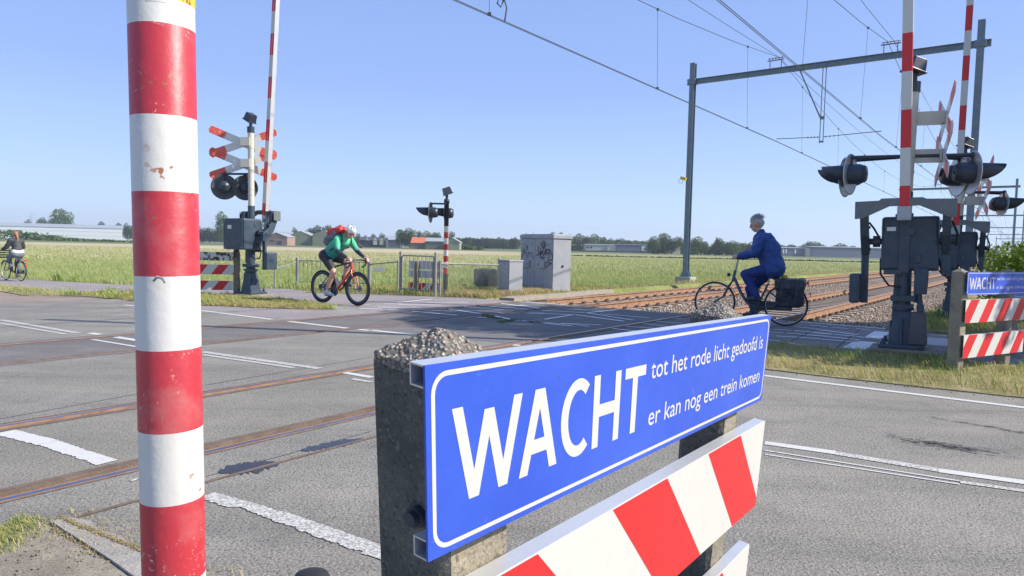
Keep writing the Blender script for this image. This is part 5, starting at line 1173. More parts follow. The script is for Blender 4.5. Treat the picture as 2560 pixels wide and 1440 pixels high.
blades('grass', scatter(gpoly, 2600, 11, z=.0), .035, .003, 1.1, M_gr_v)
blades('grass', scatter([at(130, 1310), at(220, 1272), at(245, 1290), at(150, 1318)], 500, 12, z=.0), .022, .003, 1.2, M_gr_v)
blades('grass', scatter([at(515, 1420), at(600, 1425), at(640, 1470), at(500, 1470)], 160, 13, z=.0), .05, .003, 1.0, M_gr_d)
# straw
st_ = MB(); a_, b_ = at(128, 1315), at_d(157, 1270, at(128, 1315).y); st_.tube(a_, b_, .0012, n=4); tag(st_.build('straw', M_gr_d), 'single dry straw sticking up beside the broken kerb slab', 'straw')
# black bollard cap at the bottom edge
bc_ = at(778, 1600); t = MB(); zc = at_d(778, 1430, bc_.y).z
t.lathe([(.06, 0), (.06, zc - .03), (.05, zc - .008), (.02, zc), (.0, zc + .001)], 28); tag(t.build('bollard', M_rubber, None, loc=(bc_.x, bc_.y, 0)), 'black rounded bollard top peeping in at the bottom edge', 'bollard')

blades('grass', scatter([at(150, 1300), at(300, 1318), at(400, 1395), at(360, 1402), at(260, 1345), at(165, 1312)], 3500, 14, z=.016), .012, .0025, 1.4, M_gr_d)
blades('grass', scatter([at(120, 1322), at(300, 1405), at(430, 1500), at(300, 1440), at(140, 1345)], 3000, 15, z=.008), .014, .0025, 1.4, M_gr_d)
# ================================================================ TREES
def leaf_mat(name, c1, c2, c3):
    def b(nt, p, tc):
        g = G(nt, p, tc); a = g.attr('rnd').outputs['Fac']; c = g.mix(g.ramp(a, 0, .6), c1, c2); c = g.mix(g.ramp(a, .75, 1), c, c3); g.color(c)
        oi = nt.nodes.new('ShaderNodeObjectInfo'); hs = nt.nodes.new('ShaderNodeHueSaturation'); nt.links.new(c, hs.inputs['Color'])
        nt.links.new(g.ramp(oi.outputs['Random'], 0, 1, .7, 1.3), hs.inputs['Value']); nt.links.new(g.ramp(oi.outputs['Random'], 0, 1, .485, .51), hs.inputs['Hue']); nt.links.new(hs.outputs[0], p.inputs['Base Color'])
        tr = nt.nodes.new('ShaderNodeBsdfTranslucent'); nt.links.new(hs.outputs[0], tr.inputs['Color']); mx = nt.nodes.new('ShaderNodeMixShader'); mx.inputs[0].default_value = .25
        nt.links.new(p.outputs[0], mx.inputs[1]); nt.links.new(tr.outputs[0], mx.inputs[2]); nt.links.new(mx.outputs[0], nt.nodes['Material Output'].inputs['Surface'])
    return mat(name, rough=.7, spec=.2, build=b)
M_leaf = leaf_mat('leaves', (0.045, 0.09, 0.025), (0.10, 0.16, 0.045), (0.18, 0.23, 0.08))
M_leafd = leaf_mat('dark_leaves', (0.03, 0.065, 0.025), (0.065, 0.11, 0.04), (0.11, 0.15, 0.06))
M_leafh = leaf_mat('hedge_leaves', (0.14, 0.26, 0.02), (0.32, 0.48, 0.05), (0.52, 0.64, 0.14))
M_bark = mat('bark', (0.12, 0.095, 0.07), .9, noise=(6, .6, (0.2, 0.17, 0.13)))
def crown_mesh(name, rad, hgt, n, leaf, m, seed, lobes=9, conic=0, base=.25, skew=0, flat=1.0):
    """leaf quads spread through lobes: crown of radius rad from z=base*hgt to hgt"""
    r_ = np.random.default_rng(seed); L = []
    for k in range(lobes):
        f = (k + .5) / lobes; th = k * 2.4 + r_.uniform(-.4, .4); z = base + (1 - base) * (.16 + .68 * f)
        rr_ = (.62 * math.sin(math.pi * (.18 + .66 * f)) if not conic else .45 * (1 - f)) * rad * r_.uniform(.6, 1.1); s = rad * (r_.uniform(.38, .58) if not conic else (.55 * (1 - f) + .12))
        L.append((math.cos(th) * rr_, math.sin(th) * rr_, z * hgt, s))
    L.append((0, 0, hgt * (base + (1 - base) * .5), rad * .62 if not conic else rad * .3)); L = np.array(L); w_ = L[:, 3] ** 2; idx = r_.choice(len(L), n, p=w_ / w_.sum())
    d = r_.normal(size=(n, 3)); d /= np.linalg.norm(d, axis=1)[:, None]; rr_ = r_.uniform(0.55, 1.0, n) ** .5 * (1 + .16 * np.sin(d[:, 0] * 7 + idx) * np.cos(d[:, 2] * 6 + idx * 2))
    vz = (hgt * (1 - base)) / (2.6 * rad) if not conic else 1.4
    C_ = L[idx, :3] + d * (L[idx, 3] * rr_)[:, None] * np.array([1, 1, min(max(vz, .7), 1.3)]); C_[:, 2] = np.maximum(C_[:, 2], hgt * base * .5)
    u = r_.normal(size=(n, 3)); u /= np.linalg.norm(u, axis=1)[:, None]; nrm = d + .9 * r_.normal(size=(n, 3)); v = np.cross(nrm, u); v /= np.linalg.norm(v, axis=1)[:, None] + 1e-9; u = np.cross(v, nrm); u /= np.linalg.norm(u, axis=1)[:, None] + 1e-9
    s = leaf * r_.uniform(.6, 1.4, n)[:, None]; V = np.stack([C_ - u * s, C_ - v * s * .55, C_ + u * s, C_ + v * s * .55], 1).reshape(-1, 3)
    F = np.arange(n * 4).reshape(n, 4); rn = np.repeat(r_.random(n) * .8 + .2 * r_.random(len(L))[idx], 4)
    o = np_mesh(name, V, F, m, {'rnd': rn}); return o
def trunk_mb(hgt, rad, seed, r0_=.03):
    r_ = random.Random(seed); mb = MB(); top = (r_.uniform(-.03, .03) * hgt, r_.uniform(-.03, .03) * hgt, hgt * .62); mb.tube((0, 0, -.3), (top[0] * .5, top[1] * .5, hgt * .3), r0_ * hgt, r0_ * .75 * hgt, n=8); mb.tube((top[0] * .5, top[1] * .5, hgt * .3), top, r0_ * .75 * hgt, r0_ * .35 * hgt, n=7)
    for k in range(6):
        a = k * 1.1 + r_.random(); z = hgt * r_.uniform(.25, .5); mb.tube((0, 0, z), (math.cos(a) * rad * .6, math.sin(a) * rad * .6, z + hgt * r_.uniform(.15, .3)), r0_ * .4 * hgt, r0_ * .12 * hgt, n=5)
    return mb
PROTO = {}
def proto(kind, seed):
    key = (kind, seed)
    if key in PROTO: return PROTO[key]
    # unit trees: height 1
    if kind == 'round': o = crown_mesh('crown', .46, 1.0, 3600, .027, M_leaf, seed, 13, 0, .06)
    elif kind == 'tall': o = crown_mesh('crown', .30, 1.0, 2600, .025, M_leaf, seed, 11, 0, .08)
    elif kind == 'dark': o = crown_mesh('crown', .42, 1.0, 3400, .028, M_leafd, seed, 13, 0, .04)
    elif kind == 'conifer': o = crown_mesh('crown', .28, 1.0, 2200, .028, M_leafd, seed, 10, 1, .04)
    else: o = crown_mesh('crown', .75, 1.0, 2400, .045, M_leafd, seed, 9, 0, .0)
    tr = trunk_mb(1.0, .42, seed, .022).build('trunk', M_bark); me = (o.data, tr.data); bpy.data.objects.remove(o); bpy.data.objects.remove(tr); PROTO[key] = me; return me
def tree(px, ytop, hw, D, kind, label, group, wide=1.0, seed=0, name='tree', basey=None):
    p = at_d(px, 600, D); z0 = -.37; p.z = z0; top = at_d(px, ytop, D).z; H_ = top - z0; r_half = {'round': .40, 'tall': .27, 'dark': .37, 'conifer': .25, 'bush': .8}[kind]
    sx = (hw * D / CAM_F) / r_half; t = empty(name, p, random.random() * 6.28, label, 'tree' if kind != 'bush' else 'bush', group)
    cm, tm = proto(kind, seed % 4); c = bpy.data.objects.new('crown', cm); col.objects.link(c); c.parent = t; c.scale = (sx, sx, H_)
    k = bpy.data.objects.new('trunk', tm); col.objects.link(k); k.parent = t; k.scale = (sx, sx, H_ * .9); return t
random.seed(21)
tree(158, 521, 27, 520, 'round', 'big round tree towering behind the long white barn', 'trees behind the white barn', seed=1)
tree(131, 546, 18, 560, 'dark', 'lower broad tree left of the big round tree, behind the white barn roof', 'trees behind the white barn', seed=2)
tree(103, 543, 13, 560, 'round', 'small round tree two left of the big round tree behind the barn', 'trees behind the white barn', seed=3)
tree(69, 549, 9, 600, 'dark', 'tiny dark tree top leftmost over the white barn roof', 'trees behind the white barn', seed=0)
tree(256, 553, 10, 560, 'dark', 'dark tree top poking over the right part of the white barn', 'trees behind the white barn', seed=1)
tree(297, 558, 9, 520, 'dark', 'small tree at the right end of the white barn roof', 'trees behind the white barn', seed=2)
for i, (x, yt, hw) in enumerate(((317, 558, 9), (330, 563, 8), (508, 570, 10), (522, 568, 10), (537, 572, 10), (553, 576, 9), (495, 566, 10), (575, 574, 10), (600, 572, 10), (625, 575, 10))):
    tree(x, yt, hw, 430, 'round' if i % 2 else 'dark', 'roadside tree in the low row either side of the left barrier machine', 'row of trees behind the left barrier machine', seed=i)
tree(553, 529, 15, 380, 'round', 'tall tree half hidden behind the left barrier machine cabinet', 'trees by the left barrier machine', seed=2)
tree(668, 548, 15, 420, 'round', 'tree crown in the gap under the bridge of the left barrier machine', 'trees by the left barrier machine', seed=3)
for i, (x, yt, hw) in enumerate(((738, 569, 8), (775, 569, 14), (797, 564, 15), (817, 562, 16))): tree(x, yt, hw, 470, 'dark', 'rounded tree rising over the green barns left of the racing cyclist', 'trees behind the green barns', seed=i)
for i, (x, yt, hw, kd) in enumerate(((878, 582, 9, 'dark'), (896, 583, 7, 'round'), (912, 588, 7, 'round'), (934, 584, 8, 'round'), (957, 583, 9, 'dark'), (975, 590, 7, 'dark'))): tree(x, yt, hw, 440, kd, 'small tree behind the dark houses right of the racing cyclist', 'trees behind the dark houses', seed=i)
tree(1004, 573, 16, 330, 'round', 'large spreading tree left of the orange roof, left half', 'large trees beside the orange roof', seed=1); tree(1026, 571, 18, 330, 'round', 'large spreading tree left of the orange roof, right half', 'large trees beside the orange roof', seed=2)
tree(1050, 577, 10, 345, 'dark', 'dark tree directly above the orange roof', 'large trees beside the orange roof', seed=3); tree(1071, 578, 15, 350, 'round', 'rounded tree right of the orange roof', 'large trees beside the orange roof', seed=0); tree(1090, 580, 15, 350, 'round', 'rounded tree above the grey barn roof, left of the striped post', 'large trees beside the orange roof', seed=1)
tree(1129, 578, 9, 350, 'tall', 'upright dark tree just right of the slim striped post', 'large trees beside the orange roof', seed=1)
for i in range(15):
    x = 1146 + i * 10.2; tree(x, 594 + 2.2 * math.sin(i * 1.7) + i * .1, 8, 450, 'dark' if i % 3 else 'round', 'even tree of the low row between the striped post and the big cabinet', 'tree row left of the big cabinet', seed=i)
for i in range(8): tree(1150 + i * 19, 598 + i * .2, 12, 700, 'dark', 'hazy tree in the second line between the striped post and the cabinet', 'far trees left of the big cabinet', seed=i)
tree(1381, 578, 10, 420, 'tall', 'tall airy tree just above the right end of the cabinet roof', 'tall airy trees by the cabinet', seed=0); tree(1402, 580, 8, 420, 'tall', 'second tall airy tree just right of the cabinet roof', 'tall airy trees by the cabinet', seed=1)
for i, (x, yt, hw) in enumerate(((1419, 586, 12), (1436, 590, 10), (1449, 584, 15), (1468, 590, 12), (1491, 585, 16), (1508, 592, 11), (1525, 596, 11), (1541, 597, 12), (1556, 596, 11), (1572, 600, 11), (1588, 601, 12), (1604, 602, 11), (1620, 601, 11))):
    tree(x, yt, hw, 430 + (i % 3) * 25, 'dark' if i % 2 else 'round', 'tree of the wood edge behind the low white and grey sheds', 'wood edge behind the sheds', seed=i)
for i, (x, yt, hw, kd) in enumerate(((1635, 591, 16, 'round'), (1663, 582, 17, 'round'), (1680, 596, 14, 'dark'), (1700, 591, 14, 'round'), (1739, 592, 18, 'round'), (1760, 603, 12, 'round'), (1788, 605, 10, 'round'), (1792, 586, 13, 'conifer'), (1802, 596, 12, 'dark'), (1820, 604, 12, 'dark'), (1837, 602, 17, 'round'), (1856, 606, 13, 'round'), (1880, 606, 14, 'dark'), (1905, 608, 14, 'round'))):
    tree(x, yt, hw, 300 + (i % 2) * 12, kd, ('dark pointed conifer rising behind the cyclist in blue' if kd == 'conifer' else 'bushy sunlit tree in the clump around the nearest left mast'), 'clump of trees around the nearest left mast' if kd != 'conifer' else 'conifers', seed=i)
for i, (x, yt, hw) in enumerate(((1955, 611, 14), (1982, 611, 16), (2012, 609, 14), (2030, 603, 17), (2047, 605, 17), (2088, 612, 15), (2108, 609, 18), (2130, 614, 14), (2152, 618, 14), (2190, 620, 14), (2430, 620, 12), (2450, 622, 12), (2470, 616, 12), (2490, 622, 12), (2405, 626, 12))):
    tree(x, yt, hw, 560 if x > 2150 else 480, 'dark', 'distant hazy tree behind the long blue-grey sheds on the right', 'distant trees on the right', seed=i)

# bush band before the white barn (reads as one mass)
def mass(name, pts, hgt, n, leaf, m, seed=1, wid=3.0):
    r_ = np.random.default_rng(seed); P = []; 
    for _ in range(n):
        t_ = r_.random() * (len(pts) - 1); i = int(t_); f = t_ - i; p = pts[i].lerp(pts[i + 1], f); h = hgt[i] * (1 - f) + hgt[i + 1] * f; h *= .75 + .25 * math.sin(t_ * 9) + .1 * r_.random()
        P.append((p.x + r_.normal() * wid * .4, p.y + r_.normal() * wid * .4, -.37 + h * r_.random() ** .6))
    C_ = np.array(P); u = r_.normal(size=(n, 3)); u /= np.linalg.norm(u, axis=1)[:, None]; v = np.cross(u, r_.normal(size=(n, 3))); v /= np.linalg.norm(v, axis=1)[:, None]; s = leaf * r_.uniform(.6, 1.4, n)[:, None]
    V = np.stack([C_ - u * s, C_ - v * s * .6, C_ + u * s, C_ + v * s * .6], 1).reshape(-1, 3); return tag(np_mesh(name, V, np.arange(n * 4).reshape(n, 4), m, {'rnd': np.repeat(r_.random(n), 4)}), kind='stuff')
mass('scrub', [at_d(x, 600, 300) for x in (-120, 40, 110, 170, 230, 330, 420)], [4.0, 4.0, 2.6, 1.2, .8, .6, .4], 5200, .55, M_leaf, 3, 5)
mass('scrub', [at_d(x, 612, 300) for x in (1148, 1165, 1185, 1200)], [2.2, 2.4, 2.2, .6], 700, .5, M_leaf, 4, 3)
mass('scrub', [at_d(x, 640, 150) for x in (1430, 1700, 1960, 2200)], [.15, .15, .2, .2], 1500, .25, M_leafd, 5, 3)

mass('wood', [at_d(x, 600, 760) for x in (320, 520, 640, 760, 900, 1020, 1150, 1300)], [8, 9, 10, 9, 8, 9, 10, 9], 9000, 1.5, M_leafd, 7, 16)
mass('wood', [at_d(x, 620, 760) for x in (1400, 1600, 1800, 1950, 2100, 2250, 2420)], [12, 11, 10, 9, 9, 8, 7], 9000, 1.5, M_leafd, 8, 16)
mass('wood', [at_d(x, 600, 520) for x in (1130, 1180, 1230, 1300)], [7, 7.5, 7, 7], 3000, 1.0, M_leafd, 9, 7)
mass('wood', [at_d(x, 620, 440) for x in (1415, 1470, 1530, 1600, 1640)], [8, 8, 6.5, 6.5, 6], 4000, .9, M_leaf, 10, 7)
mass('wood', [at_d(x, 620, 320) for x in (1630, 1700, 1780, 1860, 1930)], [5, 5, 4.5, 5, 4], 4500, .6, M_leaf, 11, 5)
# hedge on the right, and the two big roadside trees whose shade falls on the crossing (they stand outside the picture)
hd = empty('leafy_hedge', ab(20.3, -.1, 0), 0, 'bright green leafy bush at the right edge, behind the second blue sign', 'bush')
hc = at_d(2578, 690, 15.6); hd.location = (hc.x + .55, hc.y, 0)
h1 = crown_mesh('foliage', 1.6, 1.85, 20000, .045, M_leafh, 5, 14, 0, .02); h1.parent = hd; h1.scale = (1.0, .9, 1.0); trunk_mb(1.2, .9, 3, .04).build('stem', M_bark, hd)
def shade_tree(x, y, H_, rad, n, seed, label, base=.2, leaf=.11):
    t = empty('roadside_tree', (x, y, 0), 0, label, 'tree', 'roadside trees outside the frame'); c = crown_mesh('crown', rad, H_, n, leaf, M_leafd, seed, 16, 0, base); c.parent = t; trunk_mb(H_, rad, seed, .025).build('trunk', M_bark, t); return t
shade_tree(13.2, 10.4, 10.8, 3.0, 26000, 2, 'dense tall roadside tree just right of the picture, shading the crossing', .42)
shade_tree(10.9, 8.3, 7.6, 1.6, 7000, 5, 'slender roadside tree right of the picture, shading the nearest barrier machine', .25)
shade_tree(12.4, 12.9, 5.0, 1.25, 8000, 8, 'lower bushy tree right of the picture, beside the hedge', .05, .09)

# ================================================================ FAR BUILDINGS
M_wwall = mat('white_cladding', (0.84, 0.85, 0.84), .5, build=None); M_roofg = mat('grey_roof', (0.34, 0.37, 0.38), .6, noise=(.3, .5, (0.26, 0.28, 0.29)))
M_gwall = mat('green_cladding', (0.17, 0.20, 0.13), .7); M_bwall = mat('brick_wall', (0.30, 0.19, 0.15), .9, noise=(1.2, .6, (0.38, 0.26, 0.2))); M_dwall = mat('dark_cladding', (0.06, 0.07, 0.08), .7)
M_bgrey = mat('blue_grey_cladding', (0.13, 0.155, 0.20), .6); M_cream = mat('cream_wall', (0.62, 0.58, 0.47), .7); M_oroof = mat('orange_tiles', (0.58, 0.17, 0.07), .8, noise=(1.5, .5, (0.48, 0.13, 0.06)))
M_win = mat('window_glass', (0.05, 0.06, 0.08), .15); M_solar = mat('solar_panels', (0.03, 0.04, 0.07), .2)
def building(name, x0, x1, D, ywall, yroof, label, wall, roof, cat='building', group=None, depth=14, gable=None, wins=(), yaw=0.0, doors=(), zbase=-.4, extra=None):
    """box with a ridge roof; pixel columns x0..x1 at distance D. gable: None = ridge along the front, 'front' = gable end towards us"""
    A_ = at_d(x0, 600, D); B_ = at_d(x1, 600, D); W = (B_ - A_).length; hw_ = at_d((x0 + x1) / 2, ywall, D).z - zbase; hr = at_d((x0 + x1) / 2, yroof, D).z - zbase
    t = empty(name, (A_.x, A_.y, zbase), yaw, label, cat, group)
    mb = MB(); mb.bb(0, W, 0, depth, 0, hw_)
    if gable == 'front': mb.prism([(0, hw_), (W, hw_), (W / 2, hr)], -.0, .1, (0, 0, 0), (1, 0, 0), (0, 0, 1)); mb.prism([(0, hw_), (W, hw_), (W / 2, hr)], -depth, -depth + .1, (0, 0, 0), (1, 0, 0), (0, 0, 1))
    else:
        mb.prism([(0, hw_), (depth, hw_), (depth / 2, hr)], 0, .1, (0, 0, 0), (0, 1, 0), (0, 0, 1)); mb.prism([(0, hw_), (depth, hw_), (depth / 2, hr)], W - .1, W, (0, 0, 0), (0, 1, 0), (0, 0, 1))
    mb.build('wall', wall, t)
    rb = MB(); ov = .25; th_ = .2
    if gable == 'front':
        for s, (xa, xb) in ((1, (-ov, W / 2)), (-1, (W + ov, W / 2))): rb.add([(xa, -ov, hw_ - .05), (xb, -ov, hr), (xb, depth + ov, hr), (xa, depth + ov, hw_ - .05), (xa, -ov, hw_ - .05 + th_), (xb, -ov, hr + th_), (xb, depth + ov, hr + th_), (xa, depth + ov, hw_ - .05 + th_)], [(0, 1, 2, 3), (4, 5, 6, 7), (0, 1, 5, 4), (2, 3, 7, 6), (0, 3, 7, 4)])
    else:
        for ya, yb_ in ((-ov, depth / 2), (depth + ov, depth / 2)): rb.add([(-ov, ya, hw_ - .05), (-ov, yb_, hr), (W + ov, yb_, hr), (W + ov, ya, hw_ - .05), (-ov, ya, hw_ - .05 + th_), (-ov, yb_, hr + th_), (W + ov, yb_, hr + th_), (W + ov, ya, hw_ - .05 + th_)], [(0, 1, 2, 3), (4, 5, 6, 7), (0, 1, 5, 4), (2, 3, 7, 6), (0, 3, 7, 4)])
    ro = rb.build('roof', roof, t)
    for (fx0, fx1, fz0, fz1) in wins: f = MB().bb(fx0 * W, fx1 * W, -.08, -.002, fz0 * hw_, fz1 * hw_).build('window', M_win, t)
    for (fx0, fx1, fz0, fz1) in doors: MB().bb(fx0 * W, fx1 * W, -.1, -.002, fz0 * hw_, fz1 * hw_).build('door', M_dgrey, t)
    if extra: extra(t, W, hw_, hr, depth)
    return t
def barn_x(t, W, hw_, hr, depth):
    mb = MB()
    for f in (.36, .70): mb.bb(0, W, -.09, -.02, hw_ * f, hw_ * f + .12)
    for k in range(int(W / 1.6)): mb.bb(k * 1.6, k * 1.6 + .06, -.05, -.001, 0, hw_)
    mb.build('cladding_seam', mat('seam_grey', (0.58, 0.60, 0.62), .6), t)
def t_wins(n, z0, z1, w=.4): return [((k + .5 - w / 2) / n, (k + .5 + w / 2) / n, z0, z1) for k in range(n)]
building('white_barn', -150, 310, 480, 566, 557, 'very long low white barn with grey roof on the left horizon', M_wwall, M_roofg, 'barn', None, 30, None, (), R(13), [((150) / 460, (181) / 460, 0.42, .68)], extra=barn_x)
building('brick_shed', 664, 718, 330, 592, 582, 'small reddish brick shed with a gable, left of the green barns', M_bwall, M_roofg, 'shed', None, 12, 'front', doors=[(.55, .75, 0, .55)], wins=[(.2, .4, .45, .6)])
building('green_barn', 722, 778, 360, 590, 578, 'green barn gable directly right of the brick shed', M_gwall, M_roofg, 'barn', 'green barns', 26, 'front', doors=[(.72, .82, 0, .3)], yaw=R(8))
building('green_barn', 781, 838, 360, 589, 577, 'green barn with dark solar roof behind the racing cyclist', M_gwall, M_roofg, 'barn', 'green barns', 26, 'front', yaw=R(8), extra=lambda t, W, a, b, d: MB().add([(-.4, 1, a + .2), (W * .42, 1, b - .2 + .1), (W * .42, 22, b - .2 + .1), (-.4, 22, a + .2)], [(0, 1, 2, 3)]).build('solar_panel', M_solar, t))
building('low_barn', 640, 722, 372, 594, 579, 'long barn roof stretching left behind the brick shed', M_dwall, M_roofg, 'barn', None, 14)
building('dark_house', 899, 928, 330, 601, 593, 'dark row house with white gable, left of two', M_dwall, M_dwall, 'house', 'dark houses', 9, wins=t_wins(4, .3, .6), extra=lambda t, W, a, b, d: MB().prism([(W * .55, a), (W * .8, a), (W * .675, b)], .1, .25, (0, 0, 0), (1, 0, 0), (0, 0, 1)).build('dormer', M_cream, t))
building('dark_house', 930, 962, 330, 602, 594, 'dark row house with two white gables, right of two', M_dwall, M_dwall, 'house', 'dark houses', 9, wins=t_wins(3, .3, .6), extra=lambda t, W, a, b, d: MB().prism([(W * .1, a * .4), (W * .4, a * .4), (W * .4, a), (W * .25, b), (W * .1, a)], .1, .25, (0, 0, 0), (1, 0, 0), (0, 0, 1)).prism([(W * .6, a * .4), (W * .9, a * .4), (W * .9, a), (W * .75, b), (W * .6, a)], .1, .25, (0, 0, 0), (1, 0, 0), (0, 0, 1)).build('dormer', M_cream, t))
building('grey_barn', 958, 1000, 345, 600, 590, 'dark barn with pale grey roof, left of the large trees', M_bgrey, M_roofg, 'barn', None, 14)
building('cottage', 1028, 1066, 300, 608, 594, 'little house with a bright orange tiled roof', M_bwall, M_oroof, 'house', None, 9, extra=lambda t, W, a, b, d: MB().bb(W * .5, W * .56, d / 2 - .3, d / 2 + .3, b - .5, b + 1.0).build('chimney', M_bwall, t))
building('field_barn', 1064, 1112, 290, 604, 595, 'long barn with dark side wall and grey roof, behind the small gate', M_gwall, M_roofg, 'barn', 'field barns', 13)
building('field_barn', 1110, 1149, 288, 606, 594, 'pale olive barn gable just right of the slim striped post', mat('olive_cladding', (0.30, 0.31, 0.20), .7), M_roofg, 'barn', 'field barns', 13, 'front')
building('white_shed', 1465, 1519, 380, 612, 611, 'low white flat shed with small windows, right of the cabinet', mat('offwhite_cladding', (0.46, 0.46, 0.43), .6), M_roofg, 'shed', None, 12, wins=[(.05, .13, .5, .75), (.2, .3, .5, .75)])
building('cream_shed', 1519.3, 1541, 379, 613, 612, 'cream flat shed attached right of the low white shed', M_cream, M_roofg, 'shed', None, 12)
building('grey_shed', 1542, 1622, 378, 612.5, 611.5, 'long dark grey flat shed with one pale panel, left of the tree clump', M_bgrey, M_bgrey, 'shed', None, 14, extra=lambda t, W, a, b, d: MB().bb(W * .78, W * .89, -.15, -.002, a * .3, a).build('pale_panel', M_cream, t))
building('white_shed', 1672, 1702, 310, 618, 617.5, 'pale low building half hidden inside the tree clump', M_cream, M_roofg, 'shed', None, 8)
building('blue_shed', 1934, 2018, 380, 620, 618.5, 'long blue-grey shed with white windows, right behind the cyclist in blue', M_bgrey, M_roofg, 'shed', 'blue-grey sheds', 20, extra=lambda t, W, a, b, d: [MB().bb(W * f, W * (f + .035), -.12, -.002, a * .35, a * .85).build('window', M_wwall, t) for f in (.2, .29, .37, .64)])
building('blue_shed', 2030, 2330, 376, 620.5, 619, 'very long plain blue-grey shed left of the nearest barrier machine', M_bgrey, M_roofg, 'shed', 'blue-grey sheds', 20)
building('cream_shed', 2018.5, 2029.5, 377, 621, 620, 'small cream block between the two blue-grey sheds', M_cream, M_roofg, 'shed', None, 20)
tag(MB().bb(0, 60, 0, .3, 0, .8).build('low_wall', M_dwall, None, loc=at_d(1430, 626, 370) * 1.0), 'thin dark wall line at the foot of the low sheds', 'wall')
w_ = bpy.data.objects['low_wall']; w_.location.z = -.4
# pylons
def pylon(px, ytop, D, label):
    p = at_d(px, 600, D); p.z = -.4; Ht = at_d(px, ytop, D).z + .4; t = empty('pylon', p, .3, label, 'pylon', 'pylons'); mb = MB(); m_ = mat('pylon_steel', (0.35, 0.38, 0.40), .6)
    for sx in (-1, 1):
        for sy in (-1, 1):
            mb.bar((sx * Ht * .09, sy * Ht * .09, 0), (sx * Ht * .012, sy * Ht * .012, Ht), .22, .22)
    for k in range(9):
        f = k / 9; g_ = (k + 1) / 9; wa = Ht * (.09 - .078 * f); wb = Ht * (.09 - .078 * g_)
        for s in (-1, 1): mb.bar((-wa * s, -wa, Ht * f), (wb * s, -wb, Ht * g_), .12, .12); mb.bar((-wa, wa * s, Ht * f), (-wb, -wb * s, Ht * g_), .12, .12)
    mb.build('lattice_body', m_, t)
    for z, l in ((.72, .2), (.84, .24), (.95, .14)): mb = MB(); mb.bar((-Ht * l, 0, Ht * z), (Ht * l, 0, Ht * z), .25, .25); mb.bar((-Ht * l, 0, Ht * z), (0, 0, Ht * (z + .05)), .12, .12); mb.bar((Ht * l, 0, Ht * z), (0, 0, Ht * (z + .05)), .12, .12); mb.build('cross_arm', m_, t)
pylon(80, 533, 1500, 'faint lattice pylon above the white barn roof'); pylon(533, 555, 1500, 'faint lattice pylon left of the left barrier machine')
# dark red car on the far road
c0 = at_d(893, 610, 240); c0.z = -.35; t = empty('parked_car', c0, R(8), 'small dark red car far off, right of the racing cyclist', 'car'); mr = mat('car_red', (0.16, 0.03, 0.04), .3)
pr = [(-2.1, .35), (2.05, .35), (2.15, .75), (1.3, .95), (.75, 1.45), (-1.0, 1.5), (-1.9, 1.0), (-2.15, .9)]
MB().prism(pr, -.85, .85, (0, 0, 0), (1, 0, 0), (0, 0, 1)).build('body', mr, t, .08)
for x in (-1.3, 1.3):
    for y in (-.8, .8): MB().tube((x, y - .1, .32), (x, y + .1, .32), .32, n=16).build('wheel', M_rubber, t)
MB().prism([(.6, 1.0), (.95, 1.0), (.62, 1.38), (-.9, 1.42), (-1.4, 1.0)], -.86, .86, (0, 0, 0), (1, 0, 0), (0, 0, 1)).build('window', M_win, t)
# ================================================================ BICYCLES
M_tyre = M_rubber; M_spoke = mat('spoke_steel', (0.6, 0.6, 0.6), .3, .8)
def wheel(parent, x, y, r, deep, name='wheel', disc=False, fendm=None):
    o = MB().torus((x, y, r), (0, 1, 0), r - .016, .016, 40, 8).build(name, M_tyre, parent)
    mb = MB(); mb.lathe([(r - .03, -.012), (r - .03, .012), (r - deep, .009), (r - deep, -.009)], 40, 0, (0, 1, 0), (x, y, r), True, True); mb.build('rim', M_black if deep > .05 else M_alu, o)
    mb = MB(); n = 20 if deep > .05 else 28
    for k in range(n):
        a = 2 * math.pi * k / n; s = 1 if k % 2 else -1; mb.tube((x + .02 * math.cos(a + .6), y + s * .025, r + .02 * math.sin(a + .6)), (x + (r - deep) * math.cos(a), y, r + (r - deep) * math.sin(a)), .0013, n=3, cap=False)
    mb.build('spokes', M_spoke, o); MB().tube((x, y - .05, r), (x, y + .05, r), .022, n=10).build('hub', M_black, o)
    if disc: MB().tube((x, y + .035, r), (x, y + .039, r), .075, n=20).build('brake_disc', M_steel, o)
    return o
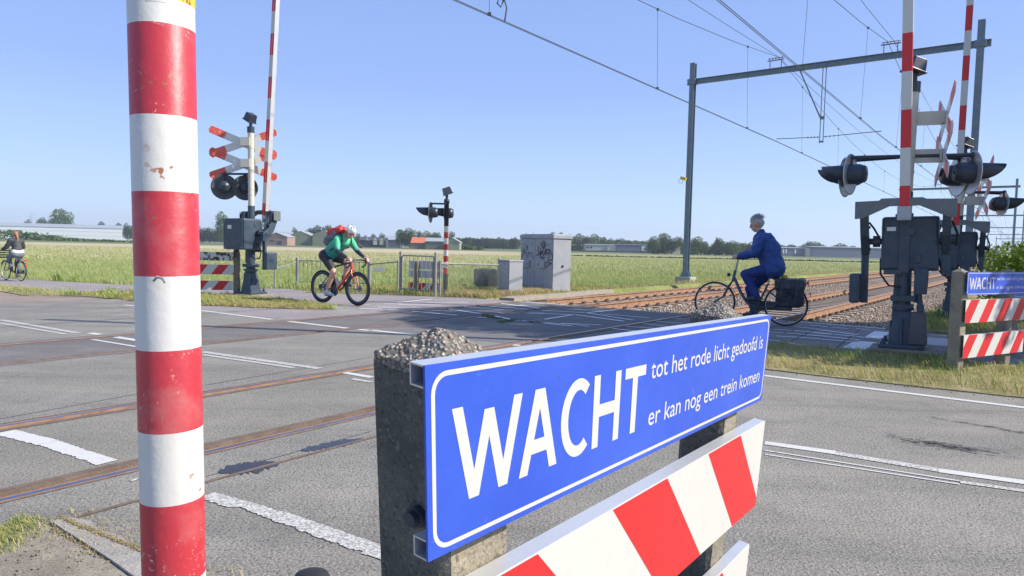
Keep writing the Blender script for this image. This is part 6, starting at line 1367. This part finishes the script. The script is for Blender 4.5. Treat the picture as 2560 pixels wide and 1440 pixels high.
def racing_bike(loc, rz):
    t = empty('road_bike', loc, rz, 'red road bicycle with deep black rims, ridden by the racing cyclist', 'bicycle'); r = .34; wb = .99
    wheel(t, 0, 0, r, .085, disc=True); wheel(t, wb, 0, r, .085, disc=True)
    bb, st_, ht, hb = (.41, 0, .27), (.25, 0, .78), (.80, 0, .86), (.835, 0, .73)
    mr = mat('bike_red', (0.60, 0.02, 0.03), .25, coat=.6); mk_ = M_black
    mb = MB(); mb.tube(bb, hb, .024, .027, n=12); mb.tube(hb, ht, .024, n=12); mb.build('frame', mr, t)
    mb = MB(); mb.tube(bb, st_, .019, n=10); mb.tube((.27, 0, .74), ht, .017, .02, n=10)
    for s in (-1, 1): mb.tube(bb, (0, s * .06, r), .012, n=8); mb.tube((.28, 0, .68), (0, s * .06, r), .009, n=8)
    mb.tube(st_, (.20, 0, .93), .014, n=8); mb.build('rear_frame', mk_, t)
    mb = MB(); 
    for s in (-1, 1): mb.path([(.84, s * .02, .72), (.86, s * .05, .66), (.93, s * .055, .48), (wb, s * .055, r)], .013, 8)
    mb.build('fork', mr, t)
    mb = MB(); mb.tube((.80, 0, .88), (.88, 0, .91), .016); mb.tube((.88, -.21, .91), (.88, .21, .91), .014)
    for s in (-1, 1): mb.path([(.88, s * .21, .91), (.97, s * .212, .90), (1.0, s * .213, .86), (.985, s * .214, .80), (.93, s * .215, .77), (.88, s * .215, .77)], .015, 8); mb.tube((.975, s * .21, .90), (1.01, s * .21, .96), .018, .013); mb.tube((1.0, s * .21, .93), (1.02, s * .215, .83), .006)
    mb.build('handlebar', mk_, t)
    mb = MB(); mb.prism([(-.12, .06), (-.05, .065), (.02, .03), (.14, .018), (.14, -.018), (.02, -.03), (-.05, -.065), (-.12, -.06)], .0, .03, (.20, 0, .93)); mb.build('saddle', mk_, t, .01)
    mb = MB(); mb.tube((.41, -.06, .27), (.41, -.068, .27), .10, n=28); mb.tube((0, -.04, r), (0, -.06, r), .05, n=16)
    for z in (.1, -.1): mb.bar((.41, -.064, .27 + z), (0, -.05, r + z * .5), .006, .010)
    mb.build('chainset', mk_, t)
    pa = (.27, -.10, .175); pb_ = (.55, .10, .365); mb = MB(); mb.bar((.41, -.075, .27), (pa[0], -.075, pa[2]), .014, .03); mb.bar((.41, .075, .27), (pb_[0], .075, pb_[2]), .014, .03); mb.box((pa[0], -.115, pa[2]), (.09, .07, .02)); mb.box((pb_[0], .115, pb_[2]), (.09, .07, .02)); mb.build('crank', mk_, t)
    MB().lathe([(.0, 0), (.035, .005), (.036, .13), (.02, .17), (.014, .19)], 12, 0, (-.42, 0, .9), (.47, 0, .36)).build('water_bottle', mat('bottle', (0.5, 0.5, 0.5), .4), t)
    return t
def city_bike(loc, rz, label, paint, crate=False, carrier=True, wb=1.1, r=.35):
    t = empty('city_bike', loc, rz, label, 'bicycle', 'upright city bicycles'); 
    wheel(t, 0, 0, r, .04); wheel(t, wb, 0, r, .04)
    bb = (.46, 0, .29); hd_ = (.93, 0, .74)
    mb = MB(); mb.path([bb, (.60, 0, .34), (.72, 0, .50), (.86, 0, .80)], .026, 12) ; mb.tube(bb, (.30, 0, .70), .018, n=10); mb.tube((.88, 0, .72), (.845, 0, .92), .024, n=10)
    for s in (-1, 1): mb.tube(bb, (0, s * .06, r), .012, n=8); mb.tube((.33, 0, .62), (0, s * .06, r), .010, n=8)
    mb.build('frame', paint, t)
    mb = MB()
    for s in (-1, 1): mb.path([(.885, s * .03, .73), (.93, s * .06, .66), (1.03, s * .06, .45), (wb, s * .06, r)], .014, 8)
    mb.build('fork', paint, t)
    mb = MB(); mb.tube((.845, 0, .90), (.80, 0, 1.12), .014); mb.path([(.86, 0, 1.16), (.87, .12, 1.17), (.82, .24, 1.15), (.70, .27, 1.12)], .012); mb.path([(.86, 0, 1.16), (.87, -.12, 1.17), (.82, -.24, 1.15), (.70, -.27, 1.12)], .012); mb.tube((.80, 0, 1.12), (.86, 0, 1.16), .016)
    mb.build('handlebar', M_galv, t)
    for s in (-1, 1): MB().tube((.80, s * .255, 1.145), (.68, s * .272, 1.115), .018, n=8).build('grip', M_rubber, t)
    mb = MB(); mb.tube((.30, 0, .70), (.25, 0, .90), .014); mb.build('seat_post', M_alu, t)
    mb = MB(); mb.prism([(-.13, .08), (-.06, .10), (.02, .05), (.14, .02), (.14, -.02), (.02, -.05), (-.06, -.10), (-.13, -.08)], .0, .05, (.23, 0, .90)); mb.build('saddle', M_black, t, .015)
    for x in (0, wb):      # mudguards
        mb = MB(); n = 16; a0_, a1_ = (R(10), R(165)) if x == 0 else (R(35), R(185)); vs = []
        if x == 0: a0_, a1_ = R(20), R(200)
        for i in range(n + 1):
            a = a0_ + (a1_ - a0_) * i / n
            for y in (-.025, .025): vs.append((x + (r + .02) * math.cos(a), y, r + (r + .02) * math.sin(a)))
        mb.add(vs, [(2 * i, 2 * i + 2, 2 * i + 3, 2 * i + 1) for i in range(n)], 0, True); o = mb.build('mudguard', M_black, t); m_ = o.modifiers.new('s', 'SOLIDIFY'); m_.thickness = .003
    mb = MB(); mb.tube((.46, -.05, .29), (.46, -.055, .29), .09, n=24); mb.prism([(-.10, -.06), (.56, -.09), (.58, .09), (-.10, .07)], .052, .075, (0, 0, r - .03), (1, 0, 0), (0, 0, 1)); mb.build('chain_case', M_black, t, .01)
    mb = MB(); mb.bar((.46, -.08, .29), (.52, -.08, .13), .014, .03); mb.bar((.46, .08, .29), (.40, .08, .45), .014, .03); mb.box((.52, -.13, .13), (.09, .09, .02)); mb.box((.40, .13, .45), (.09, .09, .02)); mb.build('crank', M_black, t)
    if carrier:
        mb = MB()
        for s in (-.06, 0, .06): mb.tube((-.28, s, .78), (.22, s, .78), .006)
        for x in (-.28, -.05, .2): mb.tube((x, -.065, .78), (x, .065, .78), .006)
        for s in (-1, 1): mb.tube((0, s * .065, r), (-.1, s * .065, .78), .006)
        mb.build('carrier', M_galv, t); MB().box((-.33, 0, .74), (.03, .12, .05)).build('rear_light', M_red, t); MB().box((-.375, 0, .55), (.012, .05, .09)).build('rear_reflector', M_red, t)
    MB().lathe([(.01, 0), (.03, .01), (.035, .05), (.03, .055)], 12, 0, (1, 0, 0), (.92, 0, .84)).build('headlight', M_black, t)
    if crate:
        mb = MB(); x0, x1, z0, z1 = 1.0, 1.36, .82, 1.06
        for z in (z0, z0 + .08, z0 + .16, z1): 
            for s in (-1, 1): mb.bar((x0, s * .26, z), (x1, s * .26, z), .015, .04)
            for x in (x0, x1): mb.bar((x, -.26, z), (x, .26, z), .015, .04)
        for x in (x0, x1):
            for s in (-1, 1): mb.bar((x, s * .26, z0 - .02), (x, s * .26, z1 + .02), .03, .03)
        mb.bb(x0, x1, -.26, .26, z0 - .01, z0 + .01); mb.bar((.9, 0, .84), (1.2, 0, .80), .03, .03); mb.build('front_crate', mat('crate_plastic', (0.02, 0.04, 0.035), .5), t)
    return t
# ================================================================ PEOPLE
def cap(mb, p0, r0, p1, r1, n=16):
    p0 = Vector(p0); p1 = Vector(p1); d = p1 - p0; L = d.length; prof = []
    for k in range(5): a = math.pi / 2 * (1 - k / 4); prof.append((max(r0 * math.cos(a), .0005), -r0 * math.sin(a)))
    for k in range(5): a = math.pi / 2 * (k / 4); prof.append((max(r1 * math.cos(a), .0005), L + r1 * math.sin(a)))
    mb.lathe(prof, n, 0, tuple(d.normalized()), tuple(p0)); b = len(mb.v) - len(prof) * n; mb.f.append(tuple(range(b + n - 1, b - 1, -1))); mb.m.append(0); mb.sm.append(True); e = len(mb.v) - n; mb.f.append(tuple(range(e, e + n))); mb.m.append(0); mb.sm.append(True)
def fuse(name, shapes, m, parent, voxel=.011, smooth=4, disp=0):
    """one continuous surface from tapered limbs and ellipsoids"""
    mb = MB()
    for s in shapes:
        if len(s) == 4: cap(mb, *s)
        else: mb.ellip(s[0], s[1], s[2])
    o = mb.build(name, m, parent); rm = o.modifiers.new('r', 'REMESH'); rm.mode = 'VOXEL'; rm.voxel_size = voxel; rm.use_smooth_shade = True
    if smooth: s_ = o.modifiers.new('s', 'SMOOTH'); s_.factor = .5; s_.iterations = smooth
    if disp:
        tx = bpy.data.textures.new('folds', 'CLOUDS'); tx.noise_scale = .09; d = o.modifiers.new('d', 'DISPLACE'); d.texture = tx; d.strength = disp; d.texture_coords = 'LOCAL'; d.mid_level = .5
    return evaluated(o)
def hand(shapes, w_, g, out, thumb, s=1.0):
    """hand from wrist w_ gripping a bar whose axis is `out`; fingers curl round g"""
    w_ = Vector(w_); g = Vector(g); out = Vector(out).normalized(); f = (g - w_).normalized(); dn = Vector(thumb).normalized()
    pc = w_ + f * .045 * s; shapes.append((tuple(w_), .026 * s, tuple(w_ + f * .07 * s), .033 * s))
    for k, (L, o_) in enumerate(((.040, .030), (.045, .010), (.042, -.010), (.034, -.029))):
        k0 = w_ + f * .078 * s + out * o_ * s; k1 = k0 + (f * .7 + dn * .7).normalized() * L * s; k2 = k1 + (dn - f * .5).normalized() * L * .8 * s
        shapes.append((tuple(k0), .0105 * s, tuple(k1), .0095 * s)); shapes.append((tuple(k1), .0095 * s, tuple(k2), .0085 * s))
    t0 = w_ + f * .03 * s + out * .028 * s; t1 = t0 + (f * .5 + dn * .6 + out * .3).normalized() * .045 * s; shapes.append((tuple(t0), .013 * s, tuple(t1), .011 * s)); shapes.append((tuple(t1), .011 * s, tuple(t1 + f * .028 * s), .009 * s))
def head(shapes, c, fwd, up, s=1.0):
    c = Vector(c); fwd = Vector(fwd).normalized(); up = (Vector(up) - fwd * Vector(up).dot(fwd)).normalized(); sd = up.cross(fwd)
    M_ = Matrix((fwd, sd, up)).transposed(); rot = M_.to_euler(); P = lambda a, b, d: tuple(c + fwd * a * s + sd * b * s + up * d * s)
    shapes += [(P(-.008, 0, .022), (.098 * s, .078 * s, .098 * s), rot), (P(.022, 0, -.055), (.062 * s, .058 * s, .072 * s), rot), (P(.045, 0, -.095), .026 * s, P(.03, 0, -.085), .035 * s),
               (P(.080, 0, .01), .010 * s, P(.103, 0, -.025), .015 * s), (P(.072, 0, -.062), .016 * s, P(.078, 0, -.062), .014 * s), (P(.062, .026, .022), .018 * s, P(.062, -.026, .022), .018 * s)]
    for b in (-1, 1): shapes.append((P(-.012, b * .076, .012), .016 * s, P(-.018, b * .082, -.016), .010 * s))
    return P
M_skin = mat('skin', (0.60, 0.34, 0.25), .5, noise=(25, .3, (0.52, 0.26, 0.19))); M_eye = mat('eye_dark', (0.03, 0.025, 0.02), .2); M_lips = mat('lips', (0.45, 0.18, 0.15), .5)
def face_bits(P, parent, s=1.0):
    for b in (-1, 1): MB().ellip(P(.080, b * .030, .004), (.008, .011, .006), n=8).build('eye', M_eye, parent)
    MB().ellip(P(.086, 0, -.066), (.007, .022, .005), n=8).build('mouth', M_lips, parent)
def cloth_box(name, c, d, m, parent):
    mb = MB(); mb.box(c, d, taper=.97); o = mb.build(name, m, parent); rm = o.modifiers.new('r', 'REMESH'); rm.mode = 'VOXEL'; rm.voxel_size = .014; rm.use_smooth_shade = True
    s_ = o.modifiers.new('s', 'SMOOTH'); s_.factor = .5; s_.iterations = 6; tx = bpy.data.textures.new('folds', 'CLOUDS'); tx.noise_scale = .12; dm = o.modifiers.new('d', 'DISPLACE'); dm.texture = tx; dm.strength = .05; dm.texture_coords = 'LOCAL'
    return evaluated(o)
# ---- green racing cyclist ----
gr0, gf0 = at(806, 757), at(887, 764); hd_ = (gf0 - gr0); rzg = math.atan2(hd_.y, hd_.x)
racing_bike(gr0, rzg)
gt = empty('person', gr0, rzg, 'cyclist in green jersey, black shorts and white helmet, bent low over a red bike', 'person', 'cyclists on the crossing')
hipC = Vector((.19, 0, .99)); sh = Vector((.62, 0, 1.33)); S = []
S += [((.17, .08, .98), .115, (.17, -.08, .98), .115), ((.19, 0, 1.0), .135, (.40, 0, 1.17), .145), ((.40, 0, 1.17), .145, (.58, 0, 1.28), .13), ((.59, .13, 1.31), .075, (.59, -.13, 1.31), .075), ((.64, 0, 1.33), .06, (.73, 0, 1.42), .052)]
P = head(S, (.80, -.02, 1.455), (.80, -.32, -.52), (.5, 0, .85)); armR = [(.60, -.19, 1.30), (.70, -.27, 1.08), (.93, -.225, .95)]; armL = [(.60, .19, 1.30), (.70, .28, 1.08), (.96, .225, .95)]
for a in (armR, armL):
    S += [(a[0], .055, a[1], .042), (a[1], .042, a[2], .027)]; hand(S, a[2], (1.02, a[2][1], .93), (0, 1 if a is armL else -1, .0), (0.1, 0, -1))
legR = [(.17, -.095, .96), (.44, -.12, .66), (.24, -.12, .27)]; legL = [(.17, .095, .96), (.58, .12, .86), (.50, .12, .46)]
for l in (legR, legL): S += [(l[0], .095, l[1], .060), (l[1], .058, tuple(Vector(l[1]).lerp(Vector(l[2]), .35)), .056), (tuple(Vector(l[1]).lerp(Vector(l[2]), .35)), .056, l[2], .034), (l[2], .036, (l[2][0] + .10, l[2][1], l[2][2] - .05), .03)]
body = fuse('body', S, M_skin, gt, .010, 3); face_bits(P, body)
M_jers = mat('jersey_green', rough=.65, build=lambda nt, p, tc: (lambda g, t_: g.color(g.mix(g.ramp(t_, 1.05, 1.35), (0.02, 0.26, 0.24), g.mix(g.ramp(g.noise(7, 3), .4, .6), (0.06, 0.52, 0.22), (0.14, 0.66, 0.32)))))(G(nt, p, tc), (lambda s_: (nt.links.new(tc.outputs['Position'], s_.inputs[0]), s_.outputs[2])[1])(nt.nodes.new('ShaderNodeSeparateXYZ'))))
J = [((.22, 0, 1.02), .147, (.40, 0, 1.17), .162), ((.40, 0, 1.17), .162, (.58, 0, 1.285), .145), ((.59, .14, 1.31), .088, (.59, -.14, 1.31), .088)]
for a in (armR, armL): J += [(a[0], .072, tuple(Vector(a[0]).lerp(Vector(a[1]), .82)), .056)]
fuse('jersey', J, M_jers, gt, .010, 3, .012)
B_ = []; 
for a in (armR, armL): B_ = [(tuple(Vector(a[0]).lerp(Vector(a[1]), .86)), .050, a[1], .047), (a[1], .047, tuple(Vector(a[1]).lerp(Vector(a[2]), .92)), .033)]; fuse('arm_warmer', B_, M_black, gt, .008, 2)
M_lyc = mat('black_lycra', (0.02, 0.02, 0.028), .5)
K = [((.16, .085, .98), .132, (.16, -.085, .98), .132), ((.18, 0, 1.0), .145, (.27, 0, 1.07), .148)]
for l in (legR, legL): K += [(l[0], .108, tuple(Vector(l[0]).lerp(Vector(l[1]), .80)), .076)]
fuse('shorts', K, M_lyc, gt, .010, 3)
for l, m_ in ((legR, mat('shoe_blue_white', (0.42, 0.50, 0.62), .4)), (legL, M_black)):
    x, y, z = l[2]; fuse('sock', [((x - .012, y, z + .10), .043, (x, y, z - .01), .041)], M_black, gt, .008, 2); fuse('shoe', [((x - .03, y, z - .045), .040, (x + .12, y, z - .065), .036), ((x - .01, y, z - .01), .044, (x + .04, y, z - .03), .044), ((x + .12, y, z - .065), .036, (x + .19, y, z - .072), .026)], m_, gt, .008, 2)
hm = fuse('helmet', [(P(-.02, 0, .055), (.128, .098, .088), Matrix((Vector((.80, -.32, -.52)).normalized(), Vector((.4, .9, 0)).normalized(), Vector((.4, 0, .9)).normalized())).transposed().to_euler()), (P(-.11, 0, .05), .06, P(.06, 0, .075), .065)], mat('helmet_white', (0.80, 0.80, 0.80), .3), gt, .008, 2)
for k in (-1, 0, 1): MB().tube(P(-.09, k * .045, .132 - abs(k) * .02), P(.06, k * .038, .143 - abs(k) * .02), .010, n=6).build('helmet_vent', M_black, hm)
MB().tube(P(.086, .045, .012), P(.086, -.045, .012), .017, n=8).build('sunglasses', mat('red_lens', (0.55, 0.04, 0.03), .12), gt); MB().path([P(.0, -.088, .03), P(.01, -.082, -.06), P(.03, -.03, -.11)], .005, 5).build('helmet_strap', M_black, hm)
bp = empty('backpack', gr0, rzg, 'red and grey backpack on the back of the racing cyclist', 'backpack')
fuse('bag_body', [((.20, 0, 1.27), .115, (.46, 0, 1.47), .120), ((.22, .07, 1.28), .09, (.46, .07, 1.46), .09), ((.22, -.07, 1.28), .09, (.46, -.07, 1.46), .09)], mat('bag_grey', (0.10, 0.12, 0.20), .6, noise=(9, .8, (0.25, 0.27, 0.33))), bp, .010, 3, .02)
fuse('bag_top', [((.34, .05, 1.44), .105, (.56, .05, 1.50), .07), ((.34, -.07, 1.44), .105, (.56, -.07, 1.50), .07), ((.30, 0, 1.46), .07, (.5, 0, 1.56), .05)], mat('bag_red', (0.55, 0.04, 0.03), .55), bp, .010, 3, .015)
for s in (-1, 1): MB().path([(.50, s * .11, 1.44), (.66, s * .13, 1.40), (.68, s * .13, 1.28), (.55, s * .15, 1.15), (.36, s * .15, 1.10)], .018, 6).build('strap', M_black, bp)
# ---- person in blue ----
br0 = at(1962, 815); vw = Vector((br0.x, br0.y, 0)).normalized(); hdg = Vector((-vw.y, vw.x, 0)); hdg = (hdg * .985 + vw * .06).normalized(); rzb = math.atan2(hdg.y, hdg.x)
M_bp = mat('bike_slate', (0.07, 0.10, 0.14), .35)
cbk = city_bike(br0, rzb, 'slate grey step-through city bicycle ridden by the white-haired person in blue', M_bp, wb=1.17, r=.355)
pt = empty('person', br0, rzb, 'white-haired cyclist in a dark blue jacket and trousers, sitting upright', 'person', 'cyclists on the crossing')
S = [((.23, .085, .99), .115, (.23, -.085, .99), .115), ((.24, 0, 1.02), .135, (.32, 0, 1.28), .135), ((.32, 0, 1.28), .135, (.40, 0, 1.45), .12), ((.41, .13, 1.49), .065, (.41, -.13, 1.49), .065), ((.43, 0, 1.53), .055, (.49, 0, 1.62), .05)]
P = head(S, (.535, 0, 1.715), (.96, .0, -.28), (.25, 0, 1)); aR = [(.41, -.18, 1.48), (.52, -.25, 1.22), (.76, -.255, 1.17)]; aL = [(.41, .18, 1.48), (.52, .25, 1.22), (.76, .255, 1.17)]
for a in (aR, aL): S += [(a[0], .052, a[1], .042), (a[1], .040, a[2], .026)]; hand(S, a[2], (.86, a[2][1], 1.165), (-.3, 1 if a is aL else -1, 0), (.2, 0, -1))
lL = [(.24, .10, .97), (.66, .12, .86), (.46, .13, .49)]; lR = [(.24, -.10, .97), (.60, -.12, .60), (.52, -.13, .20)]
for l in (lL, lR): S += [(l[0], .095, l[1], .062), (l[1], .060, l[2], .038), (l[2], .036, (l[2][0] + .10, l[2][1], l[2][2] - .05), .03)]
body = fuse('body', S, M_skin, pt, .011, 3); face_bits(P, body)
M_jk = mat('jacket_blue', (0.014, 0.055, 0.21), .6, noise=(14, .7, (0.03, 0.09, 0.31), .4, .6), bump=(45, .5)); M_jn = mat('trousers_blue', (0.010, 0.032, 0.17), .75, noise=(14, .7, (0.02, 0.05, 0.24), .4, .6), bump=(40, .5))
J = [((.21, .06, .98), .185, (.21, -.06, .98), .185), ((.22, 0, 1.0), .19, (.33, 0, 1.26), .20), ((.33, 0, 1.28), .20, (.42, 0, 1.43), .165), ((.42, .15, 1.48), .095, (.42, -.15, 1.48), .095), ((.26, 0, 1.30), .15, (.34, 0, 1.46), .12), ((.41, 0, 1.50), .08, (.44, 0, 1.57), .072)]
for a in (aR, aL): J += [(a[0], .092, a[1], .082), (a[1], .080, tuple(Vector(a[1]).lerp(Vector(a[2]), .93)), .052)]
fuse('jacket', J, M_jk, pt, .010, 2, .045)
K = [((.22, .09, .98), .145, (.22, -.09, .98), .145)]
for l in (lL, lR): K += [(l[0], .115, l[1], .085), (l[1], .085, tuple(Vector(l[1]).lerp(Vector(l[2]), .6)), .072), (tuple(Vector(l[1]).lerp(Vector(l[2]), .6)), .072, tuple(Vector(l[1]).lerp(Vector(l[2]), .98)), .062)]
fuse('trousers', K, M_jn, pt, .011, 3, .018)
for l in (lL, lR): x, y, z = l[2]; fuse('shoe', [((x - .03, y, z - .03), .042, (x + .11, y, z - .05), .038), ((x, y, z + .01), .045, (x + .03, y, z - .02), .046), ((x + .11, y, z - .05), .038, (x + .17, y, z - .055), .028)], M_black, pt, .009, 2)
fuse('hair', [(P(-.035, 0, .055), (.108, .093, .088), None), (P(-.08, 0, .01), .065, P(-.06, 0, -.04), .045), (P(.02, 0, .105), .05, P(-.06, 0, .12), .05), (P(.055, .02, .085), .025, P(.0, -.02, .125), .035)], mat('white_hair', (0.55, 0.53, 0.52), .7, noise=(60, .8, (0.38, 0.36, 0.36)), bump=(90, .8)), pt, .008, 1, .03)
hs = MB(); rh = random.Random(5)
for k in range(420):      # wind-blown strands over the crown and nape
    th = rh.uniform(-2.6, 2.6); ph = rh.uniform(.15, 1.35); a0_, b0_, d0_ = -math.cos(th) * math.sin(ph), math.sin(th) * math.sin(ph), math.cos(ph)
    if a0_ > .55 and d0_ < .5: continue
    p0 = Vector(P(-.03 + a0_ * .112, b0_ * .097, .05 + d0_ * .094)); p1 = Vector(P(-.03 + a0_ * .125 + rh.uniform(-.055, .02), b0_ * .108 + rh.gauss(0, .012), .05 + d0_ * .112 + rh.uniform(-.012, .03))); hs.tube(p0, p1, .0035, .0008, n=3, cap=False)
hs.build('hair_strands', MATS['white_hair'], [o for o in bpy.data.objects if o.parent == pt and o.name.startswith('hair')][0])
for s in (-1, 1): MB().torus(P(.094, s * .03, .004), (1, 0, -.25), .018, .0025, 14, 5).build('spectacles', M_spoke, pt); 
bt = empty('pannier_bag', br0, rzb, 'black double pannier bag hanging over the rear wheel of the grey bicycle', 'bag')
for s in (-1, 1): 
    o = cloth_box('bag_body', (-.06, s * .165, .56), (.43, .16, .43), mat('pannier_cloth', (0.014, 0.018, 0.024), .6, noise=(8, .5, (0.028, 0.033, 0.04)), bump=(40, .4)), bt)
    cloth_box('bag_flap', (-.06, s * .17, .72), (.46, .18, .18), mat('pannier_flap', (0.02, 0.03, 0.04), .35, bump=(30, .4)), o)
    for x in (-.18, .06): MB().bar((x, s * .262, .74), (x + .01, s * .258, .50), .025, .006, upv=(0, 1, 0)).build('bag_strap', M_galv if False else M_black, o)
MB().box((-.06, 0, .795), (.40, .3, .02)).build('bag_bridge', M_rubber, bt)
fuse('cap_lamp', [((.02, 0, .83), .04, (.06, 0, .83), .035)], M_yel, bt, .008, 1); bpy.data.objects['cap_lamp'].name = 'yellow_clip'
# ---- left cyclist seen from behind ----
lr0 = hit(53, 703); lh = Vector((-.86, .51, 0)).normalized(); rzl = math.atan2(lh.y, lh.x)
city_bike(lr0, rzl, 'dark city bicycle with a black front crate, cut by the left edge', mat('bike_dark', (0.03, 0.03, 0.04), .35), crate=True)
lt = empty('person', lr0, rzl, 'cyclist with auburn ponytail and dark jacket riding away at the far left', 'person', 'cyclists on the crossing')
S = [((.22, .085, .98), .12, (.22, -.085, .98), .12), ((.23, 0, 1.0), .125, (.27, 0, 1.22), .12), ((.27, 0, 1.22), .12, (.31, 0, 1.40), .12), ((.32, .12, 1.44), .06, (.32, -.12, 1.44), .06), ((.32, 0, 1.46), .05, (.34, 0, 1.56), .048)]
P = head(S, (.36, 0, 1.63), (1, 0, -.1), (0, 0, 1)); aL = [(.32, .17, 1.43), (.45, .24, 1.19), (.68, .26, 1.12)]; aR = [(.32, -.17, 1.43), (.44, -.28, 1.20), (.66, -.265, 1.13)]
for a in (aL, aR): S += [(a[0], .05, a[1], .04), (a[1], .04, a[2], .025)]; hand(S, a[2], (a[2][0] + .1, a[2][1], a[2][2]), (0, 1, 0), (0, 0, -1))
lL = [(.23, .095, .96), (.60, .11, .80), (.40, .12, .47)]; lR = [(.23, -.095, .96), (.58, -.12, .60), (.50, -.13, .20)]
for l in (lL, lR): S += [(l[0], .10, l[1], .062), (l[1], .06, l[2], .038), (l[2], .036, (l[2][0] + .1, l[2][1], l[2][2] - .05), .03)]
body = fuse('body', S, M_skin, lt, .012, 3); face_bits(P, body)
M_dj = mat('jacket_dark', (0.045, 0.05, 0.055), .7, noise=(7, .5, (0.08, 0.085, 0.09)))
J = [((.24, .02, 1.12), .15, (.24, -.02, 1.12), .15), ((.25, 0, 1.12), .155, (.31, 0, 1.38), .155), ((.31, .14, 1.42), .085, (.31, -.14, 1.42), .085)]
for a in (aR, aL): J += [(a[0], .082, a[1], .078), (a[1], .078, tuple(Vector(a[1]).lerp(Vector(a[2]), .92)), .05)]
fuse('jacket', J, M_dj, lt, .012, 3, .02); fuse('shirt_hem', [((.22, .07, 1.02), .137, (.22, -.07, 1.02), .137)], M_white, lt, .012, 2); fuse('collar', [((.31, .035, 1.50), .045, (.31, -.035, 1.50), .045)], M_white, lt, .01, 2)
K = [((.21, .09, .95), .13, (.21, -.09, .95), .13)]
for l in (lL, lR): K += [(l[0], .108, l[1], .075), (l[1], .075, tuple(Vector(l[1]).lerp(Vector(l[2]), .95)), .052)]
fuse('trousers', K, mat('jeans_grey', (0.12, 0.14, 0.18), .8, noise=(10, .6, (0.24, 0.28, 0.34))), lt, .012, 3)
for l in (lL, lR): x, y, z = l[2]; fuse('shoe', [((x - .02, y, z - .03), .042, (x + .13, y, z - .05), .036)], mat('shoe_maroon', (0.2, 0.05, 0.06), .6), lt, .01, 2)
fuse('hair', [(P(-.03, 0, .035), (.10, .088, .10), None), (P(-.10, 0, .0), .035, P(-.15, 0, -.12), .035), (P(-.15, 0, -.12), .035, P(-.16, 0, -.26), .018)], mat('auburn_hair', (0.28, 0.12, 0.05), .5, noise=(50, .8, (0.42, 0.20, 0.08))), lt, .009, 2)
# ================================================================ HAZE
hz = MB().bb(-1900, 2300, -60, 2600, -1.6, 75).build('haze', None)
hz.data.materials.clear(); mh = bpy.data.materials.new('haze_air'); mh.use_nodes = True; hn = mh.node_tree; hn.nodes.clear()
hp = hn.nodes.new('ShaderNodeVolumePrincipled'); hp.inputs['Color'].default_value = (0.80, 0.88, 1.0, 1); hp.inputs['Density'].default_value = 0.00032; hp.inputs['Anisotropy'].default_value = 0.2
ho_ = hn.nodes.new('ShaderNodeOutputMaterial'); hn.links.new(hp.outputs[0], ho_.inputs['Volume']); hz.data.materials.append(mh); hz['kind'] = 'stuff'
